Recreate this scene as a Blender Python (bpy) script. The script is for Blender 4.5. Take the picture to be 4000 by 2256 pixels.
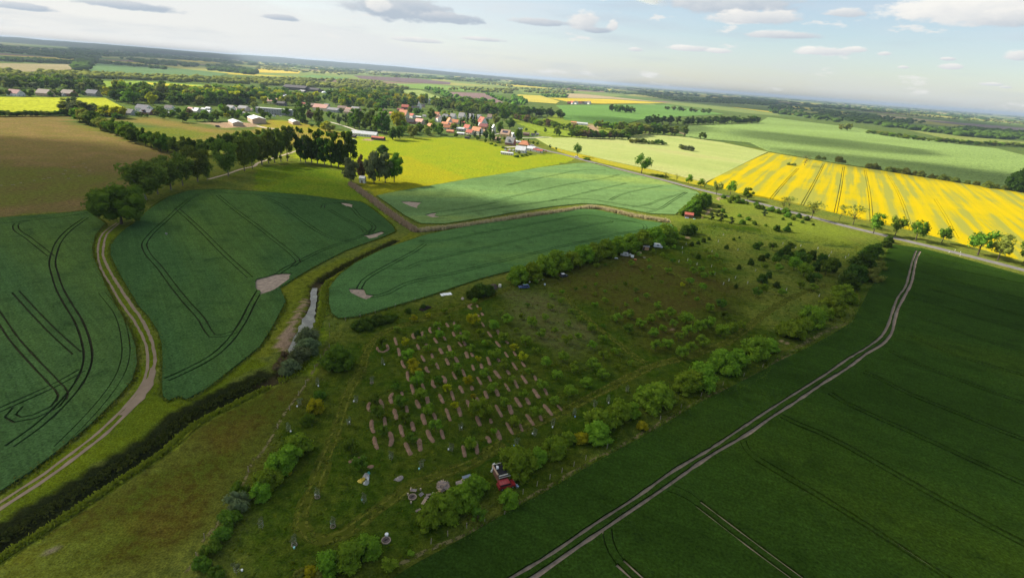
import bpy, bmesh, math, random
import numpy as np
from mathutils import Vector, Matrix, geometry, noise as mnoise

random.seed(7); rng = np.random.default_rng(7)
for o in list(bpy.data.objects): bpy.data.objects.remove(o)
SC = bpy.context.scene
COL = SC.collection

# ------------------------------------------------------------------ camera
H = 88.0                       # metres above the fields
F = 2000.0; CX, CY = 2000.0, 1128.0          # photo is 4000 x 2256
HS, HY = 0.0755, 296.0         # horizon slope and its height at the middle
ROLL = math.atan(HS); PITCH = math.atan((CY-HY)*math.cos(ROLL)/F)
cam_d = bpy.data.cameras.new('camera'); cam = bpy.data.objects.new('camera', cam_d); COL.objects.link(cam)
cam_d.sensor_width = 36; cam_d.lens = 36*F/4000; cam_d.clip_start = 1; cam_d.clip_end = 90000
_cr, _sr, _cp, _sp = math.cos(ROLL), math.sin(ROLL), math.cos(PITCH), math.sin(PITCH)
fwd = Vector((0, _cp, -_sp)); up0 = Vector((0, _sp, _cp)); ri0 = Vector((1, 0, 0))
camx = ri0*_cr + up0*_sr; camy = up0*_cr - ri0*_sr
cam.matrix_world = Matrix(((camx.x, camy.x, -fwd.x, 0), (camx.y, camy.y, -fwd.y, 0), (camx.z, camy.z, -fwd.z, H), (0, 0, 0, 1)))
SC.camera = cam

# ------------------------------------------------------------------ light
SUN_EL, SUN_AZ = math.radians(33), math.radians(158)       # direction towards the sun, azimuth from +X
SV = Vector((math.cos(SUN_EL)*math.cos(SUN_AZ), math.cos(SUN_EL)*math.sin(SUN_AZ), math.sin(SUN_EL)))
sun_d = bpy.data.lights.new('sun', 'SUN'); sun = bpy.data.objects.new('sun', sun_d); COL.objects.link(sun)
sun_d.energy = 4.6; sun_d.angle = math.radians(0.6); sun_d.color = (1.0, 0.93, 0.80)
sun.rotation_euler = SV.to_track_quat('Z', 'Y').to_euler(); sun.location = (0, 0, 3000)
SC.view_settings.view_transform = 'Standard'; SC.view_settings.look = 'None'
SC.view_settings.exposure = 1.4; SC.view_settings.gamma = 1.0; SC.view_settings.use_curve_mapping = False
SC.cycles.max_bounces = 6; SC.cycles.diffuse_bounces = 2; SC.cycles.glossy_bounces = 2
SC.cycles.transparent_max_bounces = 12; SC.cycles.volume_bounces = 0; SC.cycles.transmission_bounces = 2

# ------------------------------------------------------------------ pixel helpers (photo pixels -> ground)
def ray(px, py):
    x = (px-CX)/F; y = -(py-CY)/F
    xr = x*_cr - y*_sr; yu = x*_sr + y*_cr
    return (xr, _cp + yu*_sp, -_sp + yu*_cp)
def gp(p, z=0.0):
    r = ray(*p); t = (H-z)/max(-r[2], 0.0022); return (r[0]*t, r[1]*t)
def depth(x, y, z=0.0): return y*_cp + (H-z)*_sp
def mpp(x, y): return depth(x, y)/F          # metres per photo pixel
def T(k, pts): return [((k % 4)*1000+a/2.576, (k//4)*564+b/2.576) for a, b in pts]
def D(pts): return [(a*1.5528, b*1.5528) for a, b in pts]
REG = dict(A=(1400, 1160, 5.152), B=(1400, 1442, 5.152), C=(1900, 1160, 5.152), D=(1900, 1442, 5.152), E=(2400, 1160, 5.152),
           F=(2400, 880, 5.152), G=(2900, 880, 5.152), H=(1900, 880, 5.152), J=(1550, 1780, 8.547), K=(1800, 1760, 8.547),
           L=(1350, 1780, 8.547), M=(2600, 700, 6.43), N=(3000, 720, 6.43), a=(450, 340, 6.43), b=(800, 340, 6.43),
           c=(1150, 340, 6.43), d=(1500, 360, 8.547), e=(1750, 400, 8.547), f=(1900, 480, 8.547), g=(2100, 380, 6.43), h=(0, 280, 5.152))
for k in range(16): REG[k] = ((k % 4)*1000, (k//4)*564, 2.576)
def Q(r, a, b): x0, y0, s = REG[r]; return (x0+a/s, y0+b/s)
def G(pts): return [gp(p) for p in pts]
def GZ(r, flat): return [gp(Q(r, flat[i], flat[i+1])) for i in range(0, len(flat), 2)]

# ------------------------------------------------------------------ materials
def newmat(name):
    m = bpy.data.materials.new(name); m.use_nodes = True; nt = m.node_tree
    b = nt.nodes['Principled BSDF']; b.inputs['Roughness'].default_value = 0.8
    b.inputs['Specular IOR Level'].default_value = 0.0
    return m, nt, b
def nd(nt, typ, **kw):
    n = nt.nodes.new(typ)
    for k, v in kw.items(): setattr(n, k, v)
    return n
def lk(nt, a, b): nt.links.new(a, b)
def noise(nt, vec, scale, detail=3, rough=0.6):
    n = nd(nt, 'ShaderNodeTexNoise'); n.inputs['Scale'].default_value = scale; n.inputs['Detail'].default_value = detail
    n.inputs['Roughness'].default_value = rough
    if vec is not None: lk(nt, vec, n.inputs['Vector'])
    return n.outputs['Fac']
def ramp(nt, fac, stops, interp='LINEAR'):
    r = nd(nt, 'ShaderNodeValToRGB'); r.color_ramp.interpolation = interp; e = r.color_ramp.elements
    while len(e) < len(stops): e.new(0.5)
    for q, (p, c) in zip(e, stops): q.position = p; q.color = (*c, 1) if len(c) == 3 else c
    lk(nt, fac, r.inputs['Fac']); return r.outputs['Color']
def mixc(nt, fac, a, b, mode='MIX'):
    m = nd(nt, 'ShaderNodeMix', data_type='RGBA', blend_type=mode)
    for s, v in ((0, fac), (6, a), (7, b)):
        if hasattr(v, 'links'): lk(nt, v, m.inputs[s])
        elif s == 0: m.inputs[0].default_value = v
        else: m.inputs[s].default_value = (*v, 1)
    return m.outputs[2]
def mth(nt, op, a, b=None, c=None, clamp=False):
    m = nd(nt, 'ShaderNodeMath', operation=op); m.use_clamp = clamp
    for i, v in enumerate((a, b, c)):
        if v is None: continue
        if hasattr(v, 'links'): lk(nt, v, m.inputs[i])
        else: m.inputs[i].default_value = v
    return m.outputs[0]
def mrange(nt, v, a, b, c=0., d=1., smooth=True):
    m = nd(nt, 'ShaderNodeMapRange'); m.interpolation_type = 'SMOOTHSTEP' if smooth else 'LINEAR'
    lk(nt, v, m.inputs[0])
    for i, q in enumerate((a, b, c, d)): m.inputs[i+1].default_value = q
    return m.outputs[0]
def objco(nt, rotz=0., scale=(1, 1, 1)):
    t = nd(nt, 'ShaderNodeTexCoord'); r = nd(nt, 'ShaderNodeMapping'); m = nd(nt, 'ShaderNodeMapping')
    r.inputs['Rotation'].default_value = (0, 0, rotz); m.inputs['Scale'].default_value = scale
    lk(nt, t.outputs['Object'], r.inputs['Vector']); lk(nt, r.outputs['Vector'], m.inputs['Vector']); return m.outputs['Vector'], t.outputs['Object']
def bump(nt, bsdf, h, strength=0.5, dist=0.2):
    b = nd(nt, 'ShaderNodeBump'); b.inputs['Strength'].default_value = strength; b.inputs['Distance'].default_value = dist
    lk(nt, h, b.inputs['Height']); lk(nt, b.outputs['Normal'], bsdf.inputs['Normal'])

_mc = {}
def plain(col, rough=0.7, spec=0.3, var=0.12, scale=1.5, metal=0.0, key=None):
    """painted / built surfaces: base colour with dirt and weather variation"""
    k = (tuple(col), rough, spec, var, scale, metal)
    if k in _mc: return _mc[k]
    m, nt, b = newmat(key or 'surface')
    v, _ = objco(nt); n = noise(nt, v, scale, 5, 0.65)
    lo = tuple(max(0, c*(1-var*1.6)) for c in col); hi = tuple(min(0.9, c*(1+var)) for c in col)
    lk(nt, ramp(nt, n, [(0.3, lo), (0.7, hi)]), b.inputs['Base Color'])
    b.inputs['Roughness'].default_value = rough; b.inputs['Specular IOR Level'].default_value = spec; b.inputs['Metallic'].default_value = metal
    _mc[k] = m; return m
def crop_mat(name, c1, c2, c3, rot, big=0.012, fine=1.6, row=4.0, bs=0.6):
    """standing crop: patchy growth, drill rows along rot, fine leaf texture"""
    m, nt, b = newmat(name)
    vs, v = objco(nt, -rot, (0.22, 1, 1))
    n1 = noise(nt, vs, big, 4, 0.55); n2 = noise(nt, v, 0.09, 4, 0.6); n3 = noise(nt, v, fine, 3, 0.7)
    vr, _ = objco(nt, -rot, (0.03, 1, 1)); n4 = noise(nt, vr, row*0.25, 2, 0.6)
    c = ramp(nt, n1, [(0.32, c1), (0.52, c2), (0.7, c3)])
    c = mixc(nt, mrange(nt, n2, 0.45, 0.85), c, c1)
    k = mth(nt, 'MULTIPLY_ADD', n3, 2.4, -0.2); k2 = mth(nt, 'MULTIPLY_ADD', n4, 0.6, 0.7); k = mth(nt, 'MULTIPLY', k, mth(nt, 'MULTIPLY', k2, mth(nt, 'MULTIPLY_ADD', noise(nt, v, 0.38, 3, 0.6), 0.7, 0.65)))
    hsv = nd(nt, 'ShaderNodeHueSaturation'); lk(nt, c, hsv.inputs['Color']); lk(nt, k, hsv.inputs['Value'])
    lk(nt, hsv.outputs['Color'], b.inputs['Base Color']); b.inputs['Roughness'].default_value = 0.62
    bump(nt, b, n3, bs, 0.35); return m
def leaf_mat(name, c1, c2, tr=0.35, vary=0.25):
    m, nt, b = newmat(name)
    oi = nd(nt, 'ShaderNodeObjectInfo'); geo = nd(nt, 'ShaderNodeNewGeometry'); tc = nd(nt, 'ShaderNodeTexCoord')
    n = noise(nt, tc.outputs['Object'], 0.55, 2, 0.6)
    f = mth(nt, 'ADD', mth(nt, 'MULTIPLY', n, 0.75), mth(nt, 'MULTIPLY', geo.outputs['Random Per Island'], 0.35))
    c = ramp(nt, f, [(0.25, c1), (0.8, c2)])
    hsv = nd(nt, 'ShaderNodeHueSaturation'); lk(nt, c, hsv.inputs['Color'])
    lk(nt, mth(nt, 'MULTIPLY_ADD', oi.outputs['Random'], vary*0.16, 0.5-vary*0.08), hsv.inputs['Hue'])
    lk(nt, mth(nt, 'MULTIPLY_ADD', oi.outputs['Random'], vary*1.6, 1-vary*0.8), hsv.inputs['Value'])
    lk(nt, hsv.outputs['Color'], b.inputs['Base Color']); b.inputs['Roughness'].default_value = 0.6
    t = nd(nt, 'ShaderNodeBsdfTranslucent'); lk(nt, hsv.outputs['Color'], t.inputs['Color'])
    ms = nd(nt, 'ShaderNodeMixShader'); ms.inputs[0].default_value = tr
    lk(nt, b.outputs[0], ms.inputs[1]); lk(nt, t.outputs[0], ms.inputs[2])
    lk(nt, ms.outputs[0], nt.nodes['Material Output'].inputs['Surface']); return m

# ------------------------------------------------------------------ object helpers
def tag(o, label=None, cat=None, group=None, kind=None):
    if label: o['label'] = label
    if cat: o['category'] = cat
    if group: o['group'] = group
    if kind: o['kind'] = kind
    return o
def mesh_of(name, v, f, mats, smooth=False, mi=None):
    me = bpy.data.meshes.new(name); me.from_pydata([tuple(map(float, q)) for q in v], [], [tuple(map(int, q)) for q in f])
    for m in (mats if isinstance(mats, (list, tuple)) else [mats]): me.materials.append(m)
    if mi is not None: me.polygons.foreach_set('material_index', np.asarray(mi, dtype=np.int32))
    if smooth: me.polygons.foreach_set('use_smooth', np.ones(len(me.polygons), dtype=bool))
    me.update(); return me
def mk(name, v, f, mats, parent=None, smooth=False, mi=None):
    return ob(name, mesh_of(name, v, f, mats, smooth, mi), parent)
def ob(name, me, parent=None):
    o = bpy.data.objects.new(name, me); COL.objects.link(o)
    if parent is not None: o.parent = parent
    return o
def empty(name, loc, rz=0., sc=1.):
    o = bpy.data.objects.new(name, None); COL.objects.link(o); o.empty_display_size = 0.3
    o.location = loc; o.rotation_euler = (0, 0, rz); o.scale = (sc, sc, sc) if not isinstance(sc, tuple) else sc
    return o
class MB:
    """collects simple solids into one mesh"""
    def __init__(s): s.v = []; s.f = []; s.m = []
    def add(s, v, f, mi=0):
        n = len(s.v); s.v += [tuple(q) for q in v]; s.f += [tuple(i+n for i in q) for q in f]; s.m += [mi]*len(f); return s
    def box(s, c, d, rz=0., mi=0, taper=1.0, rx=0., ry=0.):
        x, y, z = d[0]/2, d[1]/2, d[2]/2; t = taper
        p = [(-x, -y, -z), (x, -y, -z), (x, y, -z), (-x, y, -z), (-x*t, -y*t, z), (x*t, -y*t, z), (x*t, y*t, z), (-x*t, y*t, z)]
        R = Matrix.Rotation(rz, 3, 'Z') @ Matrix.Rotation(ry, 3, 'Y') @ Matrix.Rotation(rx, 3, 'X'); C = Vector(c)
        return s.add([R @ Vector(q) + C for q in p], [(0, 3, 2, 1), (4, 5, 6, 7), (0, 1, 5, 4), (1, 2, 6, 5), (2, 3, 7, 6), (3, 0, 4, 7)], mi)
    def tube(s, p0, p1, r0, r1, n=6, mi=0, cap=True):
        p0, p1 = Vector(p0), Vector(p1); d = (p1-p0).normalized()
        a = d.orthogonal().normalized(); b = d.cross(a); v = []
        for p, r in ((p0, r0), (p1, r1)):
            for i in range(n): t = 2*math.pi*i/n; v.append(p + a*(math.cos(t)*r) + b*(math.sin(t)*r))
        f = [(i, (i+1) % n, n+(i+1) % n, n+i) for i in range(n)]
        if cap: f += [tuple(range(n-1, -1, -1)), tuple(range(n, 2*n))]
        return s.add(v, f, mi)
    def prism(s, prof, y0, y1, mi=0):
        """profile in (x,z) extruded along y"""
        n = len(prof); v = [(x, y0, z) for x, z in prof] + [(x, y1, z) for x, z in prof]
        f = [(i, (i+1) % n, n+(i+1) % n, n+i) for i in range(n)] + [tuple(range(n-1, -1, -1)), tuple(range(n, 2*n))]
        return s.add(v, f, mi)
    def build(s, name, mats, parent=None, smooth=False): return mk(name, s.v, s.f, mats, parent, smooth, s.m)
    def mesh(s, name, mats, smooth=False): return mesh_of(name, s.v, s.f, mats, smooth, s.m)

def catmull(pts, step):
    P = [Vector((p[0], p[1])) for p in pts]
    if len(P) < 3:
        n = max(1, int((P[1]-P[0]).length/step)); return [P[0].lerp(P[1], i/n) for i in range(n+1)]
    P = [P[0]*2-P[1]] + P + [P[-1]*2-P[-2]]; out = []
    for i in range(1, len(P)-2):
        a, b, c, d = P[i-1:i+3]; n = max(1, int((c-b).length/step))
        # centripetal-ish tangents
        l1, l2, l3 = max((b-a).length, .01), max((c-b).length, .01), max((d-c).length, .01)
        m1 = ((c-b)/l2*l1 + (b-a)/l1*l2)/(l1+l2)*l2; m2 = ((d-c)/l3*l2 + (c-b)/l2*l3)/(l2+l3)*l2
        for k in range(n):
            t = k/n; t2, t3 = t*t, t*t*t
            out.append(b*(2*t3-3*t2+1) + m1*(t3-2*t2+t) + c*(3*t2-2*t3) + m2*(t3-t2))
    out.append(P[-2]); return out
def offset(line, d):
    out = []
    for i, p in enumerate(line):
        a = line[max(0, i-1)]; b = line[min(len(line)-1, i+1)]; t = (b-a)
        t = t.normalized() if t.length > 1e-6 else Vector((1, 0)); out.append(p + Vector((-t.y, t.x))*d)
    return out
def ribbon(line, w, z=0.02, jit=0.0, zf=None):
    L = []; R_ = []
    for i, p in enumerate(line):
        a = line[max(0, i-1)]; b = line[min(len(line)-1, i+1)]; t = (b-a).normalized(); n = Vector((-t.y, t.x))
        ww = w(i/len(line)) if callable(w) else w
        L.append(p + n*(ww/2*(1+random.uniform(-jit, jit)))); R_.append(p - n*(ww/2*(1+random.uniform(-jit, jit))))
    v = [(p.x, p.y, z) for p in L] + [(p.x, p.y, z) for p in R_]; n = len(L)
    return v, [(i, n+i, n+i+1, i+1) for i in range(n-1)]
def inpoly(x, y, poly):
    """vectorised point in polygon"""
    x = np.asarray(x); y = np.asarray(y); r = np.zeros(x.shape, bool); n = len(poly); j = n-1
    for i in range(n):
        xi, yi = poly[i]; xj, yj = poly[j]
        c = ((yi > y) != (yj > y)) & (x < (xj-xi)*(y-yi)/((yj-yi) if yj != yi else 1e-9)+xi); r ^= c; j = i
    return r
def dist_line(x, y, pts):
    d = np.full(np.shape(x), 1e9)
    for (ax, ay), (bx, by) in zip(pts[:-1], pts[1:]):
        dx, dy = bx-ax, by-ay; t = np.clip(((x-ax)*dx+(y-ay)*dy)/(dx*dx+dy*dy+1e-9), 0, 1)
        d = np.minimum(d, np.hypot(x-ax-t*dx, y-ay-t*dy))
    return d

# ------------------------------------------------------------------ sky
world = bpy.data.worlds.new('World'); SC.world = world; world.use_nodes = True
wn = world.node_tree; bg = wn.nodes['Background']; bg.inputs['Strength'].default_value = 1.0
sky = nd(wn, 'ShaderNodeTexSky', sky_type='NISHITA'); sky.sun_disc = False; sky.sun_elevation = SUN_EL
sky.sun_rotation = math.atan2(SV.x, SV.y); sky.air_density = 1.0; sky.dust_density = 0.7; sky.ozone_density = 1.5; sky.altitude = 100
SKY_K = 0.06; HAZE = 5.2e-5
sc_ = nd(wn, 'ShaderNodeVectorMath', operation='SCALE'); sc_.inputs['Scale'].default_value = SKY_K
lk(wn, sky.outputs[0], sc_.inputs[0]); skyc = sc_.outputs[0]
tc = nd(wn, 'ShaderNodeTexCoord'); sx = nd(wn, 'ShaderNodeSeparateXYZ'); lk(wn, tc.outputs['Generated'], sx.inputs[0])
az = mth(wn, 'ARCTAN2', sx.outputs[0], sx.outputs[1]); el = mth(wn, 'ARCSINE', sx.outputs[2])
def ae(s1, s2, off=0.):
    c = nd(wn, 'ShaderNodeCombineXYZ'); lk(wn, mth(wn, 'MULTIPLY', az, s1), c.inputs[0]); lk(wn, mth(wn, 'MULTIPLY', el, s2), c.inputs[1]); c.inputs[2].default_value = off
    return c.outputs[0]
dotn = nd(wn, 'ShaderNodeVectorMath', operation='DOT_PRODUCT'); lk(wn, tc.outputs['Generated'], dotn.inputs[0]); dotn.inputs[1].default_value = SV
glow = mrange(wn, dotn.outputs['Value'], 0.05, 0.95)
# thin high veil, thicker towards the sun and the horizon
veil_n = noise(wn, ae(2.6, 17.), 1.0, 5, 0.6); veil_n2 = noise(wn, ae(7., 40., 3.), 1.0, 5, 0.6)
veil = mth(wn, 'ADD', mth(wn, 'MULTIPLY_ADD', veil_n, 1.2, -0.28), mth(wn, 'MULTIPLY_ADD', veil_n2, 0.4, -0.2))
veil = mth(wn, 'ADD', veil, mth(wn, 'MULTIPLY', glow, 0.95))
veil = mth(wn, 'ADD', veil, mrange(wn, el, 0.06, 0.0, 0.0, 0.2), clamp=True)
W1 = (0.335, 0.333, 0.325)
cur = mixc(wn, mth(wn, 'MULTIPLY', veil, 0.93), skyc, mixc(wn, glow, (0.262, 0.285, 0.308), W1))
# flat grey-blue stratus patches, everywhere in the sky
st = mrange(wn, noise(wn, ae(3.2, 26., 9.), 1.0, 6, 0.55), 0.52, 0.72, 0., 0.42)
cur = mixc(wn, st, cur, (0.215, 0.243, 0.272))
# scattered small cumulus all round
cu_n = noise(wn, ae(11., 34., 21.), 1.0, 7, 0.58)
cu = mrange(wn, cu_n, 0.60, 0.68, 0., 0.8)
cur = mixc(wn, cu, cur, (0.335, 0.333, 0.325))
# the larger cumulus in view: (photo px, radius px, darkness 0..1)
CLOUDS = [(3760, 45, 400, 100, -.25), (3950, 80, 200, 50, .25), (2830, 15, 330, 80, .42), (2960, 75, 220, 42, .15), (1560, 45, 240, 70, .75), (1480, 25, 60, 42, .0),
          (1750, 75, 150, 30, .8), (2280, 92, 70, 56, .12), (2392, 106, 26, 32, .0), (2330, 120, 70, 18, .7), (3215, 204, 130, 26, .02), (3330, 196, 60, 16, .0), (2700, 192, 110, 17, .05),
          (2800, 200, 60, 14, .0), (3710, 262, 60, 17, .05), (3700, 232, 35, 10, .2), (3985, 222, 70, 32, .1), (1100, 72, 85, 17, .7),
          (520, 28, 230, 26, .72), (90, 30, 140, 22, .7), (3300, 55, 90, 26, .25), (3870, 330, 60, 9, .1), (3930, 342, 32, 8, .1), (3530, 264, 26, 9, .05),
          (1620, 158, 110, 14, .15), (1880, 155, 90, 12, .2), (2110, 90, 130, 22, .55), (3050, 140, 170, 22, .35), (3455, 212, 34, 12, .05), (2480, 195, 30, 12, .1)]
nA = noise(wn, ae(26., 60., 5.), 1.0, 6, 0.62); nB = noise(wn, ae(60., 110., 8.), 1.0, 4, 0.6)
nS = mth(wn, 'ADD', mth(wn, 'MULTIPLY_ADD', nA, 1.7, -0.85), mth(wn, 'MULTIPLY_ADD', nB, 0.7, -0.35))
for (cx, cy, rx, ry, dk) in CLOUDS:
    r = ray(cx, cy); a0 = math.atan2(r[0], r[1]); e0 = math.atan2(r[2], math.hypot(r[0], r[1]))
    r = ray(cx+rx, cy+rx*HS); ra = abs(math.atan2(r[0], r[1])-a0); r = ray(cx, cy-ry); re = abs(math.atan2(r[2], math.hypot(r[0], r[1]))-e0)
    u = mth(wn, 'MULTIPLY_ADD', az, 1/ra, -a0/ra); v = mth(wn, 'MULTIPLY_ADD', el, 1/re, -e0/re)
    vv = mth(wn, 'MAXIMUM', v, mth(wn, 'MULTIPLY', v, -1.7))
    d = mth(wn, 'SQRT', mth(wn, 'ADD', mth(wn, 'MULTIPLY', u, u), mth(wn, 'MULTIPLY', vv, vv)))
    d = mth(wn, 'SUBTRACT', d, mth(wn, 'MULTIPLY', nS, 0.75))
    mask = mrange(wn, d, 1.05, 0.62, 0., 0.96)
    lit = mth(wn, 'ADD', mth(wn, 'MULTIPLY_ADD', v, 0.42, 0.62-dk*0.75), mth(wn, 'MULTIPLY_ADD', u, -0.16, mth(wn, 'MULTIPLY', nS, 0.35)), clamp=True)
    cur = mixc(wn, mask, cur, mixc(wn, lit, (0.185, 0.214, 0.247), (0.37, 0.362, 0.345)))
lk(wn, cur, bg.inputs['Color'])

# ------------------------------------------------------------------ ground
# ditches: (centre line on the ground, half width, depth)
big_ditch = G(T(8, [(2650, 905), (2400, 1025), (2200, 1120), (1900, 1280)]) + T(12, [(1650, 45), (1200, 330), (700, 650), (300, 895), (0, 1085), (-400, 1340)]))
pond_ditch = G(T(5, [(640, 1365), (590, 1430)]) + T(9, [(585, 0), (572, 150), (540, 260), (485, 420), (420, 560), (370, 690), (270, 840), (130, 920), (74, 905)]))
mid_ditch = G(T(5, [(1400, 965), (1100, 1110), (800, 1265), (640, 1365)]))
reed_a = G(T(5, [(950, 400), (1200, 585), (1270, 640), (1450, 770), (1610, 872)]))
reed_b = G(T(5, [(1640, 872), (2000, 835), (2300, 790), (2576, 745)]) + T(6, [(200, 712), (400, 690), (700, 645), (800, 633), (950, 655), (1200, 715), (1560, 775)]))
ne_ditch = G(T(6, [(1880, 790), (2200, 850)]) + T(7, [(0, 925), (400, 985), (830, 1030)]))
DITCH = [(big_ditch, 4.6, 2.2), (pond_ditch, 3.2, 1.5), (mid_ditch, 2.4, 1.3), (reed_a, 2.2, 1.0), (reed_b, 2.2, 1.0), (ne_ditch, 1.8, 0.7)]
# areas of the grassland: outline, colour a, colour b
def lin(r, g, b): return tuple(((c/255)/12.92 if c/255 <= .04045 else ((c/255+.055)/1.055)**2.4) for c in (r, g, b))
LUSH = ((0.070, 0.125, 0.008), (0.125, 0.165, 0.010)); MEADOW = ((0.160, 0.212, 0.012), (0.205, 0.228, 0.012))
ORCH = ((0.032, 0.066, 0.004), (0.056, 0.074, 0.007)); BROWN = ((0.105, 0.082, 0.030), (0.085, 0.098, 0.020)); STRAW = ((0.165, 0.115, 0.045), (0.125, 0.105, 0.030))
AREAS = [
    (D([(-900, 280), (3400, 420), (3400, 1600), (-900, 1600)]), ((0.085, 0.115, 0.018), (0.12, 0.13, 0.02))),
    (D([(735, 395), (800, 330), (905, 330), (1000, 350), (1150, 345), (1250, 362), (1300, 392), (1450, 385), (1440, 405), (1180, 460), (960, 490), (930, 470), (880, 430)]), MEADOW),
    (T(5, [(1050, 440), (1100, 200), (1150, 110), (1500, 110), (2150, 345), (1800, 410), (1300, 490), (1210, 520)]), ((0.245, 0.228, 0.010), (0.205, 0.215, 0.012))),
    (T(4, [(2130, 380), (2576, 230), (2576, 480), (2130, 470)]) + T(5, [(0, 470), (900, 560), (1400, 850), (1250, 640), (930, 400), (900, 270), (400, 190), (0, 240)]), ((0.085, 0.150, 0.008), (0.125, 0.165, 0.010))),
    (T(1, [(0, 1290), (150, 1200), (450, 1230), (700, 1300), (900, 1340), (930, 1453), (0, 1453)]), ((0.20, 0.205, 0.014), (0.2, 0.15, 0.03))),
    (D([(1440, 270), (1700, 330), (1400, 350), (1300, 330)]), ((0.12, 0.17, 0.02), (0.16, 0.19, 0.02))),
    (T(9, [(740, 360), (1700, 130), (2576, -60)]) + T(6, [(1900, 740), (2576, 830)]) + T(7, [(900, 1000), (1250, 980), (1050, 1430)]) + T(11, [(880, 250), (480, 560), (0, 790)]) + T(10, [(1420, 1440)]) + T(14, [(300, 620), (-100, 850)]) + T(13, [(1300, 1500)]) + T(12, [(1800, 1500), (2250, 950), (2576, 350)]) + T(9, [(560, 850), (740, 600)]), ORCH),
    (T(6, [(1900, 850), (2576, 880)]) + T(7, [(850, 1030), (1100, 980), (900, 1350)]) + T(11, [(600, 150), (0, 420)]) + T(10, [(2300, 100), (1950, 0)]) + T(6, [(2300, 1200), (1850, 1000)]), ((0.075, 0.115, 0.014), (0.12, 0.135, 0.02))),
    (T(6, [(700, 1200), (1300, 1100), (1800, 1250), (2500, 1453)]) + T(10, [(2000, 300), (1500, 680), (1000, 250), (500, 60)]) + T(6, [(300, 1440)]), ((0.066, 0.058, 0.012), (0.062, 0.072, 0.009))),
    (T(10, [(0, 60), (400, 0), (700, 250), (800, 500), (500, 700), (300, 500), (0, 420)]), ((0.095, 0.090, 0.030), (0.075, 0.10, 0.02))),
    (T(6, [(1900, 480), (2576, 600), (2576, 830), (1700, 760)]) + T(7, [(0, 640), (900, 880), (830, 1000), (0, 880)]), ((0.13, 0.165, 0.016), (0.105, 0.135, 0.018))),
    (T(9, [(720, 300), (740, 580), (560, 850), (300, 880), (600, 480), (640, 0), (730, 0)]), LUSH),
    (T(8, [(2576, 980), (2200, 1160), (1870, 1453)]) + T(12, [(1870, 10), (1100, 480), (0, 1170), (-300, 1400), (-300, 1600), (1780, 1600), (2200, 900), (2560, 280)]) + T(9, [(130, 1240), (540, 880), (200, 890), (0, 1010)]), ((0.080, 0.066, 0.010), (0.056, 0.074, 0.007))),
    (T(12, [(0, 1430), (350, 1150), (600, 1120), (780, 1180), (760, 1300), (900, 1500), (0, 1600), (-400, 1600)]), ((0.12, 0.125, 0.012), (0.095, 0.115, 0.014))),
    (T(12, [(560, 1200), (590, 1100), (700, 1040), (780, 1090), (700, 1160)]), ((0.21, 0.17, 0.13), (0.17, 0.14, 0.09))),
    (T(4, [(1180, 790), (1040, 860), (930, 960), (900, 1100), (1060, 1440)]) + T(8, [(1180, 190), (1330, 450), (1390, 700), (1350, 950), (1000, 1290), (800, 1453)]) + T(12, [(0, 600), (0, 1000), (600, 560), (1560, 20)]) + T(8, [(2576, 800), (2576, 620), (1900, 1110), (1640, 1100), (1640, 560), (1290, 0)]) + T(4, [(1290, 1453), (1110, 1100), (1280, 830)]), ((0.100, 0.130, 0.006), (0.070, 0.100, 0.007))),
    (T(5, [(1640, 860), (1000, 1090), (420, 1340), (200, 1453)]) + T(9, [(100, 500), (-30, 660), (200, 640), (380, 640), (520, 250), (600, 0)]) + T(5, [(720, 1453), (850, 1280), (1560, 960)]), ((0.095, 0.12, 0.010), (0.12, 0.135, 0.012))),
    (D([(-900, 292), (0, 292), (165, 292), (195, 315), (300, 345), (440, 388), (400, 440), (300, 480), (240, 525), (0, 545), (-900, 640)]), STRAW),
    (D([(-300, 430), (0, 415), (120, 420), (330, 440), (260, 490), (0, 520), (-300, 600)]), ((0.125, 0.105, 0.030), (0.115, 0.125, 0.022))),
    (T(0, [(1130, 1200), (1600, 1180), (2100, 1290), (2576, 1330), (2576, 1420), (2000, 1400), (1650, 1440)]) + T(1, [(0, 1300), (500, 1340), (350, 1420), (0, 1400)]), ((0.185, 0.125, 0.042), (0.15, 0.13, 0.03))),
    (T(5, [(1050, 770), (1110, 590), (1200, 590), (1260, 640)]), LUSH),
]
bare = [  # pale sand / trodden earth
    T(9, [(200, 570), (230, 480), (330, 380), (430, 180), (520, 65), (515, 110), (400, 340), (370, 480), (350, 590), (280, 615)]),
    T(7, [(900, 1035), (925, 920), (940, 925), (915, 1040)]),
    T(6, [(1750, 930), (1800, 925), (1780, 945), (1740, 950)]), T(6, [(1940, 690), (2000, 640), (2010, 660), (1960, 715)]),
    T(6, [(2060, 540), (2100, 520), (2110, 540), (2070, 565)]), T(2, [(1640, 1340), (1720, 1330), (1700, 1360)]),
    T(0, [(2110, 1240), (2300, 1230), (2576, 1240), (2576, 1275), (2250, 1290), (2150, 1265)]), T(1, [(0, 1260), (200, 1300), (160, 1305), (0, 1275)]),
    T(1, [(920, 1340), (1000, 1300), (960, 1380)]), T(1, [(1060, 1400), (1180, 1395), (1180, 1415), (1080, 1415)]), T(10, [(1590, 400), (1640, 405), (1620, 430)]),
    T(10, [(2450, 540), (2530, 520), (2540, 560), (2440, 580)]), T(11, [(1000-880, 530), (210, 520), (230, 550), (150, 545)]),
    [Q('g', 1230, 700), Q('g', 1380, 690), Q('g', 1500, 720), Q('g', 1520, 830), Q('g', 1330, 830)],
]
def axis(segs):
    out = []
    for a, b, s in segs: out += list(np.arange(a, b, s))
    return np.array(out + [segs[-1][1]])
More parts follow.
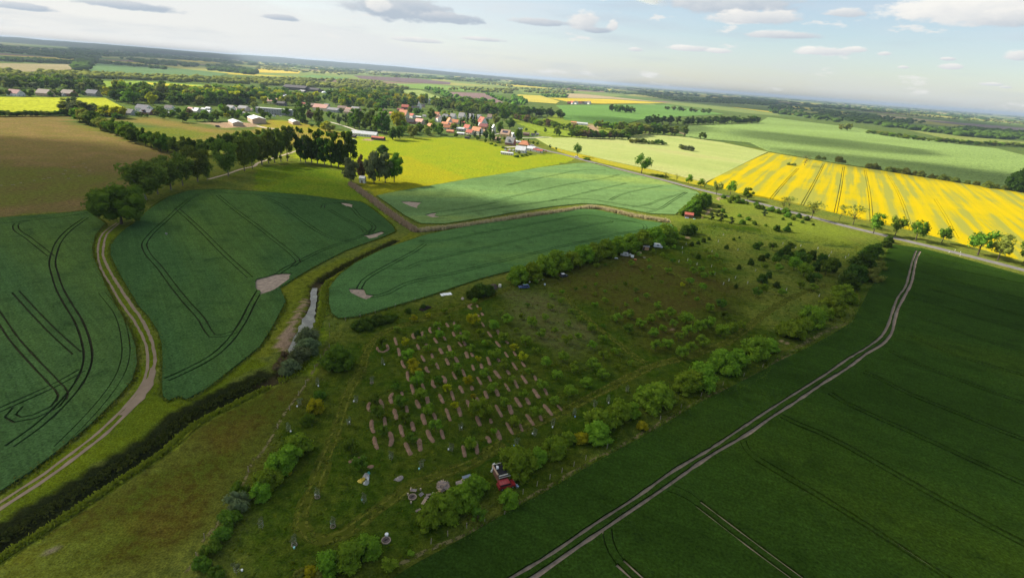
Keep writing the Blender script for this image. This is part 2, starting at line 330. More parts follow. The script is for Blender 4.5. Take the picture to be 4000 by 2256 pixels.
gx = axis([(-40000, -12000, 4000), (-12000, -3000, 900), (-3000, -900, 150), (-900, -420, 24), (-420, -240, 4), (-240, 200, 1.5), (200, 420, 4), (420, 1000, 29), (1000, 3000, 200), (3000, 12000, 1000), (12000, 40000, 4000)])
gy = axis([(-800, 20, 82), (20, 60, 4), (60, 300, 1.5), (300, 460, 4), (460, 1000, 9), (1000, 3000, 80), (3000, 9000, 500), (9000, 60000, 6000)])
X, Y = np.meshgrid(gx, gy); shp = X.shape; X = X.ravel(); Y = Y.ravel()
Z = np.zeros_like(X)
near = (np.abs(X) < 600) & (Y < 700)
for line, hw, dp in DITCH:
    d = dist_line(X[near], Y[near], line)
    prof = np.clip(1.25-d/hw, 0, 1); Z[near] = np.minimum(Z[near], -dp*(prof*prof*(3-2*prof)))
jx = X + 1.6*np.sin(Y*0.31)+1.1*np.sin(X*0.47+Y*0.2); jy = Y + 1.6*np.sin(X*0.29)+1.1*np.sin(Y*0.53+X*0.13)
CA = np.zeros((len(X), 4), np.float32); CB = np.zeros((len(X), 4), np.float32)
CA[:] = (0.10, 0.125, 0.022, 1); CB[:] = (0.055, 0.095, 0.028, 1)
far = Y > 2600; CA[far] = (0.055, 0.085, 0.026, 1); CB[far] = (0.13, 0.145, 0.045, 1)
mid_ = (Y > 20) & (Y < 2600) & (np.abs(X) < 3000); xm, ym = jx[mid_], jy[mid_]; wob = 3.5*np.sin(xm*.11+2*np.sin(ym*.07))+2.5*np.sin(ym*.19+1.7*np.sin(xm*.13)); ca_, cb_ = CA[mid_], CB[mid_]
for i, (px, (ca, cb)) in enumerate(AREAS):
    P = G(px); ins = inpoly(xm, ym, P)
    if i in (6, 7, 8, 9, 10, 12, 13, 18, 19):      # soft borders between kinds of grass
        d = dist_line(xm, ym, P+[P[0]]); t = np.clip(((np.where(ins, d, -d)+wob)/(4+ym*.012))*.5+.5, 0, 1)
    else: t = ins.astype(float)
    t = t[:, None]; ca_[:, :3] += (np.array(ca)-ca_[:, :3])*t; cb_[:, :3] += (np.array(cb)-cb_[:, :3])*t
CA[mid_] = ca_; CB[mid_] = cb_
for px in bare:
    m = inpoly(X+0.5*np.sin(Y*2.1), Y+0.5*np.sin(X*1.7), G(px)); CA[m, :3] = (0.30, 0.205, 0.125); CB[m, :3] = (0.24, 0.17, 0.11)
# banks of the ditches: dark sedge on the far bank, fresh light grass along the near rim
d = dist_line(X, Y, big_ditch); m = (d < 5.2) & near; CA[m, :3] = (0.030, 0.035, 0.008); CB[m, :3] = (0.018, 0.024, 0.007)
rim = np.array([(a+5.6*0.62, b-5.6*0.80) for a, b in big_ditch]); m = (dist_line(X, Y, [tuple(q) for q in rim]) < 1.3) & near
CA[m, :3] = (0.17, 0.20, 0.018); CB[m, :3] = (0.14, 0.175, 0.016)
for ln, w in ((pond_ditch, 2.0), (mid_ditch, 2.1), (reed_b, 1.9)):
    m = (dist_line(X, Y, ln) < w) & near; CA[m, :3] = (0.055, 0.045, 0.020); CB[m, :3] = (0.035, 0.030, 0.014)
m = (dist_line(X, Y, ne_ditch) < 1.6) & near; CA[m, :3] = (0.035, 0.06, 0.012); CB[m, :3] = (0.05, 0.075, 0.014)
ny, nx = shp; ii = np.arange(ny*nx).reshape(shp)
quads = np.stack([ii[:-1, :-1], ii[:-1, 1:], ii[1:, 1:], ii[1:, :-1]], -1).reshape(-1, 4)
def fast_mesh(name, V, FQ, mat):
    me = bpy.data.meshes.new(name); n, k = FQ.shape
    me.vertices.add(len(V)); me.vertices.foreach_set('co', np.ascontiguousarray(V, np.float32).ravel())
    me.loops.add(n*k); me.loops.foreach_set('vertex_index', np.ascontiguousarray(FQ, np.int32).ravel())
    me.polygons.add(n); me.polygons.foreach_set('loop_start', np.arange(0, n*k, k, dtype=np.int32))
    try: me.polygons.foreach_set('loop_total', np.full(n, k, dtype=np.int32))
    except Exception: pass
    me.update(calc_edges=True); me.validate(); me.materials.append(mat); return me
gm, nt, b = newmat('grassland')
at = nd(nt, 'ShaderNodeAttribute', attribute_name='ca'); bt = nd(nt, 'ShaderNodeAttribute', attribute_name='cb')
v = nd(nt, 'ShaderNodeTexCoord').outputs['Object']
n1 = noise(nt, v, 0.055, 5, 0.62); n2 = noise(nt, v, 0.5, 4, 0.65); n3 = noise(nt, v, 2.4, 3, 0.7); n0 = noise(nt, v, 0.0016, 4, 0.55)
c = mixc(nt, mrange(nt, mth(nt, 'ADD', mth(nt, 'MULTIPLY', n1, 0.6), mth(nt, 'MULTIPLY', n2, 0.4)), 0.38, 0.60), at.outputs['Color'], bt.outputs['Color'])
k = mth(nt, 'MULTIPLY', mth(nt, 'MULTIPLY_ADD', n3, 2.6, -0.3), mth(nt, 'MULTIPLY_ADD', n2, 2.0, 0.0))
hsv = nd(nt, 'ShaderNodeHueSaturation'); lk(nt, c, hsv.inputs['Color']); lk(nt, k, hsv.inputs['Value'])
# beyond the mapped fields: an uneven patchwork of far fields
vor = nd(nt, 'ShaderNodeTexVoronoi'); vor.inputs['Scale'].default_value = 0.0021; vor.inputs['Randomness'].default_value = 0.9
mp = nd(nt, 'ShaderNodeMapping'); mp.inputs['Rotation'].default_value = (0, 0, 0.5); mp.inputs['Scale'].default_value = (1, 0.55, 1); lk(nt, v, mp.inputs['Vector']); lk(nt, mp.outputs[0], vor.inputs['Vector'])
sepc = nd(nt, 'ShaderNodeSeparateColor'); lk(nt, vor.outputs['Color'], sepc.inputs[0])
pc = ramp(nt, sepc.outputs[0], [(0.0, (0.08, 0.13, 0.03)), (0.3, (0.14, 0.18, 0.05)), (0.5, (0.22, 0.22, 0.06)), (0.68, (0.10, 0.14, 0.04)), (0.8, (0.17, 0.12, 0.085)), (0.92, (0.36, 0.30, 0.04))], 'CONSTANT')
sy = nd(nt, 'ShaderNodeSeparateXYZ'); lk(nt, v, sy.inputs[0])
c2 = mixc(nt, mrange(nt, sy.outputs[1], 2500, 2800), hsv.outputs['Color'], pc)
lk(nt, c2, b.inputs['Base Color']); b.inputs['Roughness'].default_value = 0.85; 
bump(nt, b, mth(nt, 'ADD', n3, mth(nt, 'MULTIPLY', n2, 1.5)), 0.8, 0.35)
gme = fast_mesh('ground', np.stack([X, Y, Z], -1), quads, gm)
for nm, arr in (('ca', CA), ('cb', CB)):
    a = gme.attributes.new(nm, 'FLOAT_COLOR', 'POINT'); a.data.foreach_set('color', arr.ravel())
gme.polygons.foreach_set('use_smooth', np.ones(len(gme.polygons), bool))
tag(ob('ground', gme), kind='structure')

# ------------------------------------------------------------------ crop fields with real wheel tracks sunk into the crop
soil = plain((0.30, 0.235, 0.18), 0.9, 0.1, 0.25, 0.6, key='bare_soil')
groove_shade = plain((0.030, 0.032, 0.016), 0.9, 0.0, 0.3, 0.6, key='painted_groove_shade')  # shade between the crop walls, painted into the wheel-track floor
def field(name, outline, h, mat, ribbons=(), patches=(), soilm=None, z0=0.0, tan=()):
    """outline, patches: ground polygons; ribbons: (line, width). Crop surface at h, tracks and patches cut down to the soil."""
    V = []; Fc = []; E = []
    def addpoly(p):
        p = [Vector((q[0], q[1])) for q in p]
        if sum(a.x*c.y-c.x*a.y for a, c in zip(p, p[1:]+p[:1])) < 0: p = p[::-1]
        n = len(V); V.extend(Vector((q[0], q[1])) for q in p); Fc.append(list(range(n, n+len(p)))); return len(Fc)-1
    addpoly(outline); nsoil0 = len(Fc)
    for p in patches: addpoly(p)
    for k_, (line, w) in enumerate(list(tan)+list(ribbons)):
        if k_ == len(tan): ntan = len(Fc)
        L = []; R_ = []
        for i, p in enumerate(line):
            a = line[max(0, i-1)]; bb = line[min(len(line)-1, i+1)]; t = (bb-a).normalized(); n = Vector((-t.y, t.x))
            q = w*(0.8+0.45*random.random())/2; L.append(p+n*q); R_.append(p-n*q)
        for i in range(len(line)-1): addpoly([L[i], R_[i], R_[i+1], L[i+1]])
    if not ribbons: ntan = len(Fc)
    cx = sum(p.x for p in V[:len(outline)])/len(outline); cy = sum(p.y for p in V[:len(outline)])/len(outline); c0 = Vector((cx, cy))
    vo, eo, fo, _, _, of = geometry.delaunay_2d_cdt([p-c0 for p in V], [], Fc, 1, 1e-4, True)
    crop = []; sl = []; bp = []; npt = ntan
    for f, ids in zip(fo, of):
        if 0 not in ids: continue
        (bp if any(nsoil0 <= i < npt for i in ids) else sl if any(i >= nsoil0 for i in ids) else crop).append(tuple(f))
    verts = [(p.x+cx, p.y+cy, z0+h) for p in vo]; faces = list(crop); ec = {}
    for f in crop:
        for a, bb in zip(f, f[1:]+f[:1]):
            ec[(a, bb)] = ec.get((a, bb), 0)+1
    low = {}
    for (a, bb) in list(ec):
        if (bb, a) in ec: continue
        for q in (a, bb):
            if q not in low: low[q] = len(verts); verts.append((vo[q].x+cx, vo[q].y+cy, z0-0.05))
        faces.append((bb, a, low[a], low[bb]))
    o = mk(name, verts, faces, mat); tag(o, kind='structure')
    for nm, sl, sm in (('wheel_track', sl, soilm or groove_shade), ('bare_patch', bp, soil)):
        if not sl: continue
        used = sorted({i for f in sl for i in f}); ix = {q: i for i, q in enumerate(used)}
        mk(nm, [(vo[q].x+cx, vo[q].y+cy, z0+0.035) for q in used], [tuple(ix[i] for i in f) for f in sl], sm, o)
    return o
GA = 1.02   # half the wheel gauge
def pair(pts, w=0.5, step=4.0, g=GA):
    ln = catmull(pts, step); return [(offset(ln, g), w), (offset(ln, -g), w)]
def single(pts, w=0.5, step=4.0): return [(catmull(pts, step), w)]
def rough_poly(px, amp=0.6, step=3.0):
    P = [Vector(q) for q in G(px)]; out = []
    for a, b_ in zip(P, P[1:]+P[:1]):
        n = max(1, int((b_-a).length/step))
        for i in range(n): q = a.lerp(b_, i/n); out.append((q.x+random.uniform(-amp, amp), q.y+random.uniform(-amp, amp)))
    return out

# big field by the camera
rt = []
rutA = T(14, [(-200, 1575), (20, 1445), (300, 1280), (830, 920), (1250, 650), (1600, 400), (2000, 160), (2240, 0)]) + T(11, [(0, 1230), (300, 1040), (600, 850), (800, 710), (1000, 590), (1130, 490), (1200, 380), (1250, 230), (1310, 80)]) + T(7, [(1370, 1453), (1420, 1300), (1450, 1180), (1490, 1070)])
rutB = T(14, [(0, 1600), (230, 1453), (560, 1220), (1000, 920), (1500, 580), (2000, 230), (2390, 0)]) + T(11, [(0, 1320), (250, 1160), (560, 950), (800, 800), (1000, 650), (1150, 560), (1240, 450), (1270, 330), (1300, 220), (1360, 100)]) + T(7, [(1440, 1400), (1470, 1260), (1490, 1160), (1530, 1075)])
tn = single(G(rutA), 1.0, 3) + single(G(rutB), 1.15, 3)
tn += single(G(T(14, [(1045, 1330), (1180, 1453), (1330, 1590)])), .85) + single(G(T(14, [(1115, 1285), (1300, 1453), (1450, 1590)])), .85)
tn += single(G(T(14, [(1840, 735), (2576, 1300)]) + T(15, [(210, 1453), (400, 1600)])), .75) + single(G(T(14, [(1890, 695), (2576, 1210)]) + T(15, [(330, 1453), (520, 1600)])), .75)
tn += single(G(T(14, [(2440, 285), (2576, 370)]) + T(15, [(800, 850), (1740, 1453), (2000, 1620)])), .7) + single(G(T(14, [(2490, 260), (2576, 310)]) + T(15, [(850, 830), (1800, 1453), (2060, 1620)])), .7)
for p in (T(11, [(130, 1290), (250, 1350), (330, 1385)]) + T(15, [(500, 0), (1030, 280), (1500, 550), (2300, 990), (2900, 1300)]),
          T(11, [(620, 1060), (760, 1150), (1100, 1310), (1400, 1440)]) + T(15, [(2000, 265), (2576, 525), (2900, 665)]),
          T(11, [(960, 845), (1060, 885), (1400, 1060), (2000, 1300), (2330, 1440)]) + T(15, [(2576, 75), (2900, 190)]),
          T(11, [(1230, 635), (1330, 690), (1900, 920), (2576, 1165), (2900, 1280)]), T(11, [(1430, 480), (1900, 680), (2576, 880), (2900, 970)]),
          T(11, [(1430, 260), (2000, 470), (2576, 650), (2900, 740)]), T(11, [(1450, 100), (1600, 140), (2100, 300), (2576, 440), (2900, 520)]),
          T(11, [(1620, 5), (2100, 150), (2576, 285), (2900, 370)]), T(11, [(2000, -15), (2576, 135), (2900, 215)]),
          T(7, [(1530, 1290), (1800, 1365), (2100, 1445), (2576, 1560)]), T(7, [(1550, 1195), (1900, 1270), (2576, 1410), (2900, 1480)]), T(7, [(1570, 1115), (2000, 1220), (2576, 1345), (2900, 1410)])):
    rt += pair(G(p), 0.8, 6)
for p in ([(910, 1000), (930, 1120), (970, 1220), (1045, 1330)], [(1000, 980), (1010, 1080), (1050, 1190), (1115, 1285)], [(1560, 600), (1640, 620), (1760, 680), (1840, 735)], [(1620, 540), (1700, 570), (1800, 620), (1890, 695)], [(2290, 90), (2340, 190), (2440, 285)], [(2350, 90), (2390, 180), (2490, 260)]):
    rt += single(G(T(14, p)), .3, 1.5)
fr_out = G(T(7, [(1250, 1010), (1200, 1080), (1170, 1180), (1100, 1340), (1030, 1453)]) + T(11, [(1020, 0), (960, 130), (900, 230), (850, 340), (480, 560), (0, 790)]) + T(10, [(2576, 800), (1900, 1150), (1420, 1440)]) + T(14, [(900, 270), (300, 620), (0, 780)]) + T(13, [(2100, 1060), (1600, 1330), (1380, 1470), (1100, 1640)]) + T(15, [(1000, 1700), (3600, 1700), (3800, -400)]) + T(7, [(3200, 1480), (2576, 1325), (2000, 1165), (1550, 1052)]))
RDIR = math.atan2(-0.42, 0.9)
def wheat(name, c, rot, **k): return crop_mat(name, tuple(q*0.62 for q in c), c, (c[0]*1.65, c[1]*1.3, c[2]*0.85), rot, **k)
W_DARK = wheat('rye_crop', (0.023, 0.051, 0.006), RDIR); W_BLUE = wheat('wheat_crop', (0.064, 0.138, 0.040), 0.3)
W_MID = wheat('barley_crop', (0.042, 0.092, 0.026), -0.9); W_PALE = wheat('pale_wheat_crop', (0.115, 0.195, 0.066), 0.25)
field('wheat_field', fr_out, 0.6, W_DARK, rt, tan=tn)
# field between track and ditch
rt = pair(G(T(4, [(2140, 462), (2000, 505), (1850, 605), (1700, 745), (1510, 925), (1455, 1010), (1480, 1095), (1610, 1250), (1750, 1440)]) + T(8, [(1900, 170), (2040, 330), (2095, 430), (2140, 485), (2240, 485), (2380, 440)])), .5, 3)
rt += pair(G(T(8, [(1680, 925), (1900, 825), (2150, 685), (2290, 560), (2420, 385), (2560, 120)]) + T(5, [(60, 1453), (150, 1370), (280, 1270), (450, 1180), (700, 1060), (900, 990), (1080, 925), (1180, 860)])), .6, 3)
for p in (T(4, [(1780, 650), (2000, 850), (2300, 1150), (2520, 1350)]), T(4, [(2190, 520), (2400, 690), (2576, 820)]) + T(5, [(200, 980), (380, 1130), (425, 1190), (370, 1240)]), T(5, [(60, 530), (200, 590), (450, 760), (700, 920), (830, 970), (960, 970)]),
          T(5, [(670, 650), (700, 605), (850, 597), (950, 640), (1050, 740), (1190, 845), (1150, 900)]), T(5, [(730, 660), (900, 760), (1080, 860), (1100, 890)]), T(4, [(2160, 485), (2300, 497), (2576, 510)]) + T(5, [(200, 540), (600, 575)])):
    rt += pair(G(p), .55, 4)
pt = [rough_poly(T(5, p)) for p in ([(0, 1360), (200, 1310), (280, 1300), (370, 1300), (330, 1360), (230, 1440), (60, 1520), (0, 1453)], [(1080, 920), (1180, 900), (1250, 880), (1300, 890), (1220, 940), (1150, 955)], [(830, 590), (900, 590), (975, 610), (960, 640), (880, 610)])]
mid_out = G(T(4, [(1290, 838), (1350, 800), (1500, 660), (1700, 530), (1900, 470), (2150, 455), (2576, 476)]) + T(5, [(500, 515), (850, 560), (1050, 580), (1110, 610), (1280, 740), (1380, 835), (1400, 880), (1330, 915), (900, 1075), (600, 1230), (420, 1335), (240, 1450)]) + T(9, [(300, 130), (150, 420), (30, 600)]) + T(8, [(2400, 760), (2100, 1000), (1880, 1120), (1800, 1090), (1700, 1130), (1640, 1080), (1635, 900), (1640, 740), (1630, 560), (1590, 430), (1500, 290), (1400, 180), (1290, 0)]) + T(4, [(1200, 1300), (1115, 1120), (1115, 1020), (1200, 910)]))
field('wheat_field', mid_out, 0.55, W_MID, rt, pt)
# field left of the track
rt = pair(G(T(4, [(870, 745), (700, 870), (600, 980), (550, 1100), (530, 1200), (560, 1330), (600, 1453)]) + T(8, [(680, 150), (800, 350), (870, 550), (890, 700), (855, 850), (750, 1030), (600, 1200), (380, 1400), (100, 1600)])), .62, 3)
for p in (T(4, [(300, 770), (175, 805), (160, 840), (300, 960), (520, 1135)]), T(8, [(-100, 160), (0, 300), (150, 520), (400, 800), (560, 970), (640, 1070), (620, 1140)]), T(8, [(160, 40), (400, 300), (600, 500), (780, 660)]), T(8, [(830, 830), (600, 960), (300, 1100), (-60, 1260)]), T(8, [(640, 1090), (560, 1200), (350, 1300), (180, 1330), (110, 1290), (190, 1200)])):
    rt += pair(G(p), .55, 3)
rt += single(G(T(4, [(-200, 825), (0, 805), (200, 785), (600, 740), (950, 682)])), .8, 4)
rt += pair(G(T(8, [(1030, 50), (1200, 280), (1260, 500), (1270, 680), (1200, 900), (1050, 1120), (800, 1400), (600, 1600)])), .25, 4)
left_out = G(D([(-700, 600), (0, 549), (150, 538), (228, 531), (243, 548)]) + T(4, [(1060, 800), (960, 920), (930, 1040), (940, 1140), (1060, 1420)]) + T(8, [(1180, 190), (1310, 420), (1370, 600), (1380, 760), (1330, 930), (1200, 1090), (960, 1330), (820, 1453)]) + T(12, [(350, 370), (0, 600), (-700, 1060)]) + [(-2500, 2200)])
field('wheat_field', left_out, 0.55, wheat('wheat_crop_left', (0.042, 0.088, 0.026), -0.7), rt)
# field in front of the orchard hedge
rt = pair(G(T(5, [(1640, 985), (1720, 990), (1900, 972), (2200, 912), (2576, 845)]) + T(6, [(400, 772), (820, 722), (950, 742), (1100, 765), (1330, 815), (1345, 845), (1100, 902), (600, 1012), (0, 1158)]) + T(5, [(2000, 1302), (1500, 1415)]) + T(9, [(1250, 75), (1130, 92), (1060, 60), (1040, 0)]) + T(5, [(1080, 1385), (1200, 1300), (1400, 1190), (1600, 1080), (1700, 1010)])), .55, 4)
rt += pair(G(T(6, [(960, 755), (1005, 775), (900, 800), (500, 875), (0, 985)]) + T(5, [(2100, 1092), (1640, 1202), (1450, 1265), (1340, 1245)])), .5, 4)
front_out = G(T(9, [(738, 0), (735, 150), (760, 250), (830, 300), (1000, 290), (1200, 235), (1700, 88)]) + T(6, [(-300, 1350), (0, 1275), (500, 1150), (900, 1045), (1300, 945), (1640, 862), (1600, 810), (1300, 765), (1050, 705), (850, 662), (700, 655), (400, 705), (0, 765)]) + T(5, [(2200, 815), (1700, 915), (1560, 965), (1300, 1050), (1000, 1200), (850, 1310), (775, 1400)]))
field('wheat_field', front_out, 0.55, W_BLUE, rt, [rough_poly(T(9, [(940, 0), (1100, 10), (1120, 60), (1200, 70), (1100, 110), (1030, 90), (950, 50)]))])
# field behind the reeds
rt = []
for p in (T(6, [(-60, 418), (0, 405), (400, 320), (850, 260), (950, 265)]), T(6, [(-200, 575), (0, 530), (500, 420), (1000, 330), (1080, 305)]), T(6, [(980, 570), (1100, 510), (1300, 460), (1520, 420)]), T(6, [(0, 625), (340, 580), (700, 500), (1150, 395)]),
          T(6, [(1200, 632), (1290, 625), (1500, 560), (1760, 485)]), T(6, [(1360, 690), (1480, 655), (1600, 580), (1750, 490)]), T(6, [(300, 585), (560, 555), (700, 550), (900, 575), (1100, 610), (1450, 660)]), T(5, [(2576, 625), (2200, 680), (1860, 730)]), T(5, [(2576, 550), (2100, 650), (1800, 690)])):
    rt += pair(G(p), .65, 6)
back_out = G(T(5, [(1215, 520), (1330, 600), (1500, 720), (1660, 798), (1900, 800), (2300, 740)]) + T(6, [(0, 690), (400, 630), (700, 598), (900, 608), (1100, 642), (1400, 700), (1640, 708), (1890, 510), (1860, 478), (1500, 370), (1100, 270), (780, 188), (650, 192), (300, 232), (0, 285)]) + T(5, [(2140, 352), (1800, 412), (1450, 472), (1290, 502)]))
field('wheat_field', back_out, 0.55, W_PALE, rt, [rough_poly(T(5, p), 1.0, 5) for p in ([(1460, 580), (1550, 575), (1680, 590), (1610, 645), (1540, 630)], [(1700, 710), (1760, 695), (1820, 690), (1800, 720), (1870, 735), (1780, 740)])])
# rapeseed in bloom, stripes of fuller bloom along the drill direction
pA, pB = gp(Q(7, 675, 700)), gp(Q(7, 760, 230)); RAPE = math.atan2(pB[1]-pA[1], pB[0]-pA[0])
rm, nt, b = newmat('rapeseed_crop')
v1, v = objco(nt, -RAPE, (0.035, 1, 1)); nb = noise(nt, v1, 0.14, 2, 0.5); nl = noise(nt, v, 0.011, 3, 0.6); nf = noise(nt, v, 1.0, 3, 0.7)
f = mth(nt, 'ADD', mth(nt, 'MULTIPLY', nb, 0.70), mth(nt, 'MULTIPLY', nl, 0.38))
c = ramp(nt, mth(nt, 'ADD', f, mth(nt, 'MULTIPLY_ADD', nf, 0.12, -0.06)), [(0.47, (0.225, 0.222, 0.034)), (0.56, (0.345, 0.275, 0.006)), (0.70, (0.41, 0.300, 0.003))])
lk(nt, c, b.inputs['Base Color']); b.inputs['Roughness'].default_value = 0.7; bump(nt, b, nf, 0.5, 0.5)
rt = []
for p in ([(30, 555), (150, 410), (300, 250)], [(340, 620), (450, 420), (560, 200)], [(675, 700), (720, 480), (760, 230)], [(1040, 790), (1025, 560), (975, 270)], [(1440, 880), (1370, 650), (1300, 480), (1210, 320)], [(1900, 960), (1800, 760), (1680, 560)]): rt += pair(G(T(7, p)), .6, 10)
rape_out = G(T(7, [(0, 85), (700, 205), (1300, 297), (2000, 407), (2576, 498), (3300, 620), (3400, 1360), (2576, 1175), (1900, 985), (1400, 855), (900, 745), (500, 648), (0, 545)]) + T(6, [(2300, 495), (1960, 400), (2050, 340), (2480, 130), (2576, 92)]))
field('rapeseed_field', rape_out, 1.1, rm, rt)
# pale barley beside the road, weedy yellow margin
pf_out = G(T(2, [(240, 1392), (600, 1388), (1160, 1392), (1330, 1345), (1720, 1380), (2100, 1432)]) + T(6, [(2576, 78), (2480, 122), (2050, 335), (1950, 385), (1500, 275), (1000, 170), (600, 75), (380, 20)]))
field('barley_field', pf_out, 0.6, crop_mat('pale_barley', (0.235, 0.28, 0.085), (0.28, 0.31, 0.105), (0.30, 0.295, 0.115), -0.6))
field('weedy_field_margin', G(T(6, [(380, 24), (600, 80), (1000, 175), (1500, 280), (1950, 390), (1930, 425), (1500, 325), (1100, 235), (700, 140), (480, 75)])), 0.4, crop_mat('weedy_margin', (0.23, 0.21, 0.02), (0.30, 0.25, 0.012), (0.20, 0.21, 0.03), -0.5))
# fields further off
GRN = lambda n, c: crop_mat(n, tuple(q*.85 for q in c), c, tuple(q*1.15 for q in c), 0.2, big=0.004, fine=0.25, row=1.0)
FARF = [('wheat_field', T(2, [(1770, 1268), (2470, 1243)]) + T(3, [(0, 1180), (900, 1290), (1500, 1385), (1900, 1453)]) + T(7, [(2300, 42), (2576, 112), (3200, 230), (3200, 590), (2000, 392), (1300, 282), (700, 190), (0, 70)]) + T(2, [(2400, 1440), (1740, 1385)]), (0.165, 0.235, 0.068)),
        ('wheat_field', T(2, [(440, 1062), (1000, 1055), (1560, 1058), (2140, 1150), (1500, 1185), (1300, 1205), (1050, 1275), (520, 1205), (510, 1115)]), (0.10, 0.19, 0.045)),
        ('grass_field', T(2, [(0, 1190), (300, 1260), (600, 1330), (600, 1380), (400, 1370), (60, 1250)]), (0.15, 0.2, 0.02)),
        ('rapeseed_field', T(2, [(60, 952), (280, 962), (480, 1022), (440, 1045), (0, 1012)]), (0.36, 0.31, 0.06)),
        ('rapeseed_field', T(2, [(360, 985), (560, 990), (1000, 1000), (1560, 1038), (900, 1046), (600, 1032)]), (0.40, 0.31, 0.03)),
        ('stubble_field', T(2, [(540, 942), (700, 945), (1000, 975), (1540, 1033), (1000, 996), (560, 986)]), (0.30, 0.24, 0.14)),
        ('ploughed_field', T(1, [(1870, 925), (2300, 940), (2490, 1035), (2150, 1042), (2000, 990)]), (0.165, 0.115, 0.105)),
        ('grass_field', T(1, [(1240, 915), (1650, 910), (2040, 1042), (1900, 1032), (1500, 962), (1250, 932)]), (0.20, 0.25, 0.075)),
        ('wheat_field', T(1, [(1330, 842), (1750, 850), (2150, 890), (2200, 922), (1700, 902), (1400, 872)]), (0.14, 0.22, 0.05)),
        ('ploughed_field', T(1, [(980, 760), (1600, 790), (1960, 830), (1950, 852), (1500, 832), (1050, 792)]), (0.12, 0.085, 0.085)),
        ('wheat_field', T(1, [(2380, 1050), (2576, 1055)]) + T(2, [(60, 1095), (200, 1140), (0, 1110)]) + T(1, [(2500, 1090)]), (0.13, 0.21, 0.04)),
        ('grass_field', T(0, [(-900, 985), (0, 982), (500, 987), (1060, 992), (1250, 1090), (1180, 1112), (650, 1128), (0, 1140), (-900, 1150)]), (0.27, 0.29, 0.025)),
        ('rapeseed_field', T(0, [(-900, 790), (0, 796), (500, 797), (470, 840), (0, 830), (-900, 830)]), (0.42, 0.37, 0.03)),
        ('wheat_field', T(0, [(880, 822), (1400, 820), (2100, 862), (2576, 882), (2576, 962), (1550, 942), (1050, 884)]), (0.16, 0.23, 0.035)),
        ('rapeseed_field', T(0, [(1400, 830), (2000, 866), (1800, 882), (1530, 856)]), (0.36, 0.32, 0.03)),
        ('ploughed_field', T(0, [(1780, 878), (2150, 876), (2140, 902), (1900, 898)]), (0.19, 0.15, 0.10)),
        ('wheat_field', T(0, [(850, 702), (1000, 632), (1500, 662), (2300, 742), (2200, 772), (1500, 772), (900, 732)]), (0.09, 0.15, 0.058)),
        ('stubble_field', T(0, [(-900, 640), (0, 640), (760, 652), (740, 702), (380, 722), (0, 742), (-900, 760)]), (0.22, 0.19, 0.10)),
        ('wheat_field', T(0, [(-600, 545), (0, 562), (800, 612), (780, 640), (0, 592), (-600, 585)]), (0.10, 0.15, 0.06)),
        ('stubble_field', T(0, [(1200, 580), (1500, 572), (1830, 612), (1780, 636), (1300, 597)]), (0.22, 0.23, 0.09)),
        ('rapeseed_field', T(1, [(0, 687), (250, 697), (450, 722), (430, 742), (0, 732)]), (0.42, 0.33, 0.05)),
        ('wheat_field', T(1, [(420, 775), (560, 755), (940, 785), (900, 800), (600, 795)]), (0.11, 0.19, 0.06)),
        ('stubble_field', T(3, [(1100, 1150), (1560, 1200), (1900, 1230), (1500, 1215), (1000, 1165)]), (0.30, 0.26, 0.14)),
        ('ploughed_field', T(3, [(1580, 1212), (2180, 1255), (2576, 1290), (2576, 1320), (2100, 1275), (1700, 1232)]), (0.15, 0.13, 0.12)),
        ('grass_field', T(3, [(1400, 1310), (2000, 1380), (2576, 1430), (2576, 1453), (1900, 1420)]), (0.17, 0.2, 0.05))]
for i, (nm, px, c) in enumerate(FARF): field(nm, G(px), 0.5, GRN('far_crop', c), z0=0.25+0.02*i)

# ------------------------------------------------------------------ road, tracks, water
asph, nt, b = newmat('worn_asphalt')
v, _ = objco(nt); n1 = noise(nt, v, 0.25, 5, 0.6); n2 = noise(nt, v, 3., 3, 0.6)
lk(nt, ramp(nt, mth(nt, 'ADD', mth(nt, 'MULTIPLY', n1, .7), mth(nt, 'MULTIPLY', n2, .3)), [(0.35, (0.12, 0.115, 0.12)), (0.65, (0.185, 0.175, 0.17))]), b.inputs['Base Color']); b.inputs['Roughness'].default_value = .85
road_px = [Q('f', 1330, 700), Q('f', 1500, 760), Q('f', 1750, 850), Q('f', 2100, 950), Q('f', 2564, 1050)] + T(6, [(560, 112), (800, 178), (1100, 254), (1400, 328), (1600, 378), (1800, 432), (2000, 482)]) + T(7, [(0, 615), (250, 683), (450, 733), (700, 800), (900, 850), (1150, 910), (1400, 972), (1700, 1042), (2000, 1117), (2300, 1193), (2576, 1265), (3400, 1480)])
rl = catmull(G(road_px), 6); v, f = ribbon(rl, 5.6, 0.12); n = len(v)//2
rv = v + [(x, y, -0.05) for x, y, z in v]; rf = list(f) + [(i+1, 2*n+i+1, 2*n+i, i) for i in range(n-1)] + [(n+i, 3*n+i, 3*n+i+1, n+i+1) for i in range(n-1)]
road = tag(mk('road', rv, rf, asph), kind='structure')
vv, ff = ribbon(offset(rl, 3.5), 1.5, 0.05, .3); v2, f2 = ribbon(offset(rl, -3.5), 1.5, 0.05, .3)
shoulder = plain((0.20, 0.18, 0.10), .9, .1, .3, .4, key='gravel_shoulder')
for w_ in ((vv, ff), (v2, f2)): mk('road_shoulder', w_[0], w_[1], shoulder, road)
sand = plain((0.335, 0.265, 0.195), 0.9, 0.1, 0.22, 0.5, key='sandy_track')
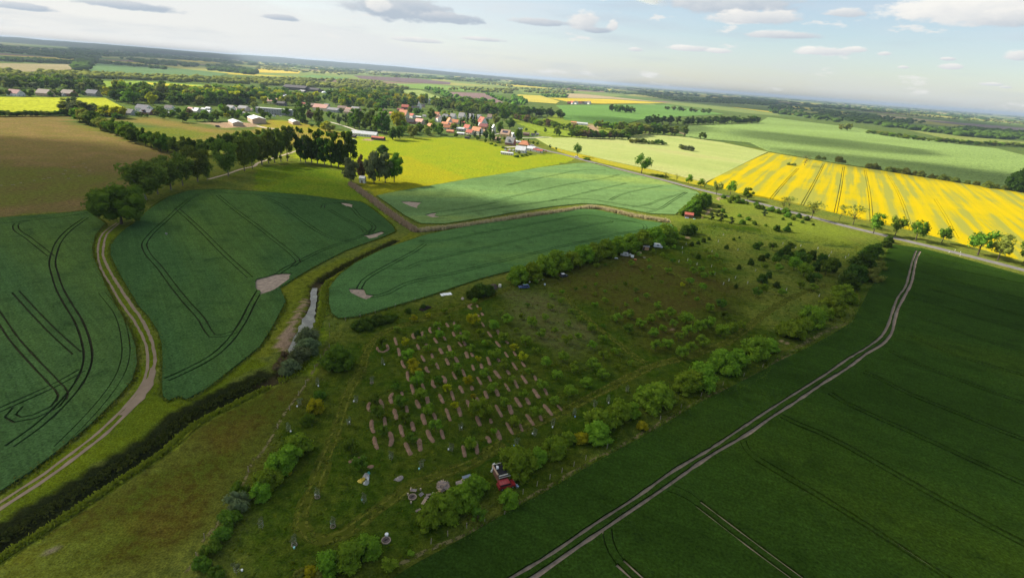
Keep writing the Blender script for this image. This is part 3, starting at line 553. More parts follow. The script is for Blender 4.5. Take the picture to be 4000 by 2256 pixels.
def ragged(name, col, thr=0.42, scale=1.2, stretch=0.0):
    """trodden ground that gives way to grass at ragged edges"""
    m, nt, b = newmat(name); v, _ = objco(nt); n = noise(nt, v, scale, 4, .65); n2 = noise(nt, v, 0.3, 3, .6)
    lk(nt, ramp(nt, n2, [(0.3, tuple(q*.75 for q in col)), (0.7, col)]), b.inputs['Base Color'])
    t = nd(nt, 'ShaderNodeBsdfTransparent'); ms = nd(nt, 'ShaderNodeMixShader'); lk(nt, mrange(nt, n, thr-.06, thr+.06), ms.inputs[0])
    lk(nt, t.outputs[0], ms.inputs[1]); lk(nt, b.outputs[0], ms.inputs[2]); lk(nt, ms.outputs[0], nt.nodes['Material Output'].inputs['Surface']); return m
trL = T(4, [(1175, 788), (1040, 890), (992, 1000), (985, 1110), (1010, 1230), (1130, 1440)]) + T(8, [(1210, 130), (1350, 320), (1430, 470), (1480, 620), (1490, 720), (1470, 850), (1400, 1010), (1270, 1170), (990, 1440)]) + T(12, [(720, 200), (450, 400), (0, 690), (-600, 1070)])
trR = T(4, [(1195, 795), (1080, 900), (1045, 1000), (1040, 1120), (1080, 1220), (1200, 1430)]) + T(8, [(1310, 140), (1450, 350), (1510, 480), (1550, 620), (1560, 720), (1540, 820), (1500, 950), (1400, 1120), (1290, 1240), (1080, 1440)]) + T(12, [(800, 210), (500, 430), (0, 760), (-600, 1140)])
LR = catmull(G(trL), 2); RR = catmull(G(trR), 2)
track = None
for ln, w in ((LR, .75), (RR, .9)):
    v, f = ribbon(ln, w, 0.04, 0.35)
    if track is None: track = tag(mk('dirt_track', v, f, ragged('track_sand', (0.235, 0.180, 0.130), .27, .8)), kind='structure')
    else: mk('wheel_rut', v, f, track.data.materials[0], track)
v, f = ribbon(catmull(G(T(8, [(1535, 790), (1530, 880), (1480, 970), (1430, 1060), (1360, 1150), (1290, 1220), (1230, 1270)])), 2), lambda t: 0.8+1.9*math.sin(math.pi*t)**.8, 0.07, .3); mk('sandy_patch', v, f, track.data.materials[0], track)
# continuation past the poplars
v, f = ribbon(catmull(G(T(4, [(2100, 350), (2280, 300), (2420, 250), (2576, 210)]) + T(5, [(0, 200), (100, 160), (300, 100), (420, 60)])), 5), 2.6, 0.05, .2)
tag(mk('gravel_lane', v, f, sand), kind='structure')
for px, w in (([Q('f', 1180, 500), Q('f', 1500, 500), Q('f', 2080, 480), Q('f', 2300, 520)], 5), ([Q('b', 1300, 975), Q('b', 1500, 1020), Q('b', 1800, 1055), Q('b', 2250, 1100)], 4), ([Q('c', 900, 880), Q('c', 1150, 950), Q('c', 1450, 1050), Q('c', 1560, 1090)], 4), ([Q('f', 600, 820), Q('f', 1000, 790), Q('f', 1300, 700), Q('f', 1000, 600), Q('e', 1900, 1000), Q('e', 1300, 1090), Q('e', 600, 1060)], 5)):
    v, f = ribbon(catmull(G(px), 12), w, 0.10, .1); tag(mk('gravel_lane', v, f, plain((0.42, 0.38, 0.32), .9, .1, .15, .2, key='pale_gravel')), kind='structure')
# mown strips and wheel marks in the orchard grass
mown = ragged('mown_grass', (0.118, 0.128, 0.018), .48, .7)
m1 = G(T(13, [(2480, 90), (2100, 330), (1800, 430), (1500, 570), (1300, 720), (1100, 850), (900, 1000), (700, 1075), (560, 1045), (460, 940), (470, 780), (560, 600), (680, 300), (780, 50)]) + T(9, [(880, 1180), (950, 1000), (1060, 830), (1110, 650), (1180, 530), (1300, 430), (1600, 330), (2000, 200), (2400, 60)]) + T(6, [(100, 1400), (500, 1350)]))
m2 = G(T(10, [(0, 1440), (300, 1330), (800, 1080), (1250, 850), (1450, 760), (1700, 700), (2100, 560), (2576, 230)]) + T(11, [(300, 60), (600, -40)]))
m3 = G(T(6, [(1180, 1050), (1500, 1230), (1900, 1453)]) + T(10, [(2000, 80)])); m4 = G(T(6, [(300, 1400), (480, 1453)]) + T(10, [(600, 150), (740, 280), (900, 420), (1080, 550), (1250, 690), (1360, 750)]))
m5 = G(T(12, [(2550, 250), (2450, 500), (2200, 900), (2050, 1080), (1950, 1300), (1830, 1453)])); m6 = G(T(9, [(735, 560), (560, 850), (440, 1050), (260, 1300), (180, 1453)]) + T(13, [(140, 60), (20, 250)]))
m7 = G(T(13, [(1400, 1330), (1700, 1190), (2000, 1060), (2300, 920), (2560, 800)])); m8 = G(T(14, [(0, 760), (400, 530), (800, 300), (1100, 130)]) + T(10, [(1500, 1360), (1900, 1130), (2300, 950), (2576, 790)]) + T(11, [(300, 590), (600, 420), (830, 330)]))
swath = ragged('mown_swath', (0.070, 0.086, 0.009), .45, .45)
for pts in (m1, m2):
    v, f = ribbon(catmull(pts, 2.5), 3.4, 0.026, .35); tag(mk('mown_swath', v, f, swath), kind='structure')
for pts, w, g in ((m1, .55, .85), (m2, .7, 1.05), (m4, .9, .7)):
    ln = catmull(pts, 2.5)
    for s in (-1, 1):
        v, f = ribbon(offset(ln, s*g), w, 0.035, .4); tag(mk('wheel_mark', v, f, mown), kind='structure')
dry = ragged('dry_verge', (0.150, 0.135, 0.055), .5, .6)
for pts, w, m in ((m3, 3.5, ragged('mown_path', (0.105, 0.125, 0.014), .47, .5)), (m5, .7, dry), (m6, .8, dry), (m7, .9, dry), (m8, 1.6, dry)):
    v, f = ribbon(catmull(pts, 2.5), w, 0.03, .4); tag(mk('mown_path' if m is not dry else 'dry_grass_verge', v, f, m), kind='structure')
wm, nt, b = newmat('ditch_water'); b.inputs['Base Color'].default_value = (0.05, 0.06, 0.05, 1); b.inputs['Roughness'].default_value = 0.08; b.inputs['Specular IOR Level'].default_value = 0.6
vw, _ = objco(nt); nw = noise(nt, vw, .35, 4, .55)
lk(nt, ramp(nt, nw, [(0.40, (0.06, 0.065, 0.05)), (0.65, (0.15, 0.16, 0.12))]), b.inputs['Base Color']); lk(nt, mrange(nt, nw, .4, .65, .06, .35), b.inputs['Roughness'])
v, f = ribbon(catmull(pond_ditch[1:-2], 2), lambda t: 2.4+3.4*max(0, math.sin(math.pi*min(1, max(0, (t-.3)/.6)))), -0.62, .25); tag(mk('water', v, f, wm), kind='structure')

# ------------------------------------------------------------------ clouds that shade the fields (high above, towards the sun)
def cloud(px, alt, soft, step, dens=0.98, seed=0, zt=120):
    """cumulus whose shadow falls on the given outline; ragged translucent rim"""
    P = G(px); sh = SV*(alt/SV.z); xs = [p[0] for p in P]; ys = [p[1] for p in P]
    x = np.arange(min(xs)-soft, max(xs)+soft+step, step); y = np.arange(min(ys)-soft, max(ys)+soft+step, step)
    XX, YY = np.meshgrid(x, y); s = XX.shape; fx, fy = XX.ravel(), YY.ravel()
    d = dist_line(fx, fy, P+[P[0]]); sd = np.where(inpoly(fx, fy, P), d, -d)
    nz = np.array([mnoise.fractal(Vector((a*.006, b_*.006, seed)), 1.0, 2.0, 4) for a, b_ in zip(fx, fy)]); nf = np.array([mnoise.noise(Vector((a*.02, b_*.02, seed+5))) for a, b_ in zip(fx, fy)])
    t = np.clip((sd+nz*soft*.45)/(soft*1.5)+0.5, 0, 1); a = t*t*(3-2*t)*dens
    hgt = np.sqrt(np.clip(a, 0, 1))*(zt+60*nz+20*nf); idx = np.arange(len(fx)).reshape(s)
    q = np.stack([idx[:-1, :-1], idx[:-1, 1:], idx[1:, 1:], idx[1:, :-1]], -1).reshape(-1, 4); q = q[(a[q] > 0.004).any(1)]
    N = len(fx); V = np.concatenate([np.stack([fx+sh.x, fy+sh.y, alt+hgt], -1), np.stack([fx+sh.x, fy+sh.y, alt-0.15*hgt-1], -1)])
    FQ = np.concatenate([q, q[:, ::-1]+N]); me = fast_mesh('cloud', V, FQ, CLM)
    at = me.attributes.new('vapour', 'FLOAT', 'POINT'); at.data.foreach_set('value', np.concatenate([1-np.sqrt(1-np.clip(a, 0, 1))]*2).astype(np.float32))
    me.polygons.foreach_set('use_smooth', np.ones(len(me.polygons), bool)); return tag(ob('cloud', me), kind='structure')
CLM, nt, b = newmat('cloud_vapour'); b.inputs['Base Color'].default_value = (.85, .85, .85, 1); b.inputs['Roughness'].default_value = 1; b.inputs['Specular IOR Level'].default_value = 0
at = nd(nt, 'ShaderNodeAttribute', attribute_name='vapour'); tp = nd(nt, 'ShaderNodeBsdfTransparent'); tl = nd(nt, 'ShaderNodeBsdfTranslucent'); tl.inputs['Color'].default_value = (.8, .8, .8, 1)
ms0 = nd(nt, 'ShaderNodeMixShader'); ms0.inputs[0].default_value = .45; lk(nt, b.outputs[0], ms0.inputs[1]); lk(nt, tl.outputs[0], ms0.inputs[2])
ms = nd(nt, 'ShaderNodeMixShader'); lk(nt, at.outputs['Fac'], ms.inputs[0]); lk(nt, tp.outputs[0], ms.inputs[1]); lk(nt, ms0.outputs[0], ms.inputs[2]); lk(nt, ms.outputs[0], nt.nodes['Material Output'].inputs['Surface'])
shade = D([(-500, 350), (0, 345), (200, 358), (330, 366), (480, 384), (620, 398), (760, 415), (890, 440), (960, 468), (1060, 492), (1150, 494), (1280, 512), (1420, 532), (1560, 552), (1640, 590), (1720, 640), (1830, 690), (1960, 700), (2060, 660), (2200, 640), (2330, 640), (2576, 700), (3000, 800), (3000, 1900), (2400, 2600), (0, 2600), (-700, 1900)])
cloud(shade, 1000, 34, 16, 0.915, 3)
cloud(T(6, [(1650, 1000), (2100, 820), (2576, 850)]) + T(7, [(700, 1000), (1100, 1000), (900, 1350), (400, 1400)]) + T(11, [(300, 200), (-300, 600)]) + T(6, [(1900, 1400), (1500, 1250)]), 900, 30, 16, 0.62, 9, 60)
cloud(T(7, [(100, 40), (600, 90), (1300, 160), (2000, 240), (2576, 330), (3400, 420), (3400, 640), (2576, 500), (2000, 410), (1300, 300), (1100, 320), (700, 200), (300, 110)]), 1400, 40, 40, 0.9, 14)
cloud(T(2, [(600, 1170), (1000, 1175), (1350, 1210), (1500, 1260), (1200, 1290), (800, 1240)]), 1500, 60, 50, 0.8, 18)
cloud(T(3, [(-300, 1300), (300, 1360), (900, 1440), (1100, 1500), (600, 1490), (-300, 1380)]), 1500, 60, 50, 0.85, 22)
cloud(T(0, [(-600, 410), (400, 470), (1500, 530), (2400, 600), (2500, 690), (1500, 680), (700, 640), (-600, 560)]), 1800, 250, 200, 0.85, 25)
cloud(T(2, [(1000, 880), (1600, 940), (2576, 1000)]) + T(3, [(1200, 1130), (2576, 1270), (2576, 1360), (1000, 1240), (0, 1120)]) + T(2, [(1500, 1010)]), 1800, 200, 160, 0.8, 28)

# ------------------------------------------------------------------ plants
def ico(sub):
    bm = bmesh.new(); bmesh.ops.create_icosphere(bm, subdivisions=sub, radius=1.0)
    v = np.array([q.co[:] for q in bm.verts]); f = np.array([[q.index for q in t.verts] for t in bm.faces]); bm.free(); return v, f
ICO = {k: ico(k) for k in (1, 2, 3)}
def lump(c, r, sub=2, amp=.25, fr=1.3, seed=0., flat=-9):
    v, f = ICO[sub]; v = v*np.array([1+amp*mnoise.noise(Vector(q)*fr+Vector((seed, seed*1.7, 3.1))) + amp*.6*mnoise.noise(Vector(q)*fr*2.7+Vector((seed, 9, 3.1))) for q in v])[:, None]
    return v*np.asarray(r)+np.asarray(c), f
def cards(centers, normals, size, r, jit=.7):
    """leaf sprays: bent quads turned mostly outwards"""
    n = len(centers); a = r.normal(size=(n, 3)); nn = normals + jit*r.normal(size=(n, 3)); nn /= np.linalg.norm(nn, axis=1, keepdims=True)+1e-9
    t = np.cross(nn, a); t /= np.linalg.norm(t, axis=1, keepdims=True)+1e-9; b_ = np.cross(nn, t)
    s = size*(.6+.8*r.random((n, 1))); w = s*(.55+.4*r.random((n, 1)))
    V = np.stack([centers-t*s, centers-b_*w*.7+nn*s*.12, centers+t*s*1.05-nn*s*.25, centers+b_*w*.75+nn*s*.1], 1).reshape(-1, 3)
    return V, np.arange(4*n).reshape(n, 4)
def crown(kind, seed, W, Hh, zb, nlump, ncard, card, core=.8, gap=.0):
    """crown of many leaf clumps: returns verts, faces(list)"""
    r = np.random.default_rng(seed); vs = []; fs = []; base = 0; cen = []; rad = []
    for i in range(nlump):
        while True:
            q = r.uniform(-1, 1, 3)
            if np.linalg.norm(q) < 1: break
        if kind == 'dome': q[2] = abs(q[2])
        h01 = (q[2]+1)/2 if kind != 'dome' else q[2]
        env = {'round': 1., 'dome': 1., 'col': (.55+.45*math.sin(math.pi*min(1, h01*.9+.12))), 'cone': max(.08, 1-h01), 'vase': .45+.7*h01}[kind]
        k = .78; c = np.array([q[0]*W/2*k*env, q[1]*W/2*k*env, zb+(Hh-zb)*(h01*.86+.07)])
        rr = (W*.5 if kind != 'col' else W*.55)*r.uniform(.28, .46)*(1 if nlump < 14 else .8)*(.6+.4*env); cen.append(c); rad.append(rr)
        if core > 0:
            v, f = lump(c, (rr*core, rr*core, rr*core*.85), 1, .3, 1.5, seed+i*3.7); vs.append(v); fs += (f+base).tolist(); base += len(v)
    cen = np.array(cen); rad = np.array(rad); pick = r.choice(nlump, ncard, p=rad**2/np.sum(rad**2)); nrm = r.normal(size=(ncard, 3)); nrm[:, 2] += .35; nrm /= np.linalg.norm(nrm, axis=1, keepdims=True)
    P = cen[pick]+nrm*(rad[pick]*r.uniform(.72, 1.12, ncard))[:, None]*np.array([1, 1, .88]); P[:, 2] = np.maximum(P[:, 2], .12)
    v, f = cards(P, nrm, card, r); vs.append(v); fs += (f+base).tolist(); A = np.concatenate(vs)
    lo, hi = np.percentile(A, 1.2, axis=0), np.percentile(A, 98.8, axis=0); k = np.array([W/(hi[0]-lo[0]), W/(hi[1]-lo[1]), (Hh-zb)/(hi[2]-lo[2])]); m = np.array([(lo[0]+hi[0])/2, (lo[1]+hi[1])/2, lo[2]])
    return (A-m)*k+np.array([0, 0, zb]), fs, (cen-m)*k+np.array([0, 0, zb])
def trunk(cen, h, r0, zb, seed, nl=5, col_=False):
    r = np.random.default_rng(seed); mb = MB(); top = Vector((r.uniform(-.04, .04)*h, r.uniform(-.04, .04)*h, zb+(h-zb)*(.55 if not col_ else .85)))
    mid = Vector((r.uniform(-.03, .03)*h, r.uniform(-.03, .03)*h, zb*.95+.1)); mb.tube((0, 0, -.2), mid, r0*1.25, r0*.85, 7, cap=False); mb.tube(mid, top, r0*.85, r0*.3, 6)
    for i in r.choice(len(cen), min(nl, len(cen)), replace=False):
        s = mid.lerp(top, r.uniform(0, .5)); mb.tube(s, Vector(cen[i]), r0*.45, r0*.1, 5)
    return mb
BARK = plain((0.075, 0.060, 0.045), .9, .1, .3, 2.0, key='bark'); BARK_PALE = plain((0.19, 0.17, 0.13), .9, .1, .25, 2.0, key='pale_bark')
L = dict(green=leaf_mat('leaf_green', (0.062, 0.122, 0.012), (0.135, 0.225, 0.022)), fresh=leaf_mat('leaf_fresh', (0.112, 0.205, 0.014), (0.215, 0.325, 0.026)),
         yellow=leaf_mat('leaf_yellow', (0.250, 0.260, 0.008), (0.41, 0.410, 0.016)), dark=leaf_mat('leaf_dark', (0.036, 0.074, 0.010), (0.085, 0.148, 0.018)),
         olive=leaf_mat('leaf_olive', (0.140, 0.168, 0.024), (0.240, 0.275, 0.050)), grey=leaf_mat('leaf_grey_willow', (0.105, 0.138, 0.052), (0.185, 0.225, 0.098)),
         needle=leaf_mat('needle', (0.026, 0.046, 0.016), (0.060, 0.090, 0.028), .15), copper=leaf_mat('leaf_copper', (0.120, 0.082, 0.042), (0.200, 0.150, 0.075)),
         pop=leaf_mat('leaf_poplar', (0.090, 0.138, 0.018), (0.175, 0.235, 0.034)))
PROT = {}
def proto(key, kind, W, Hh, zb, nl, nc, card, tr, core=.8, n=3, bark=BARK, limbs=5):
    """n variants of a unit-height tree: crown mesh + trunk mesh (joined mesh for small far copies)"""
    out = []
    for i in range(n):
        v, f, cen = crown(kind, hash(key) % 997 + i*31 + len(key)*7, W, Hh, zb, nl, nc, card, core)
        t = trunk(cen, Hh, tr, zb, i+5, limbs, kind == 'col')
        out.append((v, f, t, bark))
    PROT[key] = (out, Hh, W, {})
    return out
def stable(key): return sum((i+1)*ord(c) for i, c in enumerate(key)) % 997
hash = stable
def meshes(key, i, leaf):
    out, Hh, W, cache = PROT[key]; k = (i, leaf)
    if k not in cache:
        v, f, t, bark = out[i]
        cm = mesh_of('crown', v, f, L[leaf]); tm = t.mesh('trunk', bark)
        V = np.concatenate([v, np.array([tuple(q) for q in t.v])]); FF = list(f)+[tuple(q+len(v) for q in g) for g in t.f]
        cache[k] = (cm, tm, mesh_of('tree', V, FF, [L[leaf], bark], False, [0]*len(f)+[1]*len(t.f)))
    return cache[k]
PLACED = []
def plant(name, key, leaf, xy, h, label, cat, group, wide=1.0, parts=True, z=0.0, lean=0.04):
    out, Hh, W, _ = PROT[key]; i = random.randrange(len(out)); s = h/Hh; cm, tm, jm = meshes(key, i, leaf)
    rz = random.uniform(0, 6.28); sc = (s*wide*random.uniform(.92, 1.08), s*wide*random.uniform(.92, 1.08), s)
    if parts:
        o = empty(name, (xy[0], xy[1], z), rz, sc); o.rotation_euler = (random.uniform(-lean, lean), random.uniform(-lean, lean), rz)
        ob('trunk', tm, o); ob('crown', cm, o)
    else:
        o = ob(name, jm); o.location = (xy[0], xy[1], z); o.rotation_euler = (0, 0, rz); o.scale = sc
    PLACED.append((xy[0], xy[1], h)); return tag(o, label, cat, group)
#      key        shape   W    H    zb   lumps cards card  trunk
proto('orchard', 'round', 4.6, 4.6, 1.3, 13, 560, .27, .10, .72, 4)
proto('sapling', 'round', 3.2, 4.2, 1.2, 9, 300, .25, .07, .62, 3)
proto('bush', 'dome', 6.0, 4.4, .15, 34, 1900, .25, .14, .80, 5)
proto('lowbush', 'dome', 6.0, 2.6, .1, 14, 700, .24, .10, .84, 3)
proto('broad', 'round', 12., 13., 2.6, 18, 900, .62, .34, .86, 4)
proto('farbroad', 'round', 12., 13., 1.6, 9, 190, 1.15, .34, .9, 4)
proto('tall', 'col', 9.0, 22., 3.2, 26, 1300, .58, .40, .75, 3, BARK_PALE)
proto('poplar', 'col', 5.0, 24., 1.6, 20, 900, .55, .36, .86, 3)
proto('fan', 'vase', 13., 17., 3.6, 30, 1700, .48, .34, .55, 4, BARK_PALE, 12)
proto('oak', 'round', 21., 18., 3.2, 34, 3200, .50, .60, .9, 1)
proto('road', 'round', 9.5, 12., 3.4, 12, 520, .45, .26, .62, 3, BARK, 8)
proto('bare', 'vase', 9.0, 12., 3.4, 14, 260, .36, .20, 0.0, 3, BARK, 13)
proto('cone', 'cone', 4.6, 13., .6, 20, 520, .42, .2, .85, 2)
proto('cypress', 'col', 2.6, 9., .3, 12, 320, .34, .12, .9, 2)
def at(r, a, b_): return gp(Q(r, a, b_))

# --- dry reeds along the ditches (one mass of stalks)
def reeds(name, line, width, n, hgt, mat, seed, z=-.3):
    r = np.random.default_rng(seed); ln = catmull(line, 1.5); P = np.array([(p.x, p.y) for p in ln]); i = r.integers(0, len(P)-1, n); t = r.random((n, 1))
    c = P[i]*(1-t)+P[i+1]*t; c = c+r.normal(size=(n, 2))*width*.33; C = np.concatenate([c, np.full((n, 1), z)], 1)
    a = r.random(n)*6.28; dx = np.stack([np.cos(a), np.sin(a), np.zeros(n)], -1)*(.16+.2*r.random((n, 1))); up = np.stack([r.normal(size=n)*.22, r.normal(size=n)*.22, hgt*(.6+.7*r.random(n))], -1)
    V = np.stack([C-dx, C+dx, C+up+dx*.5, C+up-dx*.7], 1).reshape(-1, 3)
    return tag(ob(name, fast_mesh(name, V, np.arange(4*n).reshape(n, 4), mat)), kind='stuff')
REED = leaf_mat('dry_reed', (0.30, 0.235, 0.13), (0.50, 0.41, 0.25), .3); SEDGE = leaf_mat('dark_sedge', (0.030, 0.042, 0.008), (0.080, 0.090, 0.016), .25); GRASS2 = leaf_mat('margin_grass', (0.075, 0.12, 0.012), (0.155, 0.19, 0.02), .3); GRASS = leaf_mat('tall_grass', (0.13, 0.165, 0.012), (0.23, 0.26, 0.02), .3)
for o, t in ((reeds('reeds', reed_a, 3.0, 5500, 2.0, REED, 1), 'tan dry reeds filling the ditch from the willows to the field corner'), (reeds('reeds', reed_b, 3.2, 8500, 1.8, REED, 2), 'tan dry reeds along the bent ditch between the two wheat fields'),
             (reeds('sedge', [(a-2.0, b_+2.2) for a, b_ in big_ditch], 3.4, 3000, .45, SEDGE, 3, -1.4), 'dark sedge on the bank of the deep ditch'), (reeds('ditch_grass', [(a+3.3, b_-4.3) for a, b_ in big_ditch], 1.2, 5000, .6, GRASS, 4, 0), 'bright grass on the rim of the deep ditch'),
             (reeds('sedge', mid_ditch, 2.2, 2200, .8, SEDGE, 5, -.9), 'dark sedge in the ditch beside the middle wheat field'), (reeds('bank_grass', [(a+4.2, b_+.5) for a, b_ in pond_ditch], 2.2, 1800, .6, GRASS, 6, 0), 'rough green grass on the banks of the ditch pool')): tag(o, t, 'reeds' if o.name.startswith('reed') else 'grass')
for nm, ln, n, lab in (('margin_grass', fr_out[:18], 4500, 'ragged grass fringe along the dark field'), ('margin_grass', mid_out, 4500, 'ragged grass fringe round the middle wheat field'), ('margin_grass', front_out, 4500, 'ragged grass fringe round the wheat field at the long hedge'), ('margin_grass', left_out[1:-2], 3000, 'ragged grass fringe along the left wheat field'), ('margin_grass', back_out, 3500, 'ragged grass fringe round the pale wheat field')):
    tag(reeds(nm, ln, 1.5, n, .55, GRASS2, n+len(lab), .02), lab, 'grass')
# rough grass tufts in the near grassland
def tufts(name, polys, n, hgt, mat, seed):
    r = np.random.default_rng(seed); out = []
    for px, k in polys:
        P = G(px); xs = [p[0] for p in P]; ys = [p[1] for p in P]; m = int(n*k); x = r.uniform(min(xs), max(xs), m*3); y = r.uniform(min(ys), max(ys), m*3); ok = inpoly(x, y, P)
        out.append(np.stack([x[ok][:m], y[ok][:m]], -1))
    c = np.concatenate(out); n = len(c); C = np.concatenate([c, np.zeros((n, 1))], 1); vs = []
    for j in range(3):
        a = r.random(n)*6.28; dx = np.stack([np.cos(a), np.sin(a), np.zeros(n)], -1)*(.18+.28*r.random((n, 1))); up = np.stack([r.normal(size=n)*.2, r.normal(size=n)*.2, hgt*(.5+.9*r.random(n))], -1)
        vs.append(np.stack([C-dx, C+dx, C+up+dx*.4, C+up-dx*.6], 1).reshape(-1, 3))
    V = np.concatenate(vs); return tag(ob(name, fast_mesh(name, V, np.arange(len(V)).reshape(-1, 4), mat)), kind='stuff')
orch_px = AREAS[6][0]
tag(tufts('grass_tufts', [(orch_px, 1.0)], 5000, .2, leaf_mat('tuft_green', (0.075, 0.120, 0.008), (0.130, 0.160, 0.014), .3), 11), 'uneven green grass tufts over the orchard meadow', 'grass')

# --- shrubs and hedges: (region, [(x, y, width in region px, leaf)], label, group)
def shrubs(reg, lst, name, label, group, key='bush', leaf='green', hk=.78, cat='bush', dy=.24):
    for q in lst:
        a, b_, w = q[:3]; lf = q[3] if len(q) > 3 else leaf; s = REG[reg][2]; x, y = at(reg, a, b_+w*dy); wm_ = 1.0*w/s*mpp(x, y)
        plant(name, key, lf, (x, y), wm_*hk, label, cat, group, wide=(wm_/PROT[key][2])/(wm_*hk/PROT[key][1]), parts=False)
HG = 'round shrubs in a row along the orchard edge facing the dark field'
shrubs(13, [(760, 1300, 270), (930, 1230, 300), (1120, 1140, 240, 'fresh')], 'hedge_shrub', 'leafy hedge shrub below the white-lidded bin ring', 'lowest hedge clump of the orchard', leaf='fresh')
shrubs(13, [(560, 1400, 150, 'yellow'), (450, 1425, 130, 'olive'), (640, 1440, 120, 'olive')], 'small_shrub', 'yellowish low shrub at the foot of the lowest hedge clump', 'yellowish low shrubs')
shrubs(13, [(1750, 830, 260), (1890, 740, 300), (2060, 650, 290), (2210, 530, 230)], 'hedge_shrub', 'bright leafy hedge shrub beside the woodpile', 'hedge by the woodpile', leaf='fresh')
shrubs(14, [(60, 290, 330), (240, 250, 200), (420, 150, 230), (570, 50, 140)], 'hedge_shrub', 'leafy hedge shrub beside the black-roofed shed', 'hedge by the black-roofed shed', leaf='fresh')
shrubs(14, [(700, 50, 130, 'yellow')], 'small_shrub', 'yellow-leaved shrub between two hedge clumps', None)
shrubs(14, [(860, 10, 240, 'fresh')], 'hedge_shrub', 'leafy hedge shrub next to the yellow-leaved shrub', None)
shrubs(10, [(870, 1340, 270), (1040, 1250, 260), (1200, 1220, 170, 'fresh'), (1420, 1110, 310), (1330, 1080, 200), (1540, 1090, 180), (1720, 960, 230), (1880, 900, 280), (1800, 930, 220), (2110, 760, 260), (2250, 710, 210), (2440, 610, 270)], 'hedge_shrub', 'round leafy shrub of the orchard edge beyond the shed', HG, leaf='fresh')
shrubs(11, [(20, 580, 140), (220, 420, 240), (330, 370, 170), (430, 300, 240), (560, 255, 150), (640, 185, 210), (740, 65, 210)], 'hedge_shrub', 'round leafy shrub of the orchard edge towards the road', 'hedge shrubs towards the road', leaf='fresh')
shrubs(7, [(800, 1395, 190), (870, 1310, 190), (950, 1195, 210), (1020, 1095, 160), (1070, 1050, 110), (1180, 1010, 90), (1210, 960, 80)], 'hedge_shrub', 'dark shrub of the hedge end next to the road', 'hedge shrubs at the road end', leaf='dark')
shrubs(7, [(1050, 1330, 170, 'olive'), (1120, 1230, 110, 'olive')], 'small_shrub', 'dull brown-green shrub at the edge of the dark field', 'brownish shrubs at the field edge', key='lowbush')
shrubs(13, [(430, 120, 240), (330, 220, 230), (230, 320, 240), (130, 470, 240), (50, 590, 190)], 'hedge_shrub', 'leafy shrub of the short hedge left of the yellow tarpaulin', 'short hedge on the orchard meadow', leaf='fresh')
shrubs(12, [(2420, 560, 160), (2400, 690, 210, 'grey'), (2330, 840, 190), (2250, 1000, 170), (2130, 1160, 170), (2040, 1320, 170), (2180, 1400, 150)], 'small_shrub', 'straggling shrub along the dry fence line', 'straggling shrubs on the fence line', key='lowbush')
shrubs(9, [(830, 720, 290, 'green')], 'bush', 'large round bush alone beside the ditch pool', None, hk=.85)
shrubs(9, [(600, 1190, 150, 'yellow')], 'bush', 'round yellow-topped bush on the west side of the orchard', None, hk=.85)
shrubs(9, [(645, 1075, 110), (520, 1320, 130)], 'bush', 'small green bush next to the yellow-topped bush', 'bushes beside the yellow-topped bush')
shrubs(9, [(520, 500, 210), (530, 590, 190), (440, 680, 190), (350, 790, 170), (300, 830, 120)], 'willow_shrub', 'grey-green willow shrub hanging over the ditch pool', 'willow shrubs at the pool', leaf='grey', hk=.8)
shrubs(9, [(270, 740, 110, 'copper'), (300, 670, 90, 'copper'), (220, 800, 90, 'copper')], 'small_shrub', 'bare reddish shrub on the bank of the ditch pool', 'reddish bank shrubs', key='lowbush')
shrubs(9, [(1030, 365, 150), (1130, 340, 170), (1230, 300, 150), (1330, 290, 130), (1390, 270, 70)], 'hedge_shrub', 'low dark shrub of the hedge behind the mulched plot', 'low dark hedge', leaf='dark', key='lowbush', hk=.5)
shrubs(9, [(1530, 225, 60, 'dark'), (1680, 180, 55, 'dark')], 'small_shrub', 'small dark shrub between hedge and mulch strips', 'small dark shrubs')
shrubs(9, [(2180, 50, 130), (2270, 30, 160), (2350, 20, 110)], 'hedge_shrub', 'dark shrub beside the brown brushwood heap', 'shrubs by the brushwood heap', leaf='dark')
shrubs(6, [(50, 1345, 200), (190, 1305, 200), (330, 1255, 220), (460, 1205, 220), (590, 1190, 190), (700, 1140, 200), (810, 1115, 200), (930, 1075, 200), (1060, 1045, 190), (1180, 1015, 190), (1300, 985, 195), (1420, 955, 195), (1530, 930, 190), (1600, 905, 120)], 'hedge_shrub', 'dense shrub of the long straight hedge between wheat and orchard', 'long straight orchard hedge', leaf='fresh', hk=.85)
shrubs(6, [(1745, 880, 110), (1800, 865, 110)], 'hedge_shrub', 'dark shrub standing off the end of the long hedge', 'pair of shrubs past the long hedge', leaf='dark', hk=.8)
shrubs(6, [(1790, 680, 130), (1830, 640, 140), (1870, 605, 150), (1910, 575, 140), (1945, 565, 110)], 'hedge_shrub', 'shrub of the dense hedge behind the red shed', 'hedge behind the red shed', hk=.85)
shrubs(6, [(1720, 690, 90), (1760, 650, 80), (1800, 610, 80), (1850, 570, 80)], 'small_shrub', 'low shrub between the pale wheat and the red shed hedge', 'low shrubs at the wheat edge', key='lowbush')
shrubs('M', [(1670, 500, 150), (1790, 560, 140), (1920, 570, 130), (2030, 600, 100), (1450, 450, 110), (1800, 460, 120), (2300, 700, 150), (2420, 720, 140), (2260, 620, 110), (1600, 560, 110)], 'roadside_shrub', 'shrub of the thicket between the wild plot and the road', 'roadside thicket')
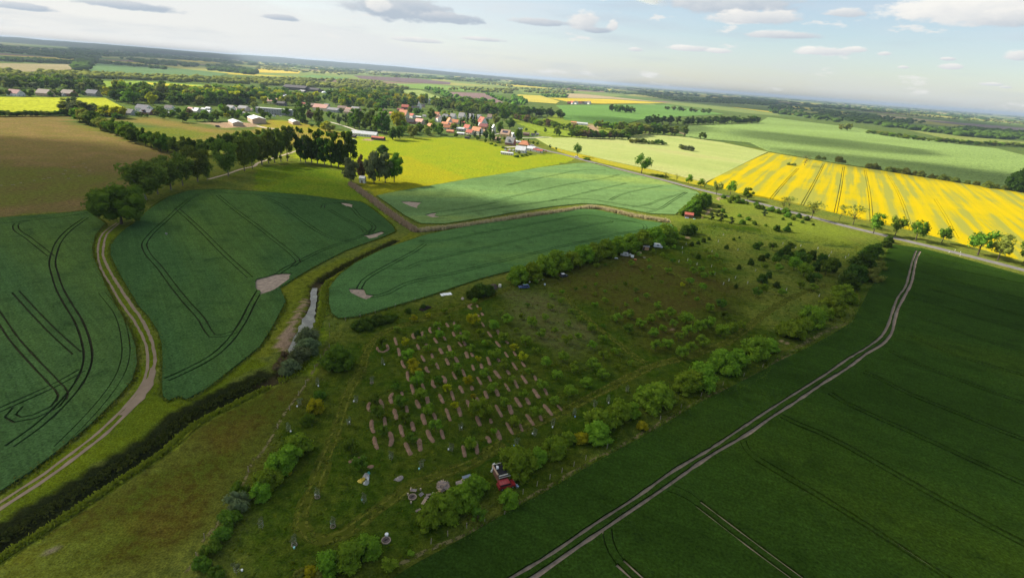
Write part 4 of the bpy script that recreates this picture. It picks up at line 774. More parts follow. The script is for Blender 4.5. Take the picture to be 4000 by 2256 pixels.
shrubs('N', [(60, 640, 160), (240, 690, 150), (430, 680, 170), (480, 780, 160), (760, 800, 140, 'dark'), (970, 870, 140, 'dark'), (620, 860, 120), (370, 870, 80, 'dark'), (1130, 1010, 70, 'dark'), (190, 1110, 120, 'dark'), (480, 1120, 130), (860, 950, 80, 'dark'), (540, 1000, 100)], 'roadside_shrub', 'shrub on the grassy plot below the road', 'shrubs below the road')
shrubs('M', [(1150, 980, 130), (1290, 900, 120), (1390, 1000, 130), (1650, 1080, 125), (2470, 890, 130)], 'young_conifer', 'dark upright young conifer on the wild plot', 'young conifers', key='cypress', leaf='needle', hk=1.35, cat='tree')
shrubs('M', [(1850, 920, 95), (2070, 1000, 115), (1920, 1090, 140), (2230, 1110, 125), (840, 900, 90), (1340, 690, 85), (1430, 800, 125), (1510, 930, 90), (2510, 1160, 70)], 'small_shrub', 'rounded shrub scattered on the wild plot', 'shrubs on the wild plot')
shrubs(7, [(500, 140, 50), (560, 148, 40), (710, 165, 75), (760, 180, 40), (1010, 225, 60), (1070, 230, 70), (1115, 242, 40), (1210, 262, 70), (1260, 268, 60), (1310, 275, 60), (1380, 282, 80), (1470, 300, 60), (1530, 310, 80), (1640, 330, 60), (1690, 338, 50), (1750, 345, 80), (1810, 358, 60), (1880, 370, 70), (2000, 388, 50), (2090, 404, 60), (2200, 420, 90), (2290, 432, 60), (2370, 445, 60)], 'field_shrub', 'small shrub on the boundary behind the rapeseed', 'boundary shrubs behind the rapeseed', leaf='olive')
shrubs(7, [(2480, 430, 170, 'dark'), (2560, 390, 200, 'dark')], 'field_shrub', 'tall dark thicket at the far corner of the rapeseed', 'dark thicket', hk=1.0)
shrubs(7, [(210, 205, 45), (255, 210, 40)], 'field_shrub', 'tiny scrub island in the rapeseed', 'scrub in the rapeseed', key='lowbush', leaf='olive')
shrubs(6, [(1480, 305, 80), (1540, 318, 60), (750, 138, 70)], 'small_shrub', 'low weedy clump on the road verge', 'verge clumps', key='lowbush', hk=.3)
shrubs(5, [(1275, 65, 105)], 'bush', 'round bush alone on the bright meadow', None, leaf='dark', hk=.75)
shrubs(13, [(2540, 660, 190, 'fresh')], 'bush', 'bright green bush behind the red pickup', None)
shrubs(13, [(2230, 830, 150), (1560, 1210, 70, 'fresh'), (1350, 1330, 150, 'fresh')], 'small_shrub', 'loose young shrub at the dark field edge', 'young shrubs at the dark field edge', key='sapling')
shrubs(10, [(1310, 1380, 105, 'yellow')], 'bush', 'small yellow-green bush at the edge of the dark field', None)
shrubs(13, [(335, 400, 50, 'yellow')], 'small_shrub', 'orange-yellow shrub at the short hedge', None, key='lowbush')

# --- orchard trees
def orchard(reg, lst, label_of, group_of, key='orchard', dfl='fresh'):
    for q in lst:
        a, b_, w = q[:3]; lf = {'y': 'yellow', 'd': 'green', 'n': 'dark'}.get(q[3] if len(q) > 3 else '', dfl); s = REG[reg][2]
        x, y = at(reg, a, b_+w*.42); wm_ = 1.12*w/s*mpp(x, y); h = wm_*random.uniform(.92, 1.12); k = key if wm_ > 3.2 or key != 'orchard' else 'sapling'
        if lf in ('green', 'dark') and key == 'orchard': k = 'bush' if q[3] == 'n' else 'orchard'
        plant('fruit_tree' if k != 'bush' else 'shrub', k, lf, (x, y), h, label_of[lf], 'tree' if k != 'bush' else 'bush', group_of+' '+lf, wide=(wm_/PROT[k][2])/(h/PROT[k][1]), parts=k != 'bush')
LA = {'fresh': 'light green young fruit tree between woodchip strips', 'yellow': 'yellow-leaved young fruit tree in the woodchip plot', 'green': 'dense dark green young tree in the woodchip plot', 'dark': 'small dark shrub in the woodchip plot'}
orchard('A', [(2340, 90, 110), (2440, 260, 75, 'y'), (2300, 480, 210, 'y'), (1100, 440, 125, 'y'), (1410, 370, 95, 'y'), (1730, 280, 110), (1975, 650, 150), (1590, 580, 150), (2110, 830, 220), (2440, 720, 140), (480, 940, 200, 'd'), (945, 930, 160, 'y'), (1640, 760, 170), (2540, 930, 120), (1400, 1040, 160), (990, 1180, 200), (1870, 1170, 160), (2250, 1040, 150), (1110, 1370, 210, 'y'), (2410, 1260, 115, 'y'), (1480, 1330, 120), (2000, 1400, 130), (1190, 740, 120, 'n'), (1270, 850, 150), (780, 660, 130), (1850, 430, 120)], LA, 'mulched plot trees')
orchard('B', [(1160, 30, 180, 'y'), (1180, 230, 230), (1620, 220, 140, 'd'), (1990, 60, 130, 'd'), (2210, 230, 170, 'y'), (1780, 390, 160, 'y'), (740, 350, 140, 'd'), (320, 600, 190, 'd'), (850, 650, 230, 'd'), (380, 870, 230, 'd'), (1260, 500, 220), (1410, 820, 210), (1930, 740, 150, 'y'), (2310, 560, 100, 'y'), (2430, 830, 330), (950, 1000, 210, 'd'), (480, 1260, 220, 'd'), (1560, 1160, 230), (1070, 1380, 210, 'd'), (2280, 1430, 120), (2520, 90, 150)], LA, 'mulched plot trees')
orchard('C', [(150, 590, 180), (330, 810, 170), (50, 940, 140), (550, 1030, 150, 'y'), (730, 1220, 160, 'y'), (150, 1150, 210), (350, 1380, 180)], LA, 'mulched plot trees')
orchard('D', [(850, 50, 140), (500, 220, 140), (1110, 320, 180), (100, 380, 180), (740, 520, 170), (360, 680, 180), (1380, 640, 180), (40, 850, 150), (980, 860, 220), (560, 1050, 200), (150, 1260, 120)], LA, 'mulched plot trees')
orchard(13, [(960, 140, 125, 'd'), (1045, 310, 125, 'd'), (2160, 110, 100)], LA, 'mulched plot trees')
LB = {'fresh': 'small light green fruit tree on the brownish orchard meadow', 'yellow': 'small yellow fruit tree on the open orchard meadow', 'green': 'small dark green fruit tree on the open orchard meadow', 'dark': 'small dark shrub on the open orchard meadow'}
orchard('C', [(430, 460, 190), (910, 520, 190), (280, 320, 110), (600, 690, 110), (780, 880, 190), (1090, 760, 160), (1180, 430, 140), (1280, 210, 120), (1490, 90, 120), (1690, 290, 100), (1890, 440, 130), (2110, 630, 160), (1630, 550, 120), (1840, 800, 140), (1600, 860, 190), (2100, 980, 160), (2340, 860, 150), (2350, 1190, 170), (1180, 1310, 210), (1530, 1220, 180), (1740, 1400, 160), (2140, 1370, 240), (2540, 1090, 80), (2180, 160, 110), (2380, 80, 120), (980, 1090, 130), (1370, 680, 120), (820, 160, 90, 'd'), (720, 400, 120), (2340, 590, 80, 'd'), (2530, 440, 90)], LB, 'open orchard trees')
orchard('D', [(1410, 120, 200), (2340, 90, 200), (2000, 280, 190), (1670, 460, 220), (1750, 20, 150)], LB, 'open orchard trees')
orchard('E', [(440, 70, 100), (230, 160, 80), (860, 170, 130), (30, 230, 80), (270, 350, 180), (50, 440, 170), (500, 540, 170), (710, 450, 170), (910, 370, 150), (1130, 340, 170), (1420, 460, 230), (1160, 550, 140), (1870, 520, 210), (1690, 620, 200), (1470, 710, 240), (960, 650, 140), (770, 740, 160), (1280, 810, 160), (270, 650, 160, 'd'), (830, 1000, 210), (1050, 950, 180), (1770, 910, 230), (1520, 1030, 200), (1330, 1140, 200), (40, 1110, 130), (300, 1340, 120), (2140, 150, 180, 'd'), (1900, 240, 150), (2190, 380, 160, 'd'), (2130, 690, 240), (2320, 620, 200), (1650, 60, 90), (2540, 580, 150), (30, 1400, 110)], LB, 'open orchard trees')
orchard('F', [(340, 780, 110), (690, 850, 80), (680, 700, 70), (780, 530, 70), (490, 600, 90), (960, 610, 90), (1170, 730, 100, 'd'), (1060, 920, 120), (940, 1150, 70), (1360, 1210, 80, 'y'), (1510, 1140, 130), (1750, 1250, 150), (1570, 1340, 80), (1420, 1380, 70), (1580, 930, 140), (1740, 890, 120), (1800, 1030, 120), (1950, 980, 110), (1490, 770, 100), (430, 1310, 110, 'd'), (210, 1190, 80, 'd'), (30, 1260, 80), (640, 1430, 100), (750, 1040, 60), (540, 920, 70), (2200, 900, 80), (2500, 840, 80, 'n'), (2440, 1230, 70, 'n'), (1680, 630, 80, 'n'), (1570, 590, 110), (1900, 650, 80), (2030, 620, 90), (2100, 750, 90), (1550, 380, 70, 'n'), (1680, 350, 70, 'n'), (1790, 310, 70, 'n'), (1900, 270, 60, 'n'), (2400, 280, 50, 'n'), (2510, 245, 40, 'n'), (2250, 440, 80, 'n'), (1190, 450, 80), (1050, 470, 80), (1830, 520, 80)], LB, 'open orchard trees')
orchard('H', [(2210, 820, 100), (2220, 1000, 60), (2190, 1190, 70), (2380, 1340, 70), (2180, 1390, 80), (1790, 1290, 70, 'd'), (1980, 1260, 70, 'd'), (1520, 1350, 90), (1310, 1430, 100), (770, 1210, 80), (990, 1130, 90), (2390, 800, 60, 'd'), (1430, 1060, 60, 'd')], LB, 'open orchard trees')
LC = {'green': 'dark bushy tree in the thicket at the far end of the orchard', 'dark': 'low dark shrub in the thicket at the far end of the orchard', 'fresh': 'lighter bushy tree in the thicket at the far end of the orchard'}
orchard('G', [(270, 420, 120, 'n'), (350, 385, 90, 'd'), (600, 440, 150, 'd'), (960, 440, 140, 'd'), (880, 520, 140, 'n'), (740, 590, 140, 'n'), (1180, 550, 120, 'n'), (960, 600, 100, 'n'), (1000, 660, 90, 'n'), (1370, 610, 150, 'n'), (1590, 700, 170, 'n'), (370, 660, 110, 'n'), (480, 620, 90, 'n'), (650, 720, 150, 'd'), (870, 690, 150, 'd'), (1140, 680, 220, 'd'), (1240, 720, 200, 'd'), (160, 750, 100, 'n'), (1030, 800, 240), (1460, 840, 150, 'n'), (1700, 820, 260, 'd'), (1870, 770, 140, 'n'), (1830, 890, 110, 'n'), (1220, 930, 240), (1660, 920, 200, 'd'), (520, 1010, 100, 'n'), (390, 1080, 170, 'n'), (1350, 1070, 140, 'n'), (1480, 1050, 130, 'd'), (680, 1200, 120, 'n'), (1160, 1200, 130), (1420, 1260, 140), (260, 1360, 160, 'd'), (780, 1360, 130), (430, 840, 120), (730, 870, 140), (390, 1280, 150), (680, 70, 110, 'n'), (890, 80, 110, 'n')], LC, 'thicket trees')

# --- big trees: (region, base x, base y, crown width px, height px)
def trees(reg, lst, name, key, label, group, leaf='green', parts=True, cat='tree', wide=None):
    for q in lst:
        a, b_, w, hp = q[:4]; lf = q[4] if len(q) > 4 else leaf; s = REG[reg][2]; x, y = at(reg, a, b_); k = mpp(x, y)/s; h = hp*k/.93
        plant(name, key, lf, (x, y), h, label, cat, group, wide=(.84*w*k/PROT[key][2])/(h/PROT[key][1]), parts=parts)
trees(4, [(1225, 800, 540, 345)], 'oak_tree', 'oak', 'big dark round oak where the dirt track meets the field', None, 'green')
trees(4, [(1470, 560, 430, 350), (1590, 500, 250, 300), (1720, 455, 290, 300), (1840, 415, 250, 290), (1990, 375, 290, 320), (2090, 365, 120, 200)], 'poplar_tree', 'fan', 'many-stemmed poplar leaning out beside the big dark oak', 'fan-shaped poplars beside the oak', 'pop')
trees(4, [(2300, 320, 260, 330), (2460, 270, 190, 300), (2540, 250, 150, 300)], 'poplar_tree', 'fan', 'tall poplar standing by the gravel lane before the meadow', 'poplars along the lane', 'pop')
trees(5, [(60, 205, 150, 300), (130, 195, 130, 290), (190, 185, 130, 300), (250, 178, 120, 300), (315, 170, 130, 310)], 'poplar_tree', 'tall', 'tall poplar in the first block by the lane gap', 'first block of tall poplars', 'pop')
trees(5, [(450, 175, 120, 300), (500, 185, 120, 290), (560, 190, 130, 300), (620, 200, 130, 310), (690, 215, 130, 300), (760, 225, 140, 300), (830, 235, 150, 320), (900, 240, 150, 320), (950, 232, 150, 320)], 'poplar_tree', 'tall', 'dark poplar in the dense block beside the willows', 'second block of dark poplars', 'dark')
trees(5, [(960, 395, 170, 230, 'grey'), (1190, 400, 200, 290, 'grey'), (1300, 390, 180, 270, 'grey'), (1390, 380, 180, 260, 'green'), (1080, 370, 120, 230, 'copper'), (1240, 370, 160, 250, 'green')], 'willow_tree', 'broad', 'rounded grey-green willow in the clump by the white shed', 'willow clump', 'grey')
trees(7, [(1060, 895, 190, 190, 'green'), (1278, 915, 150, 180), (1485, 965, 190, 190), (1745, 990, 150, 160), (2110, 1112, 300, 240, 'green'), (2310, 1168, 200, 250, 'olive'), (2570, 1190, 160, 200)], 'roadside_tree', 'road', 'leafy tree leaning beside the road along the rapeseed', 'leafy roadside trees by the rapeseed', 'green')
trees(7, [(150, 662, 100, 120), (205, 658, 110, 120), (435, 746, 190, 170), (712, 782, 80, 160), (852, 812, 190, 180)], 'roadside_tree', 'bare', 'thin-leaved tree with bare branches beside the rapeseed', 'thin roadside trees', 'olive')
trees(6, [(655, 120, 90, 118)], 'roadside_tree', 'road', 'solitary dark tree beside the road near the village', None, 'green')
trees(6, [(1300, 292, 175, 180)], 'roadside_tree', 'road', 'large spreading tree alone beside the road bend', None, 'green')
trees(6, [(1545, 348, 65, 65), (1655, 375, 45, 75)], 'roadside_tree', 'bare', 'spindly young tree on the road verge', 'spindly verge trees', 'olive')
trees(6, [(1770, 405, 70, 95), (1895, 435, 75, 85), (2055, 503, 110, 120, 'olive'), (2195, 505, 115, 130, 'fresh')], 'roadside_tree', 'road', 'small round tree beside the road before the rapeseed', 'small roadside trees', 'fresh')
trees(6, [(2365, 558, 130, 110)], 'roadside_tree', 'broad', 'dense dark tree at the corner of the rapeseed field', None, 'green')
trees(7, [(365, 218, 85, 100)], 'field_tree', 'bare', 'pale half-bare tree standing in the rapeseed', None, 'grey')
trees(1, [(990, 1290, 110, 170), (1040, 1300, 110, 180), (1100, 1310, 120, 185), (1160, 1320, 130, 190), (1215, 1335, 130, 210), (1270, 1345, 130, 215), (1310, 1340, 100, 200), (955, 1270, 90, 120)], 'poplar_tree', 'tall', 'sunlit tall poplar behind the long grey barn', 'poplars behind the long barn', 'green', False)
trees(1, [(440, 1235, 70, 190), (470, 1240, 90, 190), (400, 1200, 60, 120)], 'poplar_tree', 'poplar', 'slender poplar beside the apartment block', 'slender poplars', 'green', False)
trees(1, [(640, 1280, 110, 170), (700, 1320, 110, 90, 'yellow'), (750, 1335, 110, 90, 'olive'), (640, 1290, 60, 60)], 'meadow_tree', 'broad', 'tree on the meadow between barns and village', 'meadow trees by the barns', 'green', False)
trees(1, [(1375, 1405, 90, 100), (1450, 1405, 110, 120), (1580, 1390, 110, 110, 'olive'), (1650, 1345, 90, 100), (1730, 1365, 90, 90, 'olive'), (1840, 1360, 100, 80), (1790, 1340, 80, 90), (1430, 1300, 160, 150, 'yellow'), (1500, 1330, 100, 100), (1540, 1350, 80, 90)], 'village_tree', 'broad', 'rounded tree on the meadow edge of the village', 'trees on the meadow edge of the village', 'green', False)
trees('e', [(420, 800, 90, 270), (500, 790, 90, 200), (660, 700, 100, 330), (790, 780, 90, 350), (870, 800, 110, 320), (945, 760, 60, 300), (1060, 1230, 90, 300), (920, 1180, 70, 200), (870, 1180, 70, 180), (1250, 1020, 50, 160)], 'conifer_tree', 'cone', 'dark pointed conifer among the red-roofed houses', 'village conifers', 'needle', False)
trees('e', [(1250, 1240, 240, 260, 'dark'), (960, 860, 120, 240), (180, 920, 240, 200, 'olive'), (1420, 1300, 160, 280), (1240, 1350, 130, 130), (980, 1270, 120, 140), (1720, 1040, 220, 330), (1600, 760, 300, 320, 'olive'), (1830, 620, 260, 420), (1950, 620, 230, 400), (2350, 1290, 280, 360), (2060, 880, 340, 300, 'dark'), (700, 1180, 150, 100), (260, 1170, 160, 130), (1680, 1320, 170, 150, 'dark'), (1500, 1100, 120, 140)], 'village_tree', 'broad', 'leafy tree among the eastern houses of the village', 'trees among the eastern houses', 'green', False)
trees('d', [(430, 1180, 520, 480, 'olive'), (1580, 960, 330, 370), (870, 720, 200, 200, 'olive'), (1100, 760, 280, 200), (1850, 720, 250, 230), (2000, 1080, 200, 260, 'dark'), (1160, 1340, 250, 270), (940, 1390, 290, 220, 'copper'), (1440, 1380, 260, 180, 'copper'), (1800, 1400, 260, 230), (540, 1420, 260, 220, 'dark'), (290, 1430, 230, 230), (1900, 1200, 190, 140), (1600, 1090, 200, 130, 'yellow'), (960, 540, 320, 290), (2330, 1240, 230, 180, 'olive')], 'village_tree', 'broad', 'leafy tree among the western houses of the village', 'trees among the western houses', 'green', False)
trees('f', [(1080, 600, 260, 290), (2330, 430, 220, 260, 'fresh'), (2440, 450, 130, 180), (1630, 390, 120, 120), (1960, 330, 110, 160), (1330, 280, 110, 100), (1700, 750, 100, 110), (1560, 710, 90, 90), (2120, 850, 110, 110), (2320, 910, 70, 90), (1240, 610, 60, 70), (1400, 620, 60, 70), (440, 330, 240, 330), (220, 620, 160, 220), (600, 590, 110, 110), (1090, 1040, 150, 100, 'olive')], 'village_tree', 'broad', 'tree by the farmstead where the road enters the village', 'trees by the road farmstead', 'green', False)
shrubs('f', [(560, 820, 120), (640, 840, 110, 'dark'), (1020, 1110, 150, 'dark'), (1200, 1090, 140, 'green'), (1330, 1070, 130), (1460, 1040, 110), (940, 1120, 70, 'fresh'), (400, 640, 150, 'dark'), (160, 690, 120), (300, 740, 120)], 'garden_hedge', 'clipped garden hedge around the farmstead', 'farmstead hedges', key='lowbush', hk=.45)
trees('a', [(1700, 890, 300, 230, 'dark'), (1450, 760, 170, 150), (1890, 760, 170, 190, 'copper'), (2060, 860, 220, 190), (2250, 850, 240, 230), (2450, 880, 200, 170), (120, 700, 180, 160), (60, 800, 260, 130), (660, 750, 150, 110), (790, 760, 110, 80), (1190, 800, 150, 110), (560, 740, 110, 90)], 'village_tree', 'broad', 'tree in the gardens of the dark-roofed houses', 'trees by the dark-roofed houses', 'green', False)
trees('b', [(100, 860, 260, 220), (300, 850, 260, 230), (530, 740, 240, 260), (700, 790, 240, 210), (820, 810, 160, 160), (1060, 800, 180, 130), (1500, 790, 230, 180), (1640, 800, 130, 130), (2040, 730, 200, 190), (1400, 690, 120, 150), (1300, 650, 140, 130), (450, 640, 180, 190, 'fresh'), (1260, 560, 180, 160, 'olive'), (2510, 910, 120, 90)], 'village_tree', 'broad', 'tree around the farm halls and the apartment block', 'trees around the farm halls', 'green', False)
trees('c', [(300, 920, 120, 90), (430, 1000, 120, 70, 'dark'), (1130, 950, 170, 230, 'grey'), (1290, 950, 190, 260, 'grey'), (1000, 830, 170, 150, 'fresh'), (420, 830, 260, 220, 'copper'), (880, 780, 160, 150), (2480, 1340, 200, 270, 'dark'), (330, 600, 180, 190), (1190, 660, 150, 110, 'dark'), (1620, 620, 110, 90, 'olive')], 'village_tree', 'broad', 'tree around the pink-roofed farm buildings', 'trees around the pink-roofed farm', 'green', False)
# rows of trees given by a line of base points
def row(pxs, n, w, h, name, key, label, group, leaf='green', parts=False, jit=.35):
    P = [Vector(p) for p in G(pxs)]; ls = [(b_-a).length for a, b_ in zip(P, P[1:])]; tot = sum(ls)
    for i in range(n):
        t = (i+.5+random.uniform(-jit, jit))/n*tot; k = 0
        while k < len(ls)-1 and t > ls[k]: t -= ls[k]; k += 1
        p = P[k].lerp(P[k+1], min(1, t/ls[k])); hh = h*random.uniform(.8, 1.2); lf = leaf if isinstance(leaf, str) else random.choice(leaf)
        plant(name, key, lf, (p.x+random.uniform(-1, 1)*w*.2, p.y+random.uniform(-1, 1)*w*.2), hh, label, 'tree', group, wide=(w*random.uniform(.85, 1.2)/PROT[key][2])/(hh/PROT[key][1]), parts=parts)
row(D([(195, 302), (240, 320), (300, 338), (350, 362), (400, 378), (440, 388)]), 20, 13, 14, 'row_tree', 'broad', 'tree of the dark row between the two brown fields', 'tree row between the brown fields', ['green', 'green', 'dark', 'olive'])
row(D([(430, 386), (500, 393), (560, 388), (620, 375), (690, 365), (735, 360)]), 18, 12, 16, 'row_tree', 'broad', 'tree of the row behind the fan-shaped poplars', 'tree row behind the poplars', ['green', 'dark', 'pop'])
row(T(0, [(0, 1170), (300, 1170), (650, 1165), (700, 1165)]), 22, 9, 6, 'hedge_tree', 'broad', 'low tree of the hedge between yellow-green and brown field', 'field hedge on the left', ['dark', 'green', 'olive'])
row(T(0, [(690, 1150), (760, 1165), (900, 1190)]), 6, 15, 19, 'row_tree', 'tall', 'pale green tall tree at the head of the dark row', 'pale trees at the row head', ['olive', 'grey'])
row(T(0, [(950, 1150), (1050, 1160), (1150, 1180), (1230, 1190)]), 7, 15, 13, 'row_tree', 'broad', 'yellow-blooming tree beside the pale tall trees', 'yellowish trees', ['yellow', 'olive', 'yellow'])
row(T(2, [(1140, 1385), (1330, 1350), (1500, 1355), (1740, 1375)]), 20, 15, 19, 'belt_tree', 'tall', 'tall poplar of the shelter belt above the pale barley', 'shelter belt poplars', ['green', 'pop', 'olive'])
row(T(2, [(1330, 1250), (1760, 1255), (2150, 1245), (2480, 1235)]), 34, 16, 19, 'belt_tree', 'tall', 'dark poplar of the long straight belt between green fields', 'long dark poplar belt', ['dark', 'green', 'dark'])
row(T(2, [(600, 1385), (830, 1395), (1100, 1400), (1160, 1410)]), 18, 12, 12, 'belt_tree', 'broad', 'mixed tree of the belt at the barley head', 'mixed belt at the barley head', ['green', 'copper', 'olive', 'dark'])
row(T(2, [(850, 1290), (1100, 1320), (1330, 1340)]), 12, 15, 16, 'belt_tree', 'broad', 'pale green tree behind the copper-brown belt', 'pale trees behind the belt', ['fresh', 'olive'])
row(T(2, [(1190, 1440), (1350, 1450), (1530, 1460)]), 9, 10, 7, 'field_shrub', 'broad', 'low tree of the clump in the pale barley', 'clump in the pale barley', ['green', 'olive'])
row(T(6, [(1680, 45), (1760, 65), (1835, 70)]), 5, 9, 7, 'field_shrub', 'broad', 'grey-green low tree of the small clump in the barley', 'small clump in the barley', ['grey', 'olive'])
row(T(2, [(990, 1120), (1080, 1130), (1220, 1140)]), 7, 22, 20, 'field_tree', 'broad', 'tree of the round copse in the green field', 'copse in the green field', ['green', 'dark'])
row(T(2, [(1895, 1400), (1945, 1410)]), 2, 9, 14, 'field_tree', 'tall', 'upright tree at the field corner beyond the barley', 'upright trees past the barley')
row(T(2, [(0, 1140), (60, 1180), (250, 1170), (440, 1180), (500, 1190)]), 22, 16, 20, 'belt_tree', 'tall', 'dark tall tree of the wood east of the village', 'wood east of the village', ['dark', 'green', 'dark'])
row(T(2, [(20, 1200), (200, 1250), (400, 1290), (620, 1320), (780, 1380)]), 26, 13, 13, 'belt_tree', 'broad', 'tree of the wood edge below the green far field', 'wood edge east of the village', ['green', 'dark', 'copper', 'fresh'])
row(T(3, [(740, 1310), (830, 1320)]), 2, 20, 20, 'field_tree', 'broad', 'solitary rounded tree at the edge of the far green field', 'solitary far trees', 'olive')
row(T(3, [(1000, 1345), (1080, 1350), (1160, 1365), (1400, 1400), (1700, 1430), (2000, 1453), (2576, 1480)]), 40, 20, 11, 'field_tree', 'broad', 'pale shrubby tree on the far edge of the green field', 'shrubby far field edge', ['olive', 'fresh', 'green'])
row(T(2, [(1550, 1105), (1700, 1120), (1820, 1130), (1950, 1140), (1980, 1145)]), 8, 20, 17, 'field_tree', 'broad', 'tree of the loose row on the far green field', 'loose far row', ['green', 'olive'])
row(T(0, [(1180, 1165), (1220, 1170)]), 2, 10, 10, 'row_tree', 'broad', 'dark green tree beside the first dark-roofed house', 'trees by the first dark roof', 'dark')

# woods and village greenery: random in outline
HOUSES = []
def joined(name, lst, leafs, label):
    """trees too many to count: joined into one mesh per leaf colour"""
    for lf in sorted(set(leafs)):
        vs = []; fs = []; base = 0
        for (x, y, w, h), l in zip(lst, leafs):
            if l != lf: continue
            v, f, t, bark = random.choice(PROT['farbroad'][0]); a = random.uniform(0, 6.28); c, s_ = math.cos(a), math.sin(a); k = w/PROT['farbroad'][2]
            q = np.stack([(v[:, 0]*c-v[:, 1]*s_)*k+x, (v[:, 0]*s_+v[:, 1]*c)*k+y, v[:, 2]*h/PROT['farbroad'][1]], -1); vs.append(q)
            for g in f: fs.append([int(i)+base for i in g])
            base += len(q)
        o = mk(name, np.concatenate(vs), fs, L[lf]); tag(o, label+' with '+{'olive': 'olive', 'green': 'green', 'fresh': 'bright green', 'grey': 'grey-green', 'dark': 'dark', 'yellow': 'yellowish', 'needle': 'blackish'}[lf]+' leaves', 'woodland', kind='stuff')
def wood(pxs, n, wr, label, group, leaf, key='broad', name='woodland_tree', gap=.55, stuff=False):
    lst = []; lfs = []
    P = [(a, b_) for a, b_ in pxs]; xs = [p[0] for p in P]; ys = [p[1] for p in P]; k = 0; tries = 0; mine = []
    while k < n and tries < n*40:
        tries += 1; p = (random.uniform(min(xs), max(xs)), random.uniform(min(ys), max(ys)))
        if not inpoly(np.array([p[0]]), np.array([p[1]]), P)[0]: continue
        x, y = gp(p); w = random.uniform(*wr)
        if any(abs(x-q[0]) < w*gap and abs(y-q[1]) < w*gap*1.3 for q in mine): continue
        mine.append((x, y)); h = w*random.uniform(.85, 1.25); k += 1
        if stuff: lst.append((x, y, w, h)); lfs.append(random.choice(leaf)); continue
        plant(name, key, random.choice(leaf), (x, y), h, label, 'tree', group, wide=(w/PROT[key][2])/(h/PROT[key][1]), parts=False)
    if stuff: joined('wood', lst, lfs, label)
MIX = ['green', 'green', 'olive', 'dark', 'fresh', 'yellow']
wood([Q('h', 0, 240), Q('h', 950, 240), Q('h', 1100, 140), Q('h', 1700, 180), Q('h', 2050, 330), Q('h', 2050, 430), Q('h', 1500, 380), Q('h', 0, 350)], 110, (11, 19), 'trees of the left hamlet behind its roofs', '', ['olive', 'green', 'fresh', 'grey', 'dark'], stuff=True, gap=.4)
wood([Q('h', 0, 430), Q('h', 2050, 450), Q('h', 2050, 520), Q('h', 0, 505)], 30, (6, 10), 'low garden tree in front of the far left roofs', 'garden trees of the left hamlet', ['dark', 'green', 'olive'], name='garden_tree')
wood([Q('h', 2080, 380), Q('h', 2576, 360), Q('a', 900, 150), Q('a', 1800, 200), Q('a', 1800, 470), Q('a', 700, 470), Q('a', 400, 440), Q('h', 2420, 620), Q('h', 2130, 530)], 62, (15, 24), 'big tree of the wood behind the dark-roofed houses', 'wood behind the dark roofs', MIX, gap=.45)
wood([Q('a', 1800, 180), Q('a', 2572, 150), Q('b', 500, 130), Q('b', 1300, 200), Q('b', 1600, 330), Q('b', 1300, 430), Q('b', 350, 450), Q('a', 1800, 480)], 120, (13, 21), 'wood behind the white bungalows', '', MIX, stuff=True, gap=.4)
wood([Q('b', 380, 300), Q('b', 1080, 300), Q('b', 1080, 480), Q('b', 400, 480)], 26, (14, 20), 'dark fir-green tree in the block behind the bungalows', 'dark wood block', ['dark', 'needle'], gap=.45)
wood([Q('b', 1300, 100), Q('b', 2572, 200), Q('c', 500, 250), Q('c', 900, 200), Q('c', 900, 430), Q('c', 0, 450), Q('b', 1500, 480)], 75, (10, 18), 'trees scattered round the old farm', '', MIX, stuff=True, gap=.45)
wood([Q('c', 850, 230), Q('c', 1200, 120), Q('c', 2572, 120), Q('d', 800, 150), Q('d', 1450, 230), Q('d', 1450, 420), Q('d', 500, 440), Q('c', 2300, 430), Q('c', 1600, 420), Q('c', 900, 400)], 190, (12, 20), 'parkland west of the church', '', MIX, stuff=True, gap=.36)
wood([Q('c', 900, 400), Q('c', 1600, 420), Q('c', 2572, 420), Q('d', 500, 440), Q('d', 450, 540), Q('c', 2300, 590), Q('c', 1650, 560), Q('c', 950, 480)], 44, (13, 20), 'big tree at the village edge of the parkland', 'trees at the parkland edge', MIX, gap=.42)
wood([Q('d', 1500, 420), Q('d', 2564, 280), Q('e', 1500, 180), Q('e', 1900, 300), Q('e', 1600, 430), Q('e', 700, 380), Q('e', 0, 350), Q('d', 2300, 620), Q('d', 1700, 540)], 115, (13, 21), 'tree of the wood behind the grey-roofed row', 'wood behind the grey roofs', ['olive', 'green', 'fresh', 'green', 'dark'], gap=.38)
wood([Q('e', 1550, 250), Q('e', 2300, 260), Q('e', 2564, 400), Q('e', 2564, 600), Q('e', 1900, 620)], 26, (13, 19), 'tree of the wood beside the green paddock', 'wood by the paddock', ['green', 'fresh', 'dark'], gap=.45)
wood([Q('d', 200, 700), Q('d', 2500, 700), Q('e', 1500, 700), Q('e', 1500, 1100), Q('d', 2500, 1100), Q('d', 500, 1150)], 44, (5, 8.5), 'small garden tree between the village houses', 'small garden trees', MIX, name='garden_tree')
wood([Q('a', 500, 700), Q('a', 2500, 640), Q('b', 1100, 640), Q('b', 1100, 800), Q('a', 1200, 780)], 26, (6, 10), 'small garden tree between the white bungalows', 'small bungalow garden trees', MIX, name='garden_tree')
